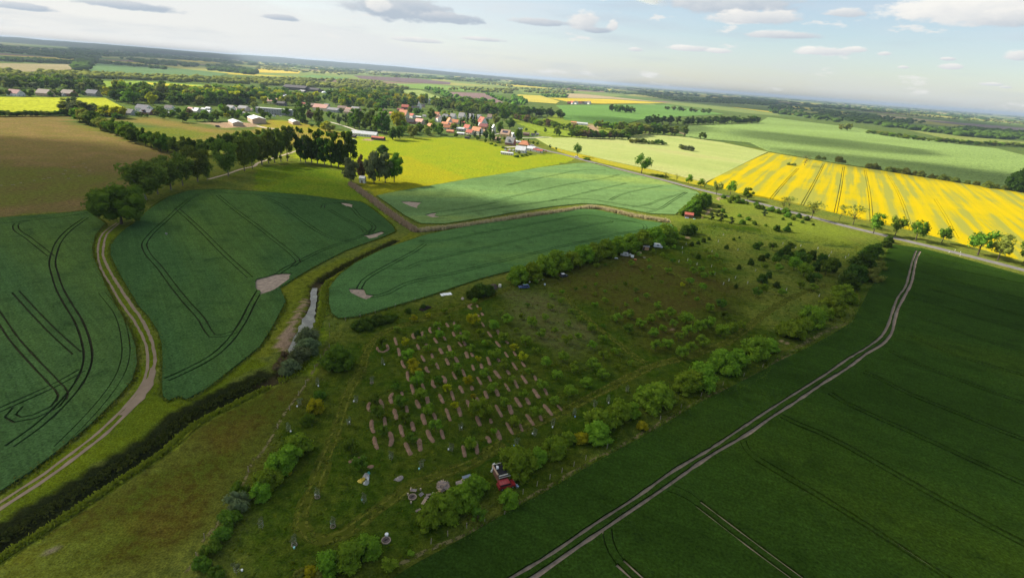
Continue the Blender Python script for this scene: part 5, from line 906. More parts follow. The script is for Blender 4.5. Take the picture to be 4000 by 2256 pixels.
# far countryside: woods that read as one mass
def mass(name, pts, wr, hr, leaf, label):
    r = np.random.default_rng(len(pts)); V = []; Fs = []; base = 0
    for i, (x, y, s) in enumerate(pts):
        w = r.uniform(*wr)*s; v, f = ICO[2] if s < 1.6 and i % 3 == 0 else ICO[1]; k = 1+.35*r.normal(size=(len(v), 1)).clip(-1, 1)
        V.append(v*k*np.array([w*.5*r.uniform(.8, 1.7), w*.5, r.uniform(*hr)*.55])+np.array([x, y, r.uniform(*hr)*.42])); Fs.append(f+base); base += len(v)
    o = ob(name, fast_mesh(name, np.concatenate(V), np.concatenate(Fs), L[leaf])); return tag(o, label, 'woodland', kind='stuff')
def band(pxs, n, s=1.0, nz=0., seed=0):
    P = list(pxs); xs = [p[0] for p in P]; ys = [p[1] for p in P]; out = []; r = np.random.default_rng(seed+n); t = 0
    while len(out) < n and t < n*60:
        t += 1; p = (r.uniform(min(xs), max(xs)), r.uniform(min(ys), max(ys)))
        if not inpoly(np.array([p[0]]), np.array([p[1]]), P)[0]: continue
        if nz and mnoise.noise(Vector((p[0]*.004, (p[1]-p[0]*HS)*.05, seed))) < nz-0.5: continue
        x, y = gp(p); out.append((x, y, s))
    return out
def hz(x, dy): return (x, HY+(x-2000)*HS+dy)
pts = band([hz(-600, 3), hz(4600, 3), hz(4600, 13), hz(-600, 16)], 1500, 5.0, .0, 1)
pts += band([hz(-500, 14), hz(2000, 12), hz(4500, 12), hz(4500, 34), hz(2000, 36), hz(-500, 40)], 1500, 2.2, .42, 2)
mass('far_forest', pts, (26, 40), (14, 19), 'dark', 'blue hazy forest along the horizon')
pts = band(T(0, [(0, 465), (600, 500), (1100, 520), (1900, 580), (1880, 600), (1200, 570), (700, 600), (400, 560), (0, 530)]), 420, 1.3, 0, 3) + band(T(0, [(800, 610), (980, 590), (930, 640), (860, 720), (760, 700)]), 120, 1.2) + band(T(0, [(1200, 590), (1700, 620), (2000, 650), (1980, 680), (1500, 650)]), 160, 1.1) + band(T(0, [(2080, 660), (2330, 660), (2576, 720), (2576, 760), (2100, 710)]), 150, 1.1)
pts += band(T(0, [(0, 600), (400, 610), (780, 640), (780, 650), (400, 635), (0, 620)]), 90, .8) + band(T(0, [(1000, 630), (1650, 690), (1660, 705), (1000, 640)]), 60, .7)
pts += band(T(2, [(0, 800), (600, 860), (1400, 930), (2576, 990), (2576, 1060), (1700, 1020), (1300, 960), (600, 900), (0, 860)]), 700, 1.2, .46, 4) + band(T(3, [(0, 1040), (600, 1110), (1300, 1190), (1900, 1280), (2576, 1330), (2576, 1420), (1900, 1370), (1300, 1290), (600, 1220), (0, 1130)]), 520, 1.0, .30, 5)
mass('far_woods', pts, (20, 32), (12, 17), 'dark', 'dark distant woods between the far fields')
pts = band(T(0, [(0, 720), (600, 740), (1000, 740), (1500, 770), (2576, 800), (2576, 850), (1800, 830), (1300, 800), (500, 790), (0, 790)]), 420, .85, .2, 6)
pts += band(T(1, [(0, 790), (700, 800), (1300, 830), (1800, 880), (2576, 900), (2576, 950), (1800, 900), (1300, 900), (800, 890), (0, 860)]), 560, .85, .3, 7)
pts += band(T(1, [(0, 640), (900, 690), (1900, 780), (2576, 830), (2576, 880), (1900, 800), (900, 760), (0, 700)]), 480, 1.1, .42, 8)
pts += band(T(2, [(0, 890), (700, 900), (560, 960), (200, 940), (0, 930)]), 90, .9, .2) + band(T(3, [(1000, 1080), (2576, 1210), (2576, 1260), (1000, 1130)]), 260, 1.0, .4, 9)
mass('distant_trees', pts, (15, 26), (9, 14), 'olive', 'paler distant trees and hedges beyond the village')
pts = band(T(1, [(1740, 880), (1880, 920), (2100, 1010), (2080, 1040), (1900, 980), (1700, 900)]), 60, .7) + band(T(1, [(2180, 1010), (2390, 1030), (2380, 1060), (2200, 1050)]), 26, .7) + band(T(1, [(2300, 940), (2480, 1000), (2576, 1040), (2400, 1000)]), 30, .7) + band(T(2, [(280, 960), (560, 960), (560, 985), (350, 980)]), 30, .8) + band(T(2, [(0, 960), (140, 1000), (150, 1060), (0, 1060)]), 40, .8) + band(T(3, [(0, 1090), (350, 1110), (350, 1150), (0, 1130)]), 26, .9)
mass('distant_trees', pts, (14, 22), (9, 14), 'green', 'green distant tree lines around the ploughed field')
# hills on the left horizon
hv = []; hf = []; N = 160
for j, (yy, hh) in enumerate(((11500, 0), (13500, 62), (15500, 104), (18000, 0))):
    for i in range(N+1):
        x = -19000+24000*i/N; k = max(0., min(1., (3500-x)/9000)); k = k*k*(3-2*k); hv.append((x, yy+.12*x, max(-2, hh*k*(1+.35*mnoise.noise(Vector((x*.0004, j, 2.)))+.12*mnoise.noise(Vector((x*.0016, j, 2.))))-1)))
for j in range(3):
    for i in range(N): a = j*(N+1)+i; hf.append((a, a+1, a+N+2, a+N+1))
tag(mk('hills', hv, hf, leaf_mat('hill_forest', (0.02, 0.035, 0.012), (0.05, 0.07, 0.02)), smooth=True), kind='structure')

# ------------------------------------------------------------------ woodchip beds
chip, nt, b = newmat('woodchip'); v, _ = objco(nt); n1 = noise(nt, v, 3.5, 4, .7); n2 = noise(nt, v, .5, 3, .6)
lk(nt, ramp(nt, mth(nt, 'ADD', mth(nt, 'MULTIPLY', n1, .65), mth(nt, 'MULTIPLY', n2, .35)), [(.32, (0.135, 0.082, 0.050)), (.6, (0.255, 0.165, 0.115)), (.75, (0.33, 0.235, 0.17))]), b.inputs['Base Color']); b.inputs['Roughness'].default_value = .95; bump(nt, b, n1, .9, .1)
def bed(reg, pts, w=None):
    P = GZ(reg, pts); ln = catmull(P, .5) if len(P) > 2 else catmull(P, .5)
    wd = w or random.uniform(.95, 1.35); ends = len(ln); V = []; Fc = []; K = 5
    c = sum(ln, Vector((0, 0)))/len(ln)
    for i, p in enumerate(ln):
        a = ln[max(0, i-1)]; b_ = ln[min(ends-1, i+1)]; t = (b_-a).normalized(); n = Vector((-t.y, t.x)); e = min(1, .55+.45*min(i, ends-1-i)/1.2)
        for k in range(K):
            u = k/(K-1)*2-1; q = p+n*(u*wd/2*e*(1+.34*mnoise.noise(Vector((p.x*1.6, p.y*1.6, k))))) - c; V.append((q.x, q.y, .03+.13*(1-u*u)*e*(1+.5*mnoise.noise(Vector((q.x*2, q.y*2, 1.))))-(.05 if abs(u) == 1 else 0)))
    for i in range(ends-1):
        for k in range(K-1): a = i*K+k; Fc.append((a, a+1, a+K+1, a+K))
    o = mk('woodchip_bed', V, Fc, chip, smooth=True); o.location = (c.x, c.y, 0)
    bent = len(P) > 2
    tag(o, 'curved strip of brown woodchip mulch beside a young tree' if bent else 'straight strip of brown woodchip mulch in the orchard rows', 'mulch bed', 'curved woodchip strips' if bent else 'straight woodchip strips')
BEDS = {'A': [(380, 1000, 390, 1060, 480, 1105, 580, 1060, 575, 950), (730, 810, 775, 970), (930, 805, 925, 870), (800, 1020, 835, 1185), (1040, 1030, 1030, 1110), (1110, 725, 1100, 790, 1135, 840), (1290, 690, 1275, 740, 1280, 790), (1445, 605, 1430, 660, 1470, 725), (1620, 600, 1625, 670), (1765, 520, 1815, 605), (1925, 495, 1930, 560), (1900, 695, 1940, 795), (2050, 705, 2060, 745), (1520, 815, 1590, 930), (1715, 790, 1755, 870), (1180, 945, 1225, 1060), (1360, 935, 1390, 990), (2010, 900, 2085, 995), (2115, 880, 2155, 980), (1630, 1025, 1690, 1145), (1810, 965, 1855, 1095), (1265, 1170, 1335, 1300), (1470, 1130, 1500, 1230), (1760, 1230, 1820, 1370), (1945, 1200, 2005, 1320), (2160, 1095, 2205, 1230), (2270, 1120, 2310, 1200), (870, 1270, 900, 1370, 950, 1430), (1560, 1315, 1620, 1453), (1365, 1395, 1370, 1460, 1430, 1520), (2280, 140, 2220, 185, 2290, 245), (2375, 150, 2410, 210), (2400, 345, 2420, 395), (2480, 310, 2510, 375), (2480, 505, 2535, 600), (2290, 1360, 2330, 1480), (2465, 1335, 2490, 1440)],
        'B': [(985, 35, 1000, 180, 1035, 240), (1230, 40, 1250, 130), (1060, 300, 1125, 505), (1285, 280, 1320, 420), (1490, 215, 1500, 300, 1550, 375), (1690, 130, 1740, 200, 1740, 280), (1895, 50, 1970, 205), (2090, 0, 2150, 155), (2390, 150, 2480, 310), (2035, 325, 2110, 480), (2280, 330, 2295, 420), (690, 470, 645, 560, 675, 690), (870, 450, 885, 530), (225, 660, 195, 750, 240, 850), (440, 600, 490, 780), (1625, 495, 1715, 685), (1865, 430, 1925, 625), (1160, 610, 1235, 785), (1380, 540, 1405, 710), (715, 790, 775, 1010), (965, 730, 985, 880), (270, 1010, 270, 1170, 315, 1280), (525, 960, 545, 1160), (1280, 890, 1345, 1115), (1510, 870, 1565, 1025), (1760, 780, 1855, 1040), (2005, 740, 2065, 950), (2180, 610, 2250, 775), (2385, 560, 2450, 745), (2375, 940, 2455, 1140), (1075, 1050, 1115, 1245), (835, 1110, 900, 1360), (1385, 1215, 1440, 1360, 1520, 1470), (1660, 1210, 1720, 1405), (2540, 430, 2600, 590)],
        'C': [(60, 470, 85, 525), (220, 660, 270, 760), (25, 690, 110, 810), (190, 885, 280, 1005), (395, 880, 440, 940), (370, 1100, 440, 1215), (545, 1085, 600, 1185), (20, 1200, 75, 1370), (230, 1230, 265, 1300), (520, 1310, 620, 1465), (710, 1305, 785, 1405)],
        'D': [(160, 20, 280, 185), (410, 15, 470, 105), (40, 130, 95, 245), (710, 120, 820, 290), (965, 120, 1005, 230), (370, 280, 470, 440), (560, 210, 640, 390), (190, 400, 245, 545), (945, 390, 1060, 580), (1165, 380, 1230, 520), (580, 560, 705, 760), (800, 570, 870, 710), (185, 710, 320, 960), (450, 700, 515, 905), (1155, 700, 1330, 930), (1430, 715, 1520, 830), (80, 990, 100, 1090), (805, 900, 955, 1130), (1070, 910, 1115, 1040), (400, 1065, 540, 1310), (640, 1040, 735, 1250), (200, 1210, 285, 1420), (10, 1340, 80, 1480)],
        13: [(1190, 30, 1200, 100, 1225, 160), (1340, -20, 1365, 60, 1350, 130), (1500, 90, 1560, 220), (1640, 50, 1655, 180), (2080, 120, 2105, 240), (2210, 80, 2230, 210), (930, 290, 1055, 240), (1120, 345, 1185, 325)]}
for r_, ls in BEDS.items():
    for q in ls: bed(r_, q)

# ------------------------------------------------------------------ young trees in guards, tubes
stake_m = plain((0.30, 0.23, 0.15), .85, .2, .2, key='stake_wood'); white_p = plain((0.72, 0.74, 0.74), .45, .4, .08, key='white_plastic'); blue_p = plain((0.20, 0.34, 0.62), .45, .4, .1, key='blue_plastic'); turq = plain((0.30, 0.62, 0.60), .5, .4, .1, key='turquoise_plastic'); mesh_g = plain((0.30, 0.38, 0.30), .6, .3, .15, key='wire_guard')
wisp = crown('round', 77, 1.5, 2.3, .9, 6, 70, .17, 0)
wispm = mesh_of('crown', wisp[0], wisp[1], L['grey'])
def guarded(reg, a, b_, buck, ring=False):
    x, y = at(reg, a, b_); o = empty('guarded_sapling', (x, y, 0), random.uniform(0, 6.28))
    ob('crown', wispm, o); MB().tube((0, 0, 0), (0.03, 0, 1.5), .035, .02).build('trunk', BARK, o)
    s = MB()
    for k in range(3): t = k*2.09; s.tube((.45*math.cos(t), .45*math.sin(t), -.1), (.42*math.cos(t), .42*math.sin(t), 1.7), .04, .04, 5)
    s.build('stakes', stake_m, o)
    g = MB()
    for z in (.5, 1.0, 1.5):
        for k in range(10): t = k*.628; t2 = t+.628; g.tube((.46*math.cos(t), .46*math.sin(t), z), (.46*math.cos(t2), .46*math.sin(t2), z), .022, .022, 4, cap=False)
    g.build('guard_wire', mesh_g, o)
    lab = 'wispy grey-green sapling in a stake guard'
    if ring:
        r = MB()
        for k in range(14): t = k*2*math.pi/14; r.box((.5*math.cos(t), .5*math.sin(t), .08), (.22, .13, .16), t+1.57)
        r.build('stone_ring', plain((0.24, 0.19, 0.15), .9, .1, .2, key='field_stone'), o); lab += ' inside a ring of stones'
    if buck:
        m = {'w': white_p, 'b': blue_p, 't': turq}[buck]; MB().tube((.75, -.35, 0), (.75, -.35, .38), .17, .21, 10).build('water_bucket', m, o); lab += ' with a ' + {'w': 'white', 'b': 'blue', 't': 'turquoise'}[buck] + ' bucket'
    tag(o, lab, 'sapling', 'guarded saplings '+str(buck)+str(ring))
for r_, a, b_, k, g in ((9, 620, 965, 'w', 0), (9, 1165, 945, None, 1), (9, 1010, 1140, 'w', 0), (9, 935, 1365, 'w', 0), (9, 330, 1425, 'w', 0), (9, 440, 1170, 'w', 0), (9, 1275, 755, 'w', 0), (9, 2060, 1420, 'w', 0), (13, 618, 640, 'w', 1), (13, 1088, 690, 't', 0), (13, 775, 935, 't', 1), (13, 385, 1120, 't', 1), (13, 1360, 260, None, 0), (13, 1665, 340, 't', 0), (13, 1965, 175, 'w', 0), (13, 55, 945, None, 0), (10, 965, 1135, 'w', 0), (10, 1155, 1035, None, 0), (10, 830, 1185, None, 0), (10, 625, 1272, 'b', 0), (10, 410, 1375, 'w', 0), (14, 42, 118, 'b', 0), (14, 228, 22, 'w', 0), (12, 2385, 1395, 'w', 0)): guarded(r_, a, b_, k, g)
tube_m = plain((0.55, 0.58, 0.52), .6, .3, .1, key='pale_tree_tube'); tube_me = MB().tube((0, 0, 0), (.03, .02, 1.35), .16, .14, 8).mesh('tube', tube_m); stake_me = MB().tube((.2, 0, -.1), (.2, 0, 1.7), .04, .04, 5).mesh('stake', stake_m); tuft_me = mesh_of('leaf_tuft', *cards(np.array([[.03, .02, 1.5]]*10)+rng.normal(size=(10, 3))*.14, rng.normal(size=(10, 3)), .14, rng), L['fresh'])
for r_, lst in (('F', [(1440, 390), (1365, 470), (1365, 560), (2190, 200), (2090, 335), (1960, 540), (2480, 505), (1295, 740), (1470, 710), (1660, 795), (1950, 840), (2300, 1120), (2190, 1190), (2020, 990), (2435, 1065)]), ('G', [(1170, 425), (1070, 460), (1515, 475), (1740, 625), (2130, 615), (2070, 660), (1785, 560), (880, 1310), (1540, 1430), (810, 380), (1940, 1035), (260, 920), (100, 1170)])):
    for a, b_ in lst:
        x, y = at(r_, a, b_); o = empty('tree_tube', (x, y, 0), random.uniform(0, 6.28)); ob('tube', tube_me, o); ob('stake', stake_me, o); ob('leaf_tuft', tuft_me, o)
        tag(o, 'pale upright tree tube in the grass of the far orchard', 'tree tube', 'pale tree tubes')

# ------------------------------------------------------------------ buildings
glassm, nt, b = newmat('window_glass'); b.inputs['Base Color'].default_value = (0.03, 0.035, 0.045, 1); b.inputs['Roughness'].default_value = .12; b.inputs['Specular IOR Level'].default_value = .6
def roofmat(c): return plain(c, .75, .2, .22, .8, key='roof_tiles')
def wallmat(c): return plain(c, .85, .15, .08, .5, key='render_wall')
RC = dict(red=(0.36, 0.095, 0.065), orange=(0.50, 0.205, 0.105), pink=(0.46, 0.25, 0.20), grey=(0.20, 0.195, 0.20), dark=(0.055, 0.05, 0.055), blue=(0.045, 0.05, 0.075), brown=(0.17, 0.12, 0.095), pale=(0.50, 0.51, 0.53), white=(0.75, 0.76, 0.77), tan=(0.38, 0.25, 0.17), maroon=(0.22, 0.075, 0.07))
WC = dict(white=(0.72, 0.71, 0.68), cream=(0.62, 0.55, 0.42), yellow=(0.62, 0.44, 0.20), brick=(0.22, 0.10, 0.075), grey=(0.36, 0.36, 0.36), tan=(0.48, 0.36, 0.25), green=(0.42, 0.45, 0.36), dark=(0.09, 0.085, 0.085), orange=(0.55, 0.30, 0.15), pinkw=(0.66, 0.52, 0.48))
trim = plain((0.70, 0.70, 0.68), .6, .3, .06, key='trim_paint')
def house(name, xy, ln, wd, eave, ridge, yaw, wall, roof, label, hip=0.0, chimney=True, nwin=3, door=True, solar=False, dormer=None, gablewin=True, big_doors=0, group=None, cat='house', storeys=1, roofname='roof'):
    o = empty(name, (xy[0], xy[1], 0), math.radians(yaw)); X2, Y2 = ln/2, wd/2; wm_ = wallmat(WC[wall])
    hx = X2-hip*wd*.5
    w = MB(); v = [(-X2, -Y2, 0), (X2, -Y2, 0), (X2, Y2, 0), (-X2, Y2, 0), (-X2, -Y2, eave), (X2, -Y2, eave), (X2, Y2, eave), (-X2, Y2, eave)]; f = [(0, 1, 5, 4), (2, 3, 7, 6)]
    if hip > 0 or ridge <= eave+.3: f += [(1, 2, 6, 5), (3, 0, 4, 7)]
    else: v += [(-X2, 0, ridge), (X2, 0, ridge)]; f += [(1, 2, 6, 9, 5), (3, 0, 4, 8, 7)]
    w.add(v, f).build('wall', wm_, o)
    oh = .35; sl = (ridge-eave)/Y2; ez = eave-oh*sl*.9
    if ridge <= eave+.3:
        r = MB().box((0, 0, eave+.14), (ln+.5, wd+.5, .25)).build(roofname, roofmat(RC[roof]), o)
    else:
        rb = MB(); t = .16; ex = X2+(.3 if hip == 0 else oh); rx = hx+(.3 if hip == 0 else 0)
        up = [(-ex, -Y2-oh, ez+t), (ex, -Y2-oh, ez+t), (rx, 0, ridge+t), (-rx, 0, ridge+t), (ex, Y2+oh, ez+t), (-ex, Y2+oh, ez+t)]; lo = [(a, b_, c-t-.02) for a, b_, c in up]
        rb.add(up+lo, [(0, 1, 2, 3), (4, 5, 3, 2), (1, 4, 2), (5, 0, 3), (7, 6, 9, 8), (11, 10, 8, 9), (0, 6, 7, 1), (4, 10, 11, 5), (1, 7, 10, 4), (5, 11, 6, 0)] if hip > 0 else [(0, 1, 2, 3), (4, 5, 3, 2), (7, 6, 9, 8), (11, 10, 8, 9), (0, 6, 7, 1), (4, 10, 11, 5), (1, 7, 8, 2), (2, 8, 10, 4), (5, 11, 9, 3), (3, 9, 6, 0)])
        r = rb.build(roofname, roofmat(RC[roof]), o)
        if chimney: MB().box((X2*.35, wd*.08, ridge+.3), (.75, .6, 1.7)).build('chimney', wallmat(WC['brick']), r)
        if solar:
            a = math.atan(sl); m = plain((0.035, 0.03, 0.06), .2, .6, .05, key='solar_panel'); MB().box((0, -Y2*.5, (eave+ridge)/2+.28), (ln*.6, Y2*.75, .08), rx=a).build('solar_panel', m, r)
        if dormer: MB().box((-X2*.3, -Y2*.72, eave+(ridge-eave)*.45), (2.4, Y2*.6, 1.8)).box((-X2*.3, -Y2*.72, eave+(ridge-eave)*.45+1.0), (2.8, Y2*.7, .25), mi=1).build('dormer', [wallmat(WC[dormer]), roofmat(RC[roof])], o)
    win = (1.15, 1.35)
    def window(c, ax, s=1.):
        ww = MB()
        if ax == 'y': ww.box(c, (win[0]*s+.2, .1, win[1]*s+.2)).box((c[0], c[1]+math.copysign(.05, c[1]), c[2]), (win[0]*s, .06, win[1]*s), mi=1)
        else: ww.box(c, (.1, win[0]*s+.2, win[1]*s+.2)).box((c[0]+math.copysign(.05, c[0]), c[1], c[2]), (.06, win[0]*s, win[1]*s), mi=1)
        ww.build('window', [trim, glassm], o)
    if nwin:
        for st in range(storeys):
            for i in range(nwin):
                x = -X2+ln*(i+.5)/nwin; z = 1.55+st*2.75
                if z+.9 < eave:
                    if not (door and st == 0 and i == nwin//2): window((x, -Y2-.03, z), 'y')
        if gablewin:
            for s in (-1, 1):
                for y in (-.24, .24): window((s*(X2+.03), y*wd, 1.55), 'x')
                if ridge-eave > 2 and hip == 0: window((s*(X2+.03), 0, eave+.9), 'x', .85)
    if door: MB().box((-X2+ln*(nwin//2+.5)/max(1, nwin), -Y2-.04, 1.05), (1.1, .12, 2.1)).build('door', plain((0.16, 0.10, 0.07), .6, .3, .1, key='door_paint'), o)
    for i in range(big_doors): MB().box((-X2+ln*(i+.5)/big_doors, -Y2-.05, min(1.7, eave*.42)), (ln/big_doors*.5, .12, min(3.3, eave*.82))).build('sliding_door', plain((0.42, 0.33, 0.25), .7, .2, .2, key='hall_door'), o)
    HOUSES.append((xy[0], xy[1], max(ln, wd))); return tag(o, label, cat, group)
def hpx(reg, a, b_, lpx): x, y = at(reg, a, b_); return (x, y), lpx/REG[reg][2]*mpp(x, y)
def H_(reg, a, b_, lpx, yaw, wall, roof, label, name='house', dr=.68, er=.30, rr=.62, **k):
    """house whose ground centre is at the pixel; length in region px; depth, eave and ridge as parts of the length"""
    xy, ln = hpx(reg, a, b_, lpx); c = abs(math.cos(math.radians(yaw))); ln = 1.1*ln/max(.7, c+.35*abs(math.sin(math.radians(yaw))))
    wd = ln*dr; return house(name, xy, ln, wd, max(2.4, ln*er), max(3.2, ln*rr), yaw, wall, roof, label, **k)
# farmstead at the road
H_('f', 1150, 985, 330, -18, 'white', 'pale', 'white-gabled house with pale grey roof in the road farmstead', dr=.62, er=.26, rr=.60)
H_('f', 1260, 790, 330, -12, 'tan', 'orange', 'house with a broad hipped red and orange roof in the farmstead', dr=.75, hip=.7, er=.22, rr=.55)
H_('f', 800, 740, 290, -25, 'brick', 'grey', 'dark brick house with steep grey roof and pale porch', dr=.75, er=.28, rr=.85, dormer='white')
H_('f', 640, 470, 310, -22, 'yellow', 'tan', 'yellow-walled house with tan roof and dark solar panels', solar=True, er=.3, rr=.72)
H_('f', 370, 600, 190, -10, 'tan', 'tan', 'small tan-roofed outbuilding below the yellow-walled house', chimney=False, nwin=2)
H_('f', 1500, 930, 260, -20, 'white', 'pale', 'house with grey roof and white walls beside the road', er=.3, rr=.55)
H_('f', 1650, 960, 170, -20, 'white', 'maroon', 'narrow house with dark red roof between grey roof and road', chimney=False, nwin=2)
H_('f', 1780, 985, 190, -15, 'white', 'red', 'low red-roofed annexe at the road corner', er=.25, rr=.5, nwin=2, chimney=False)
H_('f', 690, 1060, 400, -14, 'white', 'pale', 'long flat white garage row facing the bright meadow', name='garage_row', er=.12, rr=.12, dr=.28, chimney=False, nwin=0, door=False, big_doors=6, cat='garage')
H_('f', 1050, 680, 200, -15, 'pinkw', 'pale', 'pale flat-roofed extension between brick and red-roofed house', er=.3, rr=.3, nwin=2, chimney=False)
H_('f', 880, 460, 120, -60, 'grey', 'pale', 'narrow pale shed behind the yellow-walled house', chimney=False, nwin=1, er=.5, rr=.8)
H_('f', 1330, 430, 190, -8, 'brick', 'brown', 'brown brick ruin without plaster by the pale lane', chimney=False, er=.35, rr=.55)
H_('f', 1560, 430, 120, -5, 'green', 'dark', 'small green-grey shed beside the pale lane', chimney=False, nwin=1)
H_('f', 1700, 410, 90, -5, 'grey', 'grey', 'grey hut at the end of the pale lane', chimney=False, nwin=1)
H_('f', 1130, 240, 130, -4, 'white', 'white', 'low white greenhouse roof above the gardens', chimney=False, nwin=0, er=.2, rr=.3)
# eastern village
for a, b_, l, lab, rf in ((170, 540, 190, 'first', 'grey'), (470, 530, 210, 'second', 'grey'), (770, 545, 190, 'third', 'grey'), (1040, 560, 170, 'fourth', 'grey'), (1400, 545, 170, 'last', 'brown')):
    H_('e', a, b_, l, -30, 'white' if l > 180 else 'grey', rf, lab+' grey-roofed house of the row, counted from the church side', er=.3, rr=.8)
H_('e', 1140, 780, 240, -60, 'white', 'red', 'white-gabled house with bright red roof above the orange houses', er=.35, rr=.85)
H_('e', 1190, 890, 280, -18, 'orange', 'maroon', 'orange-walled house with dark roof below the white gable', er=.3, rr=.6)
H_('e', 240, 720, 230, -15, 'cream', 'orange', 'house with a worn orange and grey roof beside the conifers', er=.25, rr=.6)
H_('e', 60, 680, 130, -70, 'white', 'orange', 'small white house with orange roof near the conifers', nwin=2, er=.35, rr=.8)
H_('e', 430, 950, 250, -12, 'grey', 'pale', 'grey shallow-roofed house left of the red roof', er=.3, rr=.42, chimney=False)
H_('e', 650, 930, 220, -40, 'green', 'red', 'red-roofed house with a green-grey gable', er=.32, rr=.75)
H_('e', 730, 1060, 230, -30, 'cream', 'red', 'low house with dusky red roof on the meadow side', er=.25, rr=.6)
H_('e', 970, 1030, 310, -30, 'white', 'orange', 'large house with a wide orange-tan roof', er=.28, rr=.62)
H_('e', 1190, 1000, 150, -20, 'yellow', 'tan', 'yellow-walled house beside the wide orange roof', nwin=2)
H_('e', 80, 1010, 230, -8, 'orange', 'orange', 'long low orange-roofed barn on the meadow side', er=.18, rr=.38, chimney=False)
H_('e', 430, 1075, 220, -5, 'pinkw', 'white', 'long pale shed below the grey shallow roof', er=.22, rr=.3, chimney=False, nwin=2)
H_('e', 1520, 1010, 110, -75, 'white', 'white', 'tall narrow white house on its own', er=.9, rr=1.5, nwin=2, chimney=False)
H_('e', 520, 710, 110, -30, 'brick', 'red', 'little red-roofed house between the conifers', nwin=2)
H_('e', 640, 1210, 140, -5, 'dark', 'dark', 'black open-fronted hut on the meadow edge', chimney=False, nwin=0, er=.25, rr=.35, cat='hut', door=False)
H_('e', 100, 800, 200, -20, 'orange', 'orange', 'orange-roofed house above the long orange barn', er=.25, rr=.55)
H_('e', 1280, 600, 130, -30, 'white', 'dark', 'white house with dark windows before the last grey roof', nwin=2, er=.4, rr=.6)
# western village
H_('d', 660, 870, 300, -25, 'cream', 'orange', 'big cream house with a steep orange roof', er=.36, rr=.85, storeys=2, dormer='brick')
H_('d', 720, 570, 230, -10, 'brick', 'red', 'red-roofed barn with a bright orange gable above the cream house', er=.3, rr=.6)
H_('d', 1170, 560, 130, -70, 'white', 'dark', 'bright white gable end below the church', er=.6, rr=1.1, nwin=1)
H_('d', 1270, 510, 170, -5, 'tan', 'dark', 'dark-roofed barn beside the white gable', er=.3, rr=.6, chimney=False)
H_('d', 1050, 610, 250, 10, 'grey', 'dark', 'long dark roof in front of the white gable', er=.25, rr=.5)
H_('d', 560, 650, 200, -5, 'brick', 'maroon', 'maroon-brown roofed house above the cream house', er=.3, rr=.5)
H_('d', 940, 860, 180, -40, 'white', 'red', 'small white house with a dusty red roof', er=.4, rr=.7)
H_('d', 890, 1050, 260, -5, 'brick', 'dark', 'black-roofed brick barn in front of the small white house', er=.22, rr=.55, chimney=False, nwin=2)
H_('d', 1200, 1060, 290, -30, 'pinkw', 'pink', 'pink-grey roofed house beside the black-roofed barn', er=.25, rr=.55)
H_('d', 1150, 860, 180, -5, 'dark', 'white', 'low white-roofed shelter behind the pink-grey roof', chimney=False, nwin=0, er=.2, rr=.22)
H_('d', 1830, 990, 190, -60, 'white', 'pink', 'blue-white gabled house with a pink roof', er=.45, rr=.9)
H_('d', 2060, 880, 230, -15, 'white', 'grey', 'white house with a grey hipped roof', hip=.5, er=.3, rr=.6)
H_('d', 1770, 770, 160, -10, 'cream', 'orange', 'orange-roofed house behind the tall bright tree', er=.3, rr=.6)
H_('d', 1540, 1180, 170, -40, 'orange', 'orange', 'small orange-roofed house in the lower village gardens', er=.3, rr=.7)
H_('d', 290, 770, 190, -10, 'cream', 'orange', 'orange-roofed house behind the big olive tree', er=.3, rr=.5)
H_('d', 2180, 1060, 150, -65, 'white', 'orange', 'orange gabled house beside the worn orange roof', er=.35, rr=.8, nwin=2)
H_('d', 2050, 1130, 230, -20, 'white', 'orange', 'white house with orange tiles on the village slope', er=.3, rr=.55)
H_('d', 2140, 1240, 300, 12, 'cream', 'orange', 'long orange roof running up the village slope', er=.2, rr=.45)
H_('d', 1350, 830, 110, -20, 'white', 'grey', 'grey and white cottage behind the fallen tree', nwin=2)
H_('d', 30, 650, 120, 0, 'grey', 'brown', 'brown roof almost hidden by trees', chimney=False, nwin=0)
# church
xy, _ = hpx('d', 1530, 400, 10); ch = empty('church', (xy[0], xy[1], 0), math.radians(-15)); k = mpp(*xy)/8.547
tw, hh = 66*k, 130*k; tm = wallmat((0.50, 0.50, 0.50)); MB().box((0, 0, hh/2), (tw, tw, hh)).build('tower', tm, ch)
slate = roofmat((0.30, 0.32, 0.34)); sp_ = MB(); sp_.add([(-tw*.56, -tw*.56, hh), (tw*.56, -tw*.56, hh), (tw*.56, tw*.56, hh), (-tw*.56, tw*.56, hh), (-tw*.25, -tw*.25, hh*1.25), (tw*.25, -tw*.25, hh*1.25), (tw*.25, tw*.25, hh*1.25), (-tw*.25, tw*.25, hh*1.25), (0, 0, hh*2.0)], [(0, 1, 5, 4), (1, 2, 6, 5), (2, 3, 7, 6), (3, 0, 4, 7), (4, 5, 8), (5, 6, 8), (6, 7, 8), (7, 4, 8), (3, 2, 1, 0)]); sp_.build('spire', slate, ch)
for s in (-1, 1): MB().box((s*tw*.2, -tw/2-.05, hh*.75), (tw*.16, .12, hh*.16)).build('belfry_window', glassm, ch)
nl = 150*k; MB().prism([(-tw*.7, 0), (tw*.7, 0), (tw*.7, hh*.42), (0, hh*.78), (-tw*.7, hh*.42)], 0, 1).v
nv = MB(); P5 = [(-tw*.7, 0), (tw*.7, 0), (tw*.7, hh*.40), (0, hh*.74), (-tw*.7, hh*.40)]; nv.add([(tw*.5, y, z) for y, z in P5]+[(tw*.5+nl, y, z) for y, z in P5], [(0, 1, 6, 5), (1, 2, 7, 6), (4, 0, 5, 9), (0, 4, 3, 2, 1), (5, 6, 7, 8, 9)]).build('nave', tm, ch)
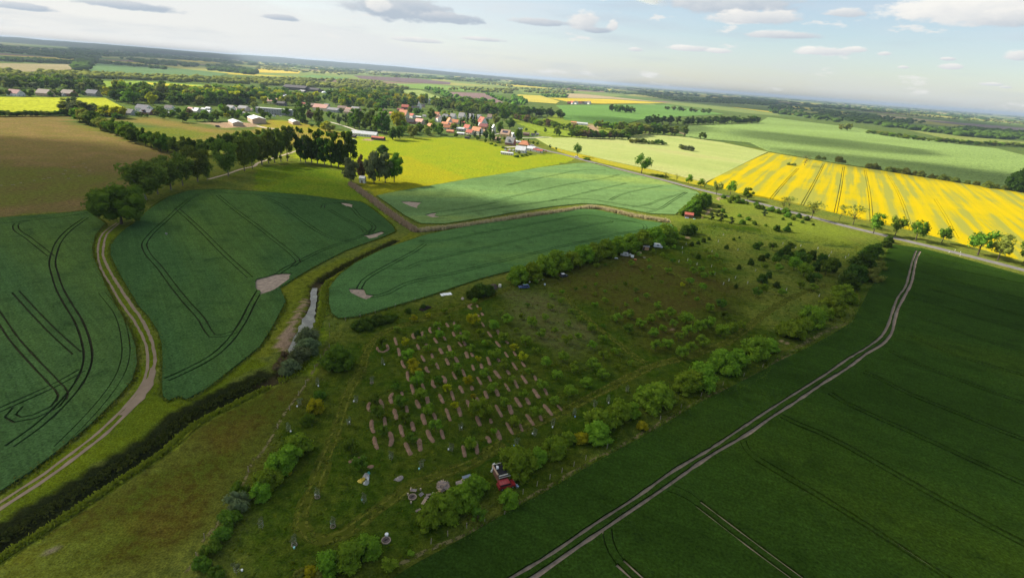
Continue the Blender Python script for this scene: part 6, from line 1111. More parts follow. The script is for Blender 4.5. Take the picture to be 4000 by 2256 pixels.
MB().add([(tw*.5, -tw*.8, hh*.37), (tw*.5+nl+.3, -tw*.8, hh*.37), (tw*.5+nl+.3, 0, hh*.77), (tw*.5, 0, hh*.77), (tw*.5+nl+.3, tw*.8, hh*.37), (tw*.5, tw*.8, hh*.37)], [(0, 1, 2, 3), (3, 2, 4, 5)]).build('nave_roof', roofmat((0.16, 0.13, 0.12)), ch)
for i in range(3): MB().box((tw*.5+nl*(i+.5)/3, -tw*.7-.05, hh*.22), (1.0, .12, 2.2)).build('nave_window', glassm, ch)
tag(ch, 'pale stone village church with pointed grey spire', 'church')
# farm halls, apartment block and older farm buildings
H_('b', 780, 950, 520, -52, 'tan', 'pale', 'long tan farm hall with light blue-grey metal roof', name='farm_hall', dr=.36, er=.12, rr=.18, chimney=False, nwin=0, door=False, big_doors=4, cat='farm hall')
H_('b', 1310, 890, 460, -52, 'tan', 'white', 'tan farm hall with white roof and dark end wall', name='farm_hall', dr=.55, er=.19, rr=.27, chimney=False, nwin=0, door=False, big_doors=2, cat='farm hall')
H_('b', 2250, 920, 380, -55, 'tan', 'pale', 'small farm hall with pale metal roof standing on the meadow', name='farm_hall', dr=.35, er=.13, rr=.19, chimney=False, nwin=0, door=False, big_doors=3, cat='farm hall')
H_('b', 1770, 690, 830, 2, 'grey', 'pale', 'three-storey grey-white apartment block with rows of windows', name='apartment_block', dr=.15, er=.155, rr=.155, chimney=False, nwin=14, storeys=3, cat='apartment block')
H_('b', 960, 680, 300, -8, 'white', 'white', 'white flat-roofed garage range before the bungalows', er=.12, rr=.12, dr=.3, chimney=False, nwin=3, door=False, cat='garage')
H_('b', 670, 580, 200, -20, 'white', 'grey', 'white bungalow with a grey gabled roof by the dark wood', er=.3, rr=.55)
H_('b', 990, 600, 240, -15, 'pinkw', 'grey', 'pale pink bungalow with a grey roof by the dark wood', er=.28, rr=.5)
H_('b', 1160, 600, 80, -10, 'cream', 'tan', 'narrow cream cottage left of the apartment block', nwin=1, chimney=False)
H_('b', 1720, 420, 260, -15, 'cream', 'pink', 'house with faded red roof behind the apartment block', er=.25, rr=.5)
H_('b', 1860, 390, 150, -15, 'cream', 'red', 'second faded red roof behind the apartment block', er=.25, rr=.5, chimney=False)
H_('b', 1940, 470, 190, -8, 'dark', 'dark', 'black-roofed house touching the faded red roof', er=.3, rr=.5)
H_('b', 2010, 300, 200, -40, 'dark', 'pale', 'dark-walled barn with a pale roof on the old farm', er=.3, rr=.5, chimney=False, nwin=0)
H_('b', 1700, 210, 380, -25, 'tan', 'pale', 'long pale clamp wall of the old farm', er=.06, rr=.06, dr=.15, chimney=False, nwin=0, door=False, cat='wall')
for a, b_, l, y_ in ((60, 80, 560, -8), (230, 140, 260, -45), (440, 110, 420, -10), (640, 110, 240, -45)): H_('c', a, b_, l, y_, 'dark', 'dark' if l > 300 else 'grey', {560: 'longest', 260: 'gabled', 420: 'middle', 240: 'end'}[l]+' dark cattle barn on the far farm', name='cattle_barn', er=.11, rr=.2, dr=.42, chimney=False, nwin=0, door=False, cat='barn')
H_('c', 690, 590, 340, -8, 'cream', 'pink', 'barn with a broad pink roof in the old farm', er=.2, rr=.42, chimney=False, nwin=2)
H_('c', 1000, 630, 280, -12, 'grey', 'grey', 'grey sheet-roofed barn right of the pink roof', er=.2, rr=.36, chimney=False, nwin=2)
H_('c', 1220, 580, 220, -12, 'tan', 'brown', 'brown-grey roofed stable behind the grey sheet roof', er=.25, rr=.45, chimney=False, nwin=2)
H_('c', 1390, 620, 180, -15, 'cream', 'pink', 'small pink-roofed house among the stables', er=.25, rr=.5, nwin=2)
H_('c', 1550, 615, 220, -20, 'tan', 'grey', 'grey-tiled stable at the right of the farm', er=.25, rr=.5, chimney=False, nwin=2)
H_('c', 1420, 690, 280, -25, 'tan', 'brown', 'large brown-roofed stable in front of the pink-roofed house', er=.22, rr=.45, chimney=False, nwin=2)
H_('c', 520, 520, 190, -10, 'brick', 'brown', 'weathered brown barn beside the pink roof', er=.28, rr=.5, chimney=False)
H_('c', 820, 500, 120, -10, 'grey', 'grey', 'small grey roof behind the pink-roofed barn', chimney=False, nwin=1)
H_('c', 240, 450, 90, -10, 'cream', 'red', 'tiny red roof between the trees of the old farm', chimney=False, nwin=1)
H_('c', 1770, 1240, 640, -9, 'white', 'pale', 'long low grey barn with a row of small windows on the meadow', name='cow_barn', dr=.22, er=.10, rr=.19, chimney=False, nwin=16, door=False, cat='barn')
H_('c', 2110, 1330, 310, -9, 'dark', 'red', 'open shed with stepped red metal roof next to the long barn', name='open_shed', dr=.4, er=.18, rr=.26, chimney=False, nwin=0, door=False, cat='shed')
H_('c', 1490, 1270, 110, -9, 'dark', 'dark', 'small dark shed at the end of the long grey barn', chimney=False, nwin=0, er=.35, rr=.6, cat='shed')
# dark-roofed houses on the west edge
H_('a', 370, 700, 270, -12, 'grey', 'dark', 'house with a big black-purple roof at the end of the tree row', er=.2, rr=.5)
H_('a', 740, 610, 310, -8, 'white', 'blue', 'house with a long blue-black roof behind the brick gable', er=.25, rr=.48)
H_('a', 830, 690, 290, -10, 'brick', 'blue', 'house with blue-black roof and brick cross gable', er=.2, rr=.45, dormer='brick')
H_('a', 1290, 700, 250, -10, 'white', 'white', 'low house with a glaring white roof', er=.2, rr=.34, chimney=False)
H_('a', 1380, 590, 200, -10, 'white', 'dark', 'dark brown roof behind the glaring white roof', er=.3, rr=.6)
for i, (a, b_, l, wl, rf, lb) in enumerate(((1910, 580, 130, 'pinkw', 'pink', 'pinkish bungalow among the west gardens'), (2060, 590, 120, 'white', 'white', 'white bungalow right of the pinkish one'), (2240, 590, 120, 'white', 'pale', 'pale bungalow before the wood'), (2350, 570, 120, 'white', 'white', 'white cabin at the right of the pale bungalow'), (2020, 660, 190, 'cream', 'pale', 'cream cabin half hidden by the copper tree'), (2350, 650, 110, 'white', 'white', 'bright white cabin in front of the bungalows'))): H_('a', a, b_, l, -12, wl, rf, lb, er=.3, rr=.5, nwin=2, chimney=False)
for a, l, rf, wl, lb in ((330, 230, 'maroon', 'white', 'dull red roof of the far left hamlet'), (920, 240, 'brown', 'tan', 'dark brown roof of the far left hamlet'), (1400, 220, 'brown', 'brick', 'reddish brown roof of the far left hamlet'), (1890, 220, 'blue', 'grey', 'blue-black roofed house ending the far left hamlet'), (1250, 110, 'dark', 'white', 'small white house between two brown roofs of the hamlet')): H_('h', a, 490, l, -6, wl, rf, lb, er=.22, rr=.5)
for a, rf, wl, lb in ((790, 'maroon', 'brick', 'red-roofed first'), (860, 'red', 'white', 'white-walled second'), (960, 'dark', 'white', 'white-gabled third'), (1060, 'maroon', 'cream', 'cream fourth'), (1120, 'dark', 'cream', 'dark-roofed fifth'), (1200, 'grey', 'grey', 'grey-roofed sixth'), (1280, 'brown', 'white', 'white last')): H_('g', a, 175, 85, -50 if wl == 'white' else -8, wl, rf, lb+' house of the distant hamlet in the fields', er=.35, rr=.75, chimney=False, nwin=2)
H_('g', 910, 670, 140, -12, 'yellow', 'orange', 'yellow-orange hall behind the wood', er=.3, rr=.4, chimney=False, nwin=2, cat='hall')
H_('g', 1120, 700, 260, -14, 'white', 'pale', 'long pale turquoise hall behind the wood', er=.16, rr=.24, dr=.3, chimney=False, nwin=0, cat='hall')
H_(5, 1075, 385, 52, -5, 'white', 'white', 'white hut hidden in the willow clump', name='hut', er=.9, rr=1.2, dr=.8, chimney=False, nwin=1, cat='hut')
for a, b_, w, lb in ((760, 150, 150, 'smaller'), (980, 150, 330, 'larger')):
    xy, wm_ = hpx('c', a, b_, w); V, Fd = ICO[3]; m = V[:, 2] > -.05; V2 = V*np.array([wm_/2, wm_/2, wm_*.27]); o = mk('biogas_dome', V2, Fd, plain((0.52, 0.58, 0.55), .5, .4, .06, .05, key='dome_membrane'), smooth=True); o.location = (xy[0], xy[1], 0)
    ring = MB().tube((0, 0, -.2), (0, 0, wm_*.06), wm_*.505, wm_*.505, 28).build('tank_ring', wallmat(WC['grey']), o); tag(o, lb+' pale green biogas dome beyond the barns', 'biogas dome')

# ------------------------------------------------------------------ vehicles
tyre = plain((0.02, 0.02, 0.02), .9, .2, .1, key='rubber'); rimm = plain((0.45, 0.45, 0.46), .35, .5, .05, metal=.8, key='rim_metal'); lampw = plain((0.75, 0.74, 0.68), .2, .6, .03, key='headlamp'); lampr = plain((0.45, 0.03, 0.02), .3, .5, .03, key='tail_lamp')
def paint(c): return plain(c, .28, .55, .05, .6, key='car_paint')
def wheels(o, xs, w, r=.33):
    for x in xs:
        for s in (-1, 1):
            t = MB().tube((x, s*(w/2-.13), r), (x, s*(w/2+.02), r), r, r, 14).build('wheel', tyre, o); MB().tube((x, s*(w/2+.015), r), (x, s*(w/2+.035), r), r*.58, r*.5, 10).build('rim', rimm, t)
def car(name, xy, yaw, ln, w, h, col, label, style='suv', roofc=None, group=None, cat='car'):
    o = empty(name, (xy[0], xy[1], 0.02), math.radians(yaw)); L2 = ln/2; pm = paint(col); hood = h*.56
    if style in ('suv', 'hatch'): prof = [(-L2, .28), (-L2, hood*.95), (-L2*.94, hood*1.02), (-L2*.82, h*.97), (-L2*.6, h), (L2*.12, h), (L2*.45, hood*1.04), (L2*.92, hood*.86), (L2, hood*.7), (L2, .28)]
    else: prof = [(-L2, .3), (-L2, h*.98), (L2*.45, h), (L2*.72, hood*1.15), (L2*.98, hood*.95), (L2, .3)]
    MB().prism(prof, -w/2, w/2).build('body', pm, o)
    g = MB(); k = w/2+.012
    if style in ('suv', 'hatch'):
        for s in (-1, 1): g.add([(-L2*.78, s*k, hood*1.06), (L2*.38, s*k, hood*1.06), (L2*.1, s*k, h*.94), (-L2*.68, s*k, h*.93)], [(0, 1, 2, 3) if s < 0 else (3, 2, 1, 0)])
        g.add([(L2*.44+.02, -w*.44, hood*1.08), (L2*.44+.02, w*.44, hood*1.08), (L2*.15+.03, w*.40, h*.97), (L2*.15+.03, -w*.40, h*.97)], [(0, 1, 2, 3)])
        g.add([(-L2*.93-.02, -w*.42, hood*1.06), (-L2*.93-.02, w*.42, hood*1.06), (-L2*.83-.03, w*.40, h*.94), (-L2*.83-.03, -w*.40, h*.94)], [(3, 2, 1, 0)])
    else:
        for s in (-1, 1): g.add([(L2*.2, s*k, hood*1.1), (L2*.62, s*k, hood*1.15), (L2*.46, s*k, h*.92), (L2*.2, s*k, h*.92)], [(0, 1, 2, 3) if s < 0 else (3, 2, 1, 0)])
        g.add([(L2*.71+.02, -w*.44, hood*1.2), (L2*.71+.02, w*.44, hood*1.2), (L2*.48+.03, w*.42, h*.95), (L2*.48+.03, -w*.42, h*.95)], [(0, 1, 2, 3)])
    g.build('windows', glassm, o)
    if roofc: MB().box((-L2*.25, 0, h+.02), (ln*.40, w*.9, .05)).build('roof_panel', paint(roofc), o)
    wheels(o, (-L2*.62, L2*.62), w)
    for s in (-1, 1): MB().box((L2+.0, s*w*.36, hood*.72), (.06, w*.18, .16)).build('headlight', lampw, o); MB().box((-L2, s*w*.4, hood*.85), (.06, w*.13, .22)).build('tail_light', lampr, o)
    MB().box((L2-.02, 0, .38), (.14, w*.96, .2)).build('bumper', plain((.05, .05, .055), .6, .3, .1, key='bumper'), o)
    return tag(o, label, cat, group)
car('parked_car', at('H', 1555, 1030), 28, 4.1, 1.75, 1.55, (0.045, 0.05, 0.07), 'dark car with a bright white roof parked on the orchard lane', roofc=(.75, .75, .75))
car('parked_car', at('H', 750, 1255), 200, 4.9, 1.85, 1.6, (0.09, 0.12, 0.26), 'dark blue car parked half behind a small tree at the long hedge', roofc=(.20, .26, .45))
# red pickup with tool box rack beside the black-roofed shed
def pickup():
    x, y = at('K', 1510, 1200); o = empty('red_pickup', (x, y, .02), math.radians(24)); pm = paint((0.30, 0.018, 0.022))
    MB().prism([(-2.1, .35), (-2.1, 1.05), (-.75, 1.05), (-.72, 1.05), (2.0, 1.0), (2.1, .85), (2.1, .35)], -.85, .85).build('body', pm, o)
    MB().prism([(-1.95, 1.05), (-1.88, 1.72), (.62, 1.75), (1.15, 1.06)], -.80, .80).build('cab', pm, o)
    g = MB(); g.add([(1.17, -.70, 1.10), (1.17, .70, 1.10), (.68, .66, 1.68), (.68, -.66, 1.68)], [(0, 1, 2, 3)])
    for s in (-1, 1): g.add([(-1.7, s*.812, 1.15), (.95, s*.812, 1.15), (.55, s*.812, 1.62), (-1.65, s*.812, 1.62)], [(0, 1, 2, 3) if s < 0 else (3, 2, 1, 0)])
    g.build('windows', glassm, o); wheels(o, (-1.3, 1.35), 1.72, .34)
    for i in range(4): MB().box((-1.55+i*.62, 0, 1.77), (.05, 1.3, .04)).build('roof_rib', paint((0.36, 0.05, 0.05)), o)
    for s in (-1, 1): MB().box((2.1, s*.62, .80), (.06, .3, .18)).build('headlight', lampw, o); MB().box((-2.1, s*.70, .80), (.06, .16, .3)).build('tail_light', lampr, o)
    MB().box((2.12, 0, .45), (.12, 1.6, .2)).build('bumper', plain((.08, .08, .085), .5, .3, .1), o)
    tag(o, 'red van parked beside the black-roofed shed', 'van')
    a = empty('roof_awning', (x-.55, y+1.55, 0), math.radians(24)); MB().box((-.1, 0, 1.95), (2.9, .95, .1), rx=-.12).build('panel', plain((0.10, 0.105, 0.115), .6, .3, .1, key='dark_sheet'), a)
    MB().box((-.1, -.5, 1.98), (2.9, .06, .12)).build('pale_edge', plain((.6, .57, .45), .7, .2, .15), a)
    for sx_ in (-1.4, 1.2):
        for sy_ in (-.4, .4): MB().tube((sx_, sy_, 0), (sx_, sy_, 1.93), .04, .04, 5).build('post', stake_m, a)
    tag(a, 'dark sheet awning with pale edge leaning over the red van', 'awning')
pickup()
# shed with black roof
def shed():
    P = [Vector((*gp(Q('K', a, b_), 2.6), 0)) for a, b_ in ((1110, 490), (1330, 390), (1520, 720), (1310, 840))]; c = sum(P, Vector())/4; ang = math.atan2((P[3]-P[0]).y, (P[3]-P[0]).x)
    ln = ((P[3]-P[0]).length+(P[2]-P[1]).length)/2; w = ((P[1]-P[0]).length+(P[2]-P[3]).length)/2; o = empty('garden_shed', (c.x, c.y, 0), ang)
    wd = plain((0.22, 0.11, 0.08), .8, .2, .2, key='shed_boards'); n = 12
    for i in range(n): MB().box((-ln/2+ln*(i+.5)/n, w/2-.03, 1.2), (ln/n-.03, .05, 2.4)).build('plank', wd, o); MB().box((-ln/2+ln*(i+.5)/n, -w/2+.03, 1.2), (ln/n-.03, .05, 2.4)).build('plank', wd, o)
    for i in range(8): MB().box((ln/2-.03, -w/2+w*(i+.5)/8, 1.2), (.05, w/8-.03, 2.4)).build('plank', wd, o); MB().box((-ln/2+.03, -w/2+w*(i+.5)/8, 1.2), (.05, w/8-.03, 2.4)).build('plank', wd, o)
    r = MB().box((0, 0, 2.5), (ln+.25, w+.25, .16)).build('roof', plain((0.012, 0.012, 0.014), .8, .25, .2, .8, key='roofing_felt'), o)
    pale = plain((0.60, 0.58, 0.48), .7, .2, .15, key='pale_batten')
    for s in (-1, 1): MB().box((s*(ln/2+.16), 0, 2.52), (.14, w+.3, .22)).build('fascia', pale, r)
    MB().box((-.2, -w/2-.25, 2.56), (ln*.95, .42, .07)).build('plank', plain((0.42, 0.29, 0.19), .8, .2, .15, key='new_plank'), r)
    tag(o, 'wooden shed with a black felt roof and pale edges beside the red van', 'shed')
    def sheet(name, pts, z, col, lab, cat, thick=.5, t='heap'):
        q = [gp(Q('K', a, b_), z) for a, b_ in pts]; cc = Vector((sum(p[0] for p in q)/len(q), sum(p[1] for p in q)/len(q))); V = []; n = len(q)
        for k, f in ((0, 1.), (1, .75)): V += [((p[0]-cc.x)*f, (p[1]-cc.y)*f, z*(k if z > 1 else 0)+(thick if k else (z if z > 1 else 0))) for p in q]
        V.append((0, 0, thick*1.15+(z if z > 1 else 0)))
        ob_ = mk(name, V, [(i, (i+1) % n, n+(i+1) % n, n+i) for i in range(n)]+[(n+i, n+(i+1) % n, 2*n) for i in range(n)], plain(col, .6, .3, .18, 2., key='plastic_sheet')); ob_.location = (cc.x, cc.y, 0); return tag(ob_, lab, cat)
    sheet('white_tarpaulin', [(1040, 560), (1130, 510), (1150, 560), (1130, 640), (1060, 650)], .1, (.68, .68, .72), 'crumpled white tarpaulin at the shed corner', 'tarpaulin', 1.4)
    sheet('white_sack', [(1180, 500), (1270, 540), (1270, 590), (1190, 620)], 2.6, (.74, .74, .76), 'white sack lying on the black shed roof', 'sack', .35)
    sheet('grey_tarpaulin', [(1140, 740), (1220, 720), (1290, 890), (1230, 890), (1150, 810)], .1, (.50, .52, .52), 'pale grey tarpaulin draped beside the shed', 'tarpaulin', .9)
    sheet('white_trough', [(990, 680), (1060, 630), (1090, 660), (1030, 720)], .1, (.62, .68, .62), 'pale green-white trough before the shed', 'trough', .5)
    sheet('water_tank', [(1530, 740), (1590, 720), (1610, 750), (1550, 790)], .1, (.60, .64, .64), 'pale water tank at the back corner of the shed', 'tank', 1.1)
    sheet('orange_crate', [(1500, 550), (1570, 560), (1590, 600), (1530, 610)], .1, (.50, .22, .06), 'orange and yellow crate behind the shed', 'crate', .5)
    sheet('grey_bin', [(1470, 480), (1540, 480), (1550, 540), (1480, 540)], .1, (.32, .32, .33), 'grey bin behind the shed next to the orange crate', 'bin', .9)
    sheet('black_bin', [(1385, 310), (1430, 310), (1440, 370), (1395, 370)], .1, (.02, .02, .022), 'small black bin beyond the shed roof', 'bin', .9)
shed()
def chair(xy, rz, col, label):
    o = empty('garden_chair', (xy[0], xy[1], 0), rz); m = plain(col, .5, .4, .08, key='chair_plastic'); mw = plain((.7, .7, .7), .5, .4, .05)
    MB().box((0, 0, .42), (.5, .5, .06)).build('seat', m, o); MB().box((0, .26, .72), (.5, .06, .6), rx=-.2).build('backrest', m, o)
    for sx_ in (-.22, .22):
        for sy_ in (-.2, .22): MB().tube((sx_, sy_, 0), (sx_*.9, sy_*.9, .42), .03, .03, 6).build('leg', mw, o)
        MB().box((sx_*1.2, 0, .64), (.06, .5, .05)).build('armrest', mw, o)
    tag(o, label, 'chair')
chair(at('K', 1885, 1215), 2.2, (.32, .42, .70), 'pale blue and white garden chair in the grass by the red van')

# ------------------------------------------------------------------ junk beside the woodpile hedge
gw = plain((0.36, 0.29, 0.25), .85, .15, .25, 1.2, key='weathered_wood'); gw2 = plain((0.47, 0.36, 0.25), .8, .2, .2, 1.2, key='fresh_timber'); gw3 = plain((0.28, 0.25, 0.25), .9, .1, .2, 1.2, key='grey_board')
def woodpile():
    x, y = at('J', 1540, 1040); o = empty('woodpile', (x, y, 0), .3); r = random.Random(5); ms_ = [gw, gw2, gw3, plain((0.40, 0.30, 0.27), .85, .15, .2)]
    core = MB()
    v, f = lump((0, 0, .2), (1.15, 1.4, .6), 2, .25, 1.4, 4.); core.add(v.tolist(), f.tolist()); core.build('rubble_core', plain((0.10, 0.08, 0.065), .9, .1, .3, 3., key='dark_brush'), o)
    for i in range(150):
        a = r.uniform(0, 6.28); d = 1.5*math.sqrt(r.random()); z = .85*(1-(d/1.6)**2)+.12; l = r.uniform(.35, 1.3); MB().box((d*math.cos(a)*.9, d*math.sin(a)*1.1, z+.05), (l, r.uniform(.07, .16), r.uniform(.05, .12)), r.uniform(0, 3.14), rx=r.uniform(-.4, .4), ry=r.uniform(-.35, .35)).build('branch', r.choice(ms_), o)
    tag(o, 'heaped pile of broken wood and branches against the hedge', 'woodpile')
woodpile()
def pallet(xy, rz, s, z, label, m=gw, legs=True, tilt=0.):
    o = empty('wooden_pallet', (xy[0], xy[1], z), rz); o.rotation_euler = (tilt, 0, rz)
    for i in range(6): MB().box((0, -s[1]/2+s[1]*(i+.5)/6, .14), (s[0], s[1]/6-.03, .03)).build('slat', m, o)
    for i in range(3): MB().box((-s[0]/2+s[0]*(i*.48+.02)+.05, 0, .06), (.1, s[1], .12)).build('bearer', m, o)
    tag(o, label, 'pallet')
def box_thing(name, xy, rz, d, z, mat, label, cat, lid=None):
    o = empty(name, (xy[0], xy[1], z), rz); MB().box((0, 0, d[2]/2), d, taper=.97).build('body', mat, o)
    if lid: MB().box((0, 0, d[2]+.05), (d[0]*1.08, d[1]*1.08, .08)).build('lid', lid, o)
    else: MB().box((0, 0, d[2]+.012), (d[0]*.82, d[1]*.82, .02)).build('top_panel', mat, o)
    return tag(o, label, cat)
J = lambda a, b_: at('J', a, b_)
slate_b = plain((0.16, 0.20, 0.26), .5, .4, .1, key='blue_grey_cover')
box_thing('covered_trailer', J(2330, 770), .52, (2.0, .85, .75), 0, gw2, 'low timber box under a blue-grey cover beside the hedge', 'trailer', slate_b)
box_thing('timber_crate', J(2220, 860), .52, (.85, 1.0, .5), 0, gw2, 'open pale timber crate at the end of the blue-grey cover', 'crate')
pallet(J(2080, 960), .5, (1.3, 1.25), .5, 'square weathered pallet table next to the blue-grey cover'); pallet(J(2080, 962), .5, (1.25, 1.2), .34, 'second pallet stacked under the square pallet table', gw3); pallet(J(2080, 964), .5, (1.25, 1.2), .17, 'third pallet stacked under the square pallet table', gw3); pallet(J(2080, 966), .5, (1.25, 1.2), 0.0, 'lowest pallet under the square pallet table', gw3)
pallet(J(1060, 1300), .35, (1.15, .5), .02, 'narrow pallet lying in the grass before the woodpile', gw); pallet(J(1205, 1255), 1.4, (.55, .45), .02, 'small square pallet lid near the woodpile', plain((.5, .48, .36), .8, .2, .2)); pallet(J(1160, 1400), 1.2, (.75, .6), .03, 'pale green-edged pallet by the hedge foot', plain((.44, .46, .36), .8, .2, .2)); pallet(J(990, 1400), .9, (.8, .7), .03, 'brown broken pallet by the hedge foot', gw)
pallet(J(810, 1300), 1.0, (1.0, .75), .12, 'tilted grey board leaning by the fire ring', gw3, tilt=.35)
pallet(at(13, 1690, 690), 1.3, (1.5, .7), .05, 'bundle of pale slats at the left end of the hedge', gw2); pallet(at(13, 1630, 775), .7, (1.1, .5), .02, 'loose plank pallet past the end of the hedge', gw)
box_thing('timber_log', J(1390, 1230), .75, (1.5, .4, .35), 0, plain((0.50, 0.33, 0.16), .8, .2, .2, key='yellow_timber'), 'yellow timber baulk in front of the woodpile', 'timber')
box_thing('timber_log', J(1330, 1290), .5, (.8, .35, .3), 0, gw2, 'short pale timber stub in front of the woodpile', 'timber'); box_thing('cardboard_box', J(1310, 1370), .4, (.5, .45, .35), 0, plain((.48, .40, .34), .85, .1, .15), 'pale box at the hedge beside the pallets', 'box')
def bench(xy, rz):
    o = empty('garden_bench', (xy[0], xy[1], 0), rz); pk = plain((.62, .45, .36), .8, .2, .12, key='pale_board')
    for i in range(3): MB().box((.08, -.18+.18*i, .42), (1.35, .15, .05)).build('seat_slat', gw3, o)
    MB().box((-.62, 0, .5), (.14, .75, .55)).build('end_board', pk, o); MB().box((0, -.32, .34), (1.4, .06, .2)).build('front_board', pk, o)
    for s in (-.5, .55): MB().box((s, 0, .2), (.08, .5, .4)).build('leg', gw3, o)
    tag(o, 'grey garden bench with a pale end board', 'bench')
bench(J(555, 1170), -.02)
def firepit(xy, r0, label, name='fire_ring'):
    o = empty(name, (xy[0], xy[1], 0), .2); n = 16; st = plain((0.36, 0.28, 0.23), .9, .1, .22, key='hearth_stone')
    for i in range(n): t = 2*math.pi*i/n; MB().box((r0*math.cos(t), r0*math.sin(t), .1), (.2, .30, .2), t, taper=.85).build('stone', st, o)
    v, f = lump((0, 0, .02), (r0*.85, r0*.85, .1), 2, .3, 2., 3.); mk('ash_bed', v, f, plain((0.12, 0.095, 0.09), .95, .1, .4, 3., key='ash'), o)
    for i in range(3): MB().tube((-.3, -.15+.15*i, .12), (.3, .1*i, .16), .05, .04, 6).build('charred_log', plain((.03, .026, .024), .9, .1, .3), o)
    tag(o, label, 'fire ring')
firepit(J(520, 1370), .85, 'round stone fire ring with ash beside the grey bench')
firepit(at(13, 1308, 1075), .85, 'round stone ring with a white lidded tub below the hedge')
tb = empty('white_tub', (*at(13, 1315, 1030), 0)); MB().tube((0, 0, 0), (0, 0, .55), .32, .36, 12).build('body', white_p, tb); MB().tube((0, 0, .55), (0, 0, .6), .39, .37, 12).build('lid', white_p, tb); tag(tb, 'white tub beside the lower stone ring', 'tub')
def stool(xy, label):
    o = empty('log_stool', (xy[0], xy[1], 0)); MB().tube((0, 0, 0), (0, 0, .42), .2, .18, 10).build('log', gw, o); MB().tube((0, 0, .42), (0, 0, .46), .185, .17, 10).build('cut_face', plain((.55, .45, .34), .8, .2, .1), o); tag(o, label, 'stool')
stool(J(795, 1130), 'log stool standing between bench and tilted board'); stool(J(370, 1290), 'log stool left of the fire ring'); stool(at(13, 1560, 700), 'upright log seat below the fire ring')
# tarpaulins
def tarp():
    x, y = at('L', 640, 800); o = empty('tarpaulin_heap', (x, y, 0)); k = mpp(x, y)/8.547
    def piece(nm, pts, z, col, sd):
        P = [gp(Q('L', a, b_)) for a, b_ in pts]; cx_ = sum(p[0] for p in P)/len(P); cy_ = sum(p[1] for p in P)/len(P); V = []; n = len(P); Fc = []
        for rr_, zz in ((1., .0), (.86, .55), (.5, 1.), (.15, 1.15)):
            for i, p in enumerate(P): V.append((cx_+(p[0]-cx_)*rr_-x, cy_+(p[1]-cy_)*rr_-y, max(0, z*zz*(1+.55*math.sin(i*2.4+sd+rr_*5)))))
        for j in range(3):
            for i in range(n): Fc.append((j*n+i, j*n+(i+1) % n, (j+1)*n+(i+1) % n, (j+1)*n+i))
        Fc.append(tuple(3*n+i for i in range(n))); mk(nm, V, Fc, plain(col, .45, .4, .2, 2.5, key='tarp_sheet'), o)
    piece('grey_sheet', [(560, 700), (640, 580), (700, 575), (790, 600), (800, 700), (760, 800), (680, 760), (600, 750)], .5, (.42, .39, .36), 0); piece('yellow_sheet', [(380, 840), (430, 810), (520, 800), (600, 730), (670, 720), (650, 790), (580, 860), (530, 910), (440, 890)], .4, (.62, .46, .05), 1)
    piece('white_sheet', [(700, 740), (750, 700), (790, 720), (780, 820), (720, 800)], .55, (.66, .67, .70), 2); piece('silver_sheet', [(570, 930), (640, 850), (720, 800), (790, 830), (785, 900), (730, 975), (640, 975)], .45, (.40, .41, .36), 3); piece('turquoise_sheet', [(720, 575), (800, 560), (825, 590), (790, 620), (770, 590)], .45, (.12, .50, .45), 4)
    tag(o, 'crumpled heap of yellow, white and grey tarpaulins', 'tarpaulin')
tarp()
def heap(name, reg, pts, h, mat, label, cat, sd=1.):
    P = [gp(Q(reg, a, b_)) for a, b_ in pts]; cx_ = sum(p[0] for p in P)/len(P); cy_ = sum(p[1] for p in P)/len(P); n = len(P); V = []; Fc = []
    ln = catmull(P+[P[0]], .3)[:-1]; n = len(ln)
    for j, (rr_, zz) in enumerate(((1., 0.), (.85, .5), (.6, .85), (.3, 1.))):
        for i, p in enumerate(ln): V.append(((p.x-cx_)*rr_, (p.y-cy_)*rr_, h*zz*(1+.5*mnoise.noise(Vector((p.x*1.5, p.y*1.5, j+sd))))))
    for j in range(3):
        for i in range(n): Fc.append((j*n+i, j*n+(i+1) % n, (j+1)*n+(i+1) % n, (j+1)*n+i))
    Fc.append(tuple(3*n+i for i in range(n))); o = mk(name, V, Fc, mat); o.location = (cx_, cy_, 0); return tag(o, label, cat)
heap('stone_heap', 'L', [(1590, 810), (1680, 770), (1720, 720), (1830, 680), (1900, 660), (1940, 720), (1890, 790), (1800, 840), (1740, 850), (1680, 820)], .55, plain((0.37, 0.31, 0.28), .9, .1, .3, 3., key='rubble'), 'low grey-pink heap of rubble in the grass', 'rubble heap')
heap('brushwood_heap', 'H', [(60, 1250), (90, 1200), (180, 1190), (230, 1230), (200, 1280), (120, 1320), (80, 1310)], 1.1, plain((0.095, 0.07, 0.06), .95, .1, .35, 2., key='brushwood'), 'brown brushwood heap at the end of the long hedge', 'brushwood heap')
heap('compost_heap', 'A', [(1210, 260), (1280, 190), (1400, 175), (1480, 200), (1400, 240), (1280, 285)], .5, plain((0.022, 0.016, 0.013), .95, .1, .3, 2., key='compost'), 'almost black compost heap behind the woodchip plot', 'compost heap')
heap('sandstone_boulder', 'A', [(2065, 30), (2090, 10), (2125, 20), (2115, 50), (2075, 50)], .5, plain((.42, .34, .30), .9, .1, .2), 'pale boulder in the grass near the white panels', 'boulder')
# white panels on the grass
o = empty('panel_stack', (*at(9, 1912, 55), .05), math.radians(28)); k = mpp(*at(9, 1912, 55))/2.576
for i in range(4): MB().box(((i-1.5)*29*k, random.uniform(-.1, .1), .06+.05*(i % 2)), (27*k, 2.5, .06), random.uniform(-.06, .06)).build('panel', white_p, o)
tag(o, 'row of flat white panels lying at the wheat edge', 'panels')
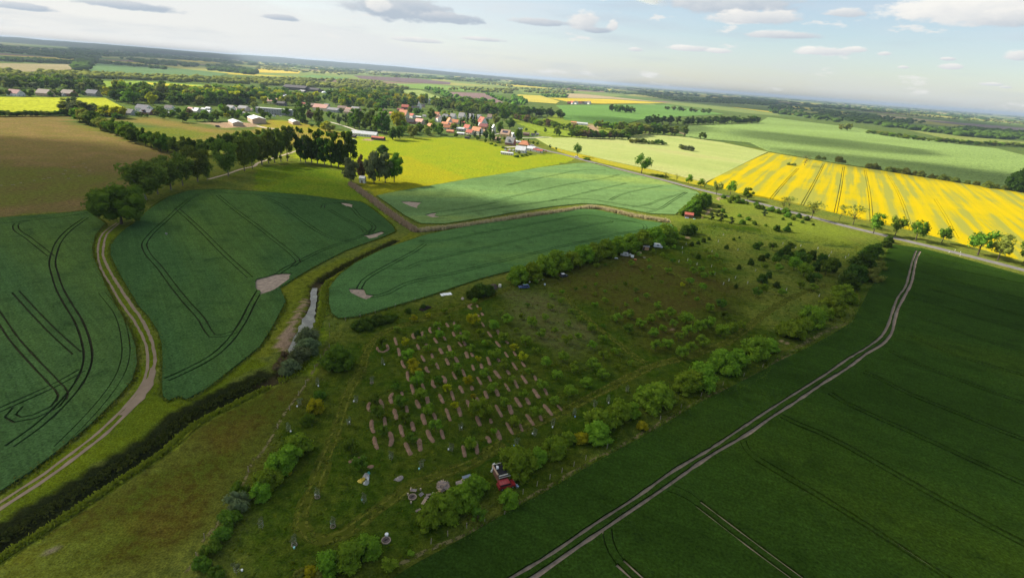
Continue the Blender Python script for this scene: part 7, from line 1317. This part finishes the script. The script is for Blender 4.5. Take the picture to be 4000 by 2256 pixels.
# camp by the long hedge
def van_box(xy, rz, s=1.):
    o = empty('camper_van', (xy[0], xy[1], 0.02), rz); wp = paint((.70, .72, .72))
    MB().box((-.5, 0, 1.65*s), (3.9*s, 2.0*s, 2.1*s), taper=.96).build('box_body', wp, o); MB().box((-2.46*s, 0, 1.5*s), (.05, 1.9*s, 1.7*s)).build('rear_panel', plain((.25, .52, .48), .5, .4, .08, key='teal_panel'), o)
    MB().prism([(1.45*s, .5), (1.45*s, 2.0*s), (2.0*s, 2.0*s), (2.5*s, 1.25*s), (3.0*s, 1.1*s), (3.0*s, .5)], -.9*s, .9*s).build('cab', wp, o)
    g = MB(); g.add([(2.52*s, -.8*s, 1.3*s), (2.52*s, .8*s, 1.3*s), (2.06*s, .78*s, 1.95*s), (2.06*s, -.78*s, 1.95*s)], [(0, 1, 2, 3)]); g.box((.0, -1.0*s, 1.9*s), (1.2, .06, .6)); g.build('windows', plain((.06, .08, .16), .15, .6, .05), o); wheels(o, (-1.6*s, 2.2*s), 1.9*s, .36)
    for s_ in (-1, 1): MB().box((3.0*s, s_*.65*s, .95*s), (.06, .25, .2)).build('headlight', lampw, o)
    tag(o, 'white camper van with teal rear panel parked at the long hedge', 'camper van')
van_box(at('F', 865, 450), -.15, .95)
def caravan(xy, rz, d, col, label, name='caravan', cat='caravan'):
    o = empty(name, (xy[0], xy[1], 0), rz); x2, h = d[0]/2, d[2]
    MB().prism([(-x2, .45), (-x2*1.02, h*.6), (-x2*.8, h), (x2*.8, h), (x2*1.02, h*.6), (x2, .45)], -d[1]/2, d[1]/2).build('body', paint(col), o); MB().box((0, -d[1]/2-.02, h*.68), (d[0]*.4, .05, h*.22)).build('window', glassm, o)
    wheels(o, (0.,), d[1], .3); MB().tube((x2, 0, .45), (x2+.9, 0, .42), .06, .05, 6).build('drawbar', tyre, o); tag(o, label, cat)
caravan(at('F', 220, 620), -.1, (3.3, 1.9, 2.1), (.50, .50, .50), 'light grey caravan standing at the hedge'); caravan(at('F', 360, 655), 1.2, (1.7, 1.5, 1.6), (.62, .66, .66), 'small rounded white trailer in front of the grey caravan', 'small_trailer', 'trailer')
def tank(xy, r0, h, col, label, name='water_tank', cat='tank'):
    o = empty(name, (xy[0], xy[1], 0)); MB().tube((0, 0, 0), (0, 0, h), r0, r0*.96, 12).build('body', plain(col, .5, .4, .08, key='tank_plastic'), o); MB().tube((0, 0, h), (0, 0, h+.12), r0*.4, r0*.35, 10).build('lid', plain(tuple(q*.8 for q in col), .5, .4, .08), o); tag(o, label, cat)
tank(at('F', 140, 605), .55, 1.1, (.50, .52, .48), 'pale round tank left of the grey caravan'); tank(at('F', 315, 605), .6, 1.0, (.60, .63, .58), 'white round tank right of the grey caravan'); tank(at('H', 270, 1235), .7, 1.2, (.66, .62, .50), 'cream round tank beside the brushwood heap'); tank(at('H', 1175, 1200), .4, .7, (.45, .52, .62), 'small pale blue barrel in the orchard grass', 'barrel', 'barrel')
tank(at('H', 868, 1150), .35, .6, (.6, .58, .5), 'pale barrel next to the dark blue car', 'barrel', 'barrel'); tank(at('H', 1125, 1085), .55, .7, (.48, .42, .42), 'pinkish grey round stone tub by the hedge', 'tub', 'tub'); tank(at('H', 1040, 1090), .3, .7, (.62, .52, .30), 'ochre barrel among the things at the hedge', 'barrel', 'barrel')
box_thing('yellow_crate', at('H', 1050, 1110), .3, (1.0, .6, .45), 0, plain((.50, .38, .12), .6, .3, .15), 'yellow crate lying at the hedge near the blue car', 'crate'); box_thing('white_board', at('H', 1005, 1105), .8, (.6, .4, .5), 0, plain((.55, .52, .45), .7, .2, .1), 'pale box beside the yellow crate', 'box')
caravan(at('F', 35, 680), .05, (1.9, 1.0, .8), (.60, .62, .62), 'low white boat-shaped trailer left of the grey caravan', 'low_trailer', 'trailer')
box_thing('red_machine', at('F', 420, 700), -.3, (1.3, .8, .6), 0, plain((.32, .035, .025), .5, .4, .1), 'small red garden machine before the rounded trailer', 'machine', plain((.5, .25, .10), .6, .3, .1)); box_thing('wheelbarrow_load', at('F', 600, 655), .4, (1.1, .7, .5), 0, plain((.40, .36, .30), .8, .2, .2), 'grey-brown crate on the grass past the red machine', 'crate')
def hut():
    x, y = at('F', 630, 490); o = empty('wooden_hut', (x, y, 0), -.12)
    for i in range(8): MB().box((-1.4+.4*i, -1.0, 1.05), (.37, .06, 2.1)).build('plank', plain((.50, .30, .17), .8, .2, .15, key='orange_board'), o)
    for s in (-1, 1):
        for i in range(5): MB().box((s*1.6, -.8+.4*i, 1.05), (.06, .37, 2.1)).build('plank', gw, o)
    MB().box((0, 1., 1.1), (3.2, .06, 2.2)).build('back_wall', gw, o); MB().box((0, 0, 2.25), (3.9, 2.6, .1), rx=.12).build('roof', plain((.34, .32, .33), .6, .3, .15, key='hut_sheet'), o); MB().box((-1.2, -1.06, .95), (.7, .08, 1.9)).build('door', plain((.03, .03, .04), .7, .2, .1), o)
    tag(o, 'small wooden hut with orange front boards and grey sheet roof at the hedge', 'hut')
hut()
heap('sand_heap', 'F', [(440, 545), (480, 525), (540, 540), (550, 560), (480, 580)], .5, plain((.36, .25, .15), .95, .1, .2), 'brown earth heap between hut and caravan', 'earth heap')
# red shed on the wild plot
xy = at('M', 575, 950); house('red_shed', xy, 6.0, 4.2, 2.3, 3.5, -14, 'brick', 'red', 'small shed with a bright red roof under the dense hedge', chimney=False, nwin=2, cat='shed')
box_thing('blue_trough', at('M', 535, 975), -.1, (2.6, .9, .5), 0, plain((.42, .50, .60), .5, .4, .1), 'pale blue trough in front of the red shed', 'trough'); box_thing('teal_box', at('M', 720, 1000), .1, (1.4, .8, .4), 0, plain((.35, .55, .5), .5, .4, .1), 'teal box in the grass right of the red shed', 'box'); box_thing('orange_tub', at('M', 920, 975), .2, (1.2, .8, .6), 0, plain((.75, .50, .20), .6, .3, .1), 'bright orange-white tub in the grass of the wild plot', 'tub')
# village vehicles
for i, (r_, a, b_, yw, c, lb, st) in enumerate((('f', 1540, 755, -20, (.65, .65, .66), 'white car on the village street by the grey roof', 'suv'), ('f', 1900, 945, -15, (.05, .05, .06), 'dark car at the road corner of the farmstead', 'suv'), ('f', 1995, 965, -15, (.55, .22, .05), 'orange car at the road corner of the farmstead', 'suv'), ('b', 330, 1010, -5, (.03, .03, .035), 'black van on the pale yard of the tan farm hall', 'van'), ('b', 1740, 745, -5, (.75, .75, .75), 'white van below the apartment block', 'van'), ('b', 1900, 740, -5, (.70, .70, .70), 'white car below the apartment block', 'suv'), ('c', 1500, 1335, -5, (.7, .7, .7), 'white car on the meadow by the small dark shed', 'suv'),
                                         ('f', 640, 920, 60, (.6, .62, .65), 'silver car in the farmstead yard', 'suv'), ('f', 790, 920, 60, (.7, .7, .7), 'white car in the farmstead yard', 'suv'), ('f', 750, 960, 50, (.4, .06, .05), 'red car in the farmstead yard', 'suv'), ('f', 900, 930, 70, (.62, .65, .7), 'pale blue car in the farmstead yard', 'suv'), ('f', 1430, 790, -30, (.3, .31, .32), 'grey car between red roof and street', 'suv'), (6, 650, 128, -25, (.75, .75, .75), 'white car driving out of the village', 'suv'), ('f', 985, 505, -10, (.55, .62, .6), 'pale green car by the lane tree', 'suv'))):
    car('car' if st == 'suv' else 'van', at(r_, a, b_), yw, 4.4 if st == 'suv' else 5.4, 1.8 if st == 'suv' else 2.0, 1.5 if st == 'suv' else 2.4, c, lb, 'suv' if st == 'suv' else 'van', cat='car' if st == 'suv' else 'van')
# village name sign, delineator posts, marker box at the ditch
sg = empty('village_sign', (*at('f', 2500, 960), 0), -.4)
for s in (-.55, .55): MB().tube((s, 0, 0), (s, 0, 2.2), .05, .05, 6).build('post', trim, sg)
MB().box((0, -.06, 1.75), (1.5, .05, .95)).build('board', plain((.70, .70, .66), .5, .4, .05), sg); tag(sg, 'white two-post sign board where the road enters the village', 'sign')
for a, b_ in ((1820, 1090), (1880, 1070), (1935, 1088), (1930, 1120)):
    dp = empty('delineator_post', (*at(7, a, b_), 0), .3); MB().box((0, 0, .55), (.14, .12, 1.1), taper=.8).build('post', trim, dp); MB().box((0, -.066, .82), (.13, .02, .18)).build('black_band', tyre, dp); tag(dp, 'white delineator post on the road verge', 'post', 'delineator posts')
box_thing('ditch_marker', at(5, 1713, 870), .3, (1.4, .9, .9), 0, plain((.62, .63, .62), .6, .3, .08), 'white box of the culvert at the ditch corner', 'culvert box', trim)
# fence posts along the orchard edge and the dry fence line
post_me = MB().tube((0, 0, -.2), (0, 0, 1.45), .07, .06, 6).box((0, 0, 1.46), (.13, .13, .04)).mesh('fence_post', gw)
for lst, gname, lab in ((T(14, [(955, 150), (740, 265), (620, 330), (500, 395), (380, 460), (250, 530), (110, 610)]) + T(10, [(1490, 1320), (1700, 1200), (1900, 1080), (2120, 970), (2330, 880), (2520, 790)]) + T(13, [(2500, 830), (2300, 900), (2120, 950), (1930, 1030), (1760, 1110)]), 'fence posts along the dark field', 'wooden fence post on the edge of the dark field'),
                        (T(9, [(740, 380), (742, 480), (738, 590), (650, 700), (590, 800), (500, 960), (430, 1070), (340, 1220), (220, 1400)]) + T(12, [(2500, 380), (2380, 600), (2200, 880), (2060, 1060), (1980, 1250)]) + T(9, [(900, 320), (1050, 285), (1200, 245), (1400, 180), (1600, 120)]), 'fence posts round the orchard meadow', 'wooden fence post on the dry fence line')):
    for p in lst:
        x, y = gp(p); o = ob('fence_post', post_me); o.location = (x, y, 0); o.rotation_euler = (random.uniform(-.05, .05), random.uniform(-.05, .05), random.uniform(0, 3)); tag(o, lab, 'fence post', gname)
# pale debris line in the brown pasture: old branches
br = plain((.34, .29, .27), .9, .1, .2, key='bleached_branch')
for a, b_ in ((10, 415), (130, 410), (210, 388), (345, 365), (440, 350), (495, 338), (640, 300), (690, 345), (800, 322), (865, 235), (840, 195), (660, 265), (900, 265), (740, 230)):
    x, y = at(4, a, b_); o = empty('bleached_branch', (x, y, 0), random.uniform(-.4, .4)); MB().tube((-1.1, 0, .1), (.2, .15, .25), .12, .1, 6).tube((.2, .15, .25), (1.4, -.1, .15), .1, .04, 6).build('limb', br, o); MB().tube((.1, .1, .22), (.7, .7, .45), .06, .02, 5).tube((-.4, 0, .2), (-.8, -.6, .35), .06, .02, 5).build('twig', br, o); tag(o, 'bleached fallen branch on the brown pasture', 'branch', 'fallen branches on the pasture')
# warning sign / crow scarer in the middle wheat field
o = empty('field_marker', (*at(4, 1680, 925), 0)); MB().tube((0, 0, 0), (0, 0, 2.0), .06, .05, 6).build('post', gw3, o); MB().box((0, -.05, 1.6), (1.1, .05, .8), ry=.3).build('panel', gw3, o); tag(o, 'dark marker panel on a post in the middle wheat field', 'marker')

# ------------------------------------------------------------------ air
hm = bpy.data.materials.new('haze_air'); hm.use_nodes = True; nt = hm.node_tree; nt.nodes.remove(nt.nodes['Principled BSDF'])
pv = nd(nt, 'ShaderNodeVolumePrincipled'); pv.inputs['Color'].default_value = (0.44, 0.55, 0.70, 1); pv.inputs['Density'].default_value = HAZE; pv.inputs['Anisotropy'].default_value = 0.2
lk(nt, pv.outputs[0], nt.nodes['Material Output'].inputs['Volume'])
hz_ = MB().box((0, 29000, 68), (79000, 60400, 144)).build('haze', hm); tag(hz_, kind='stuff')
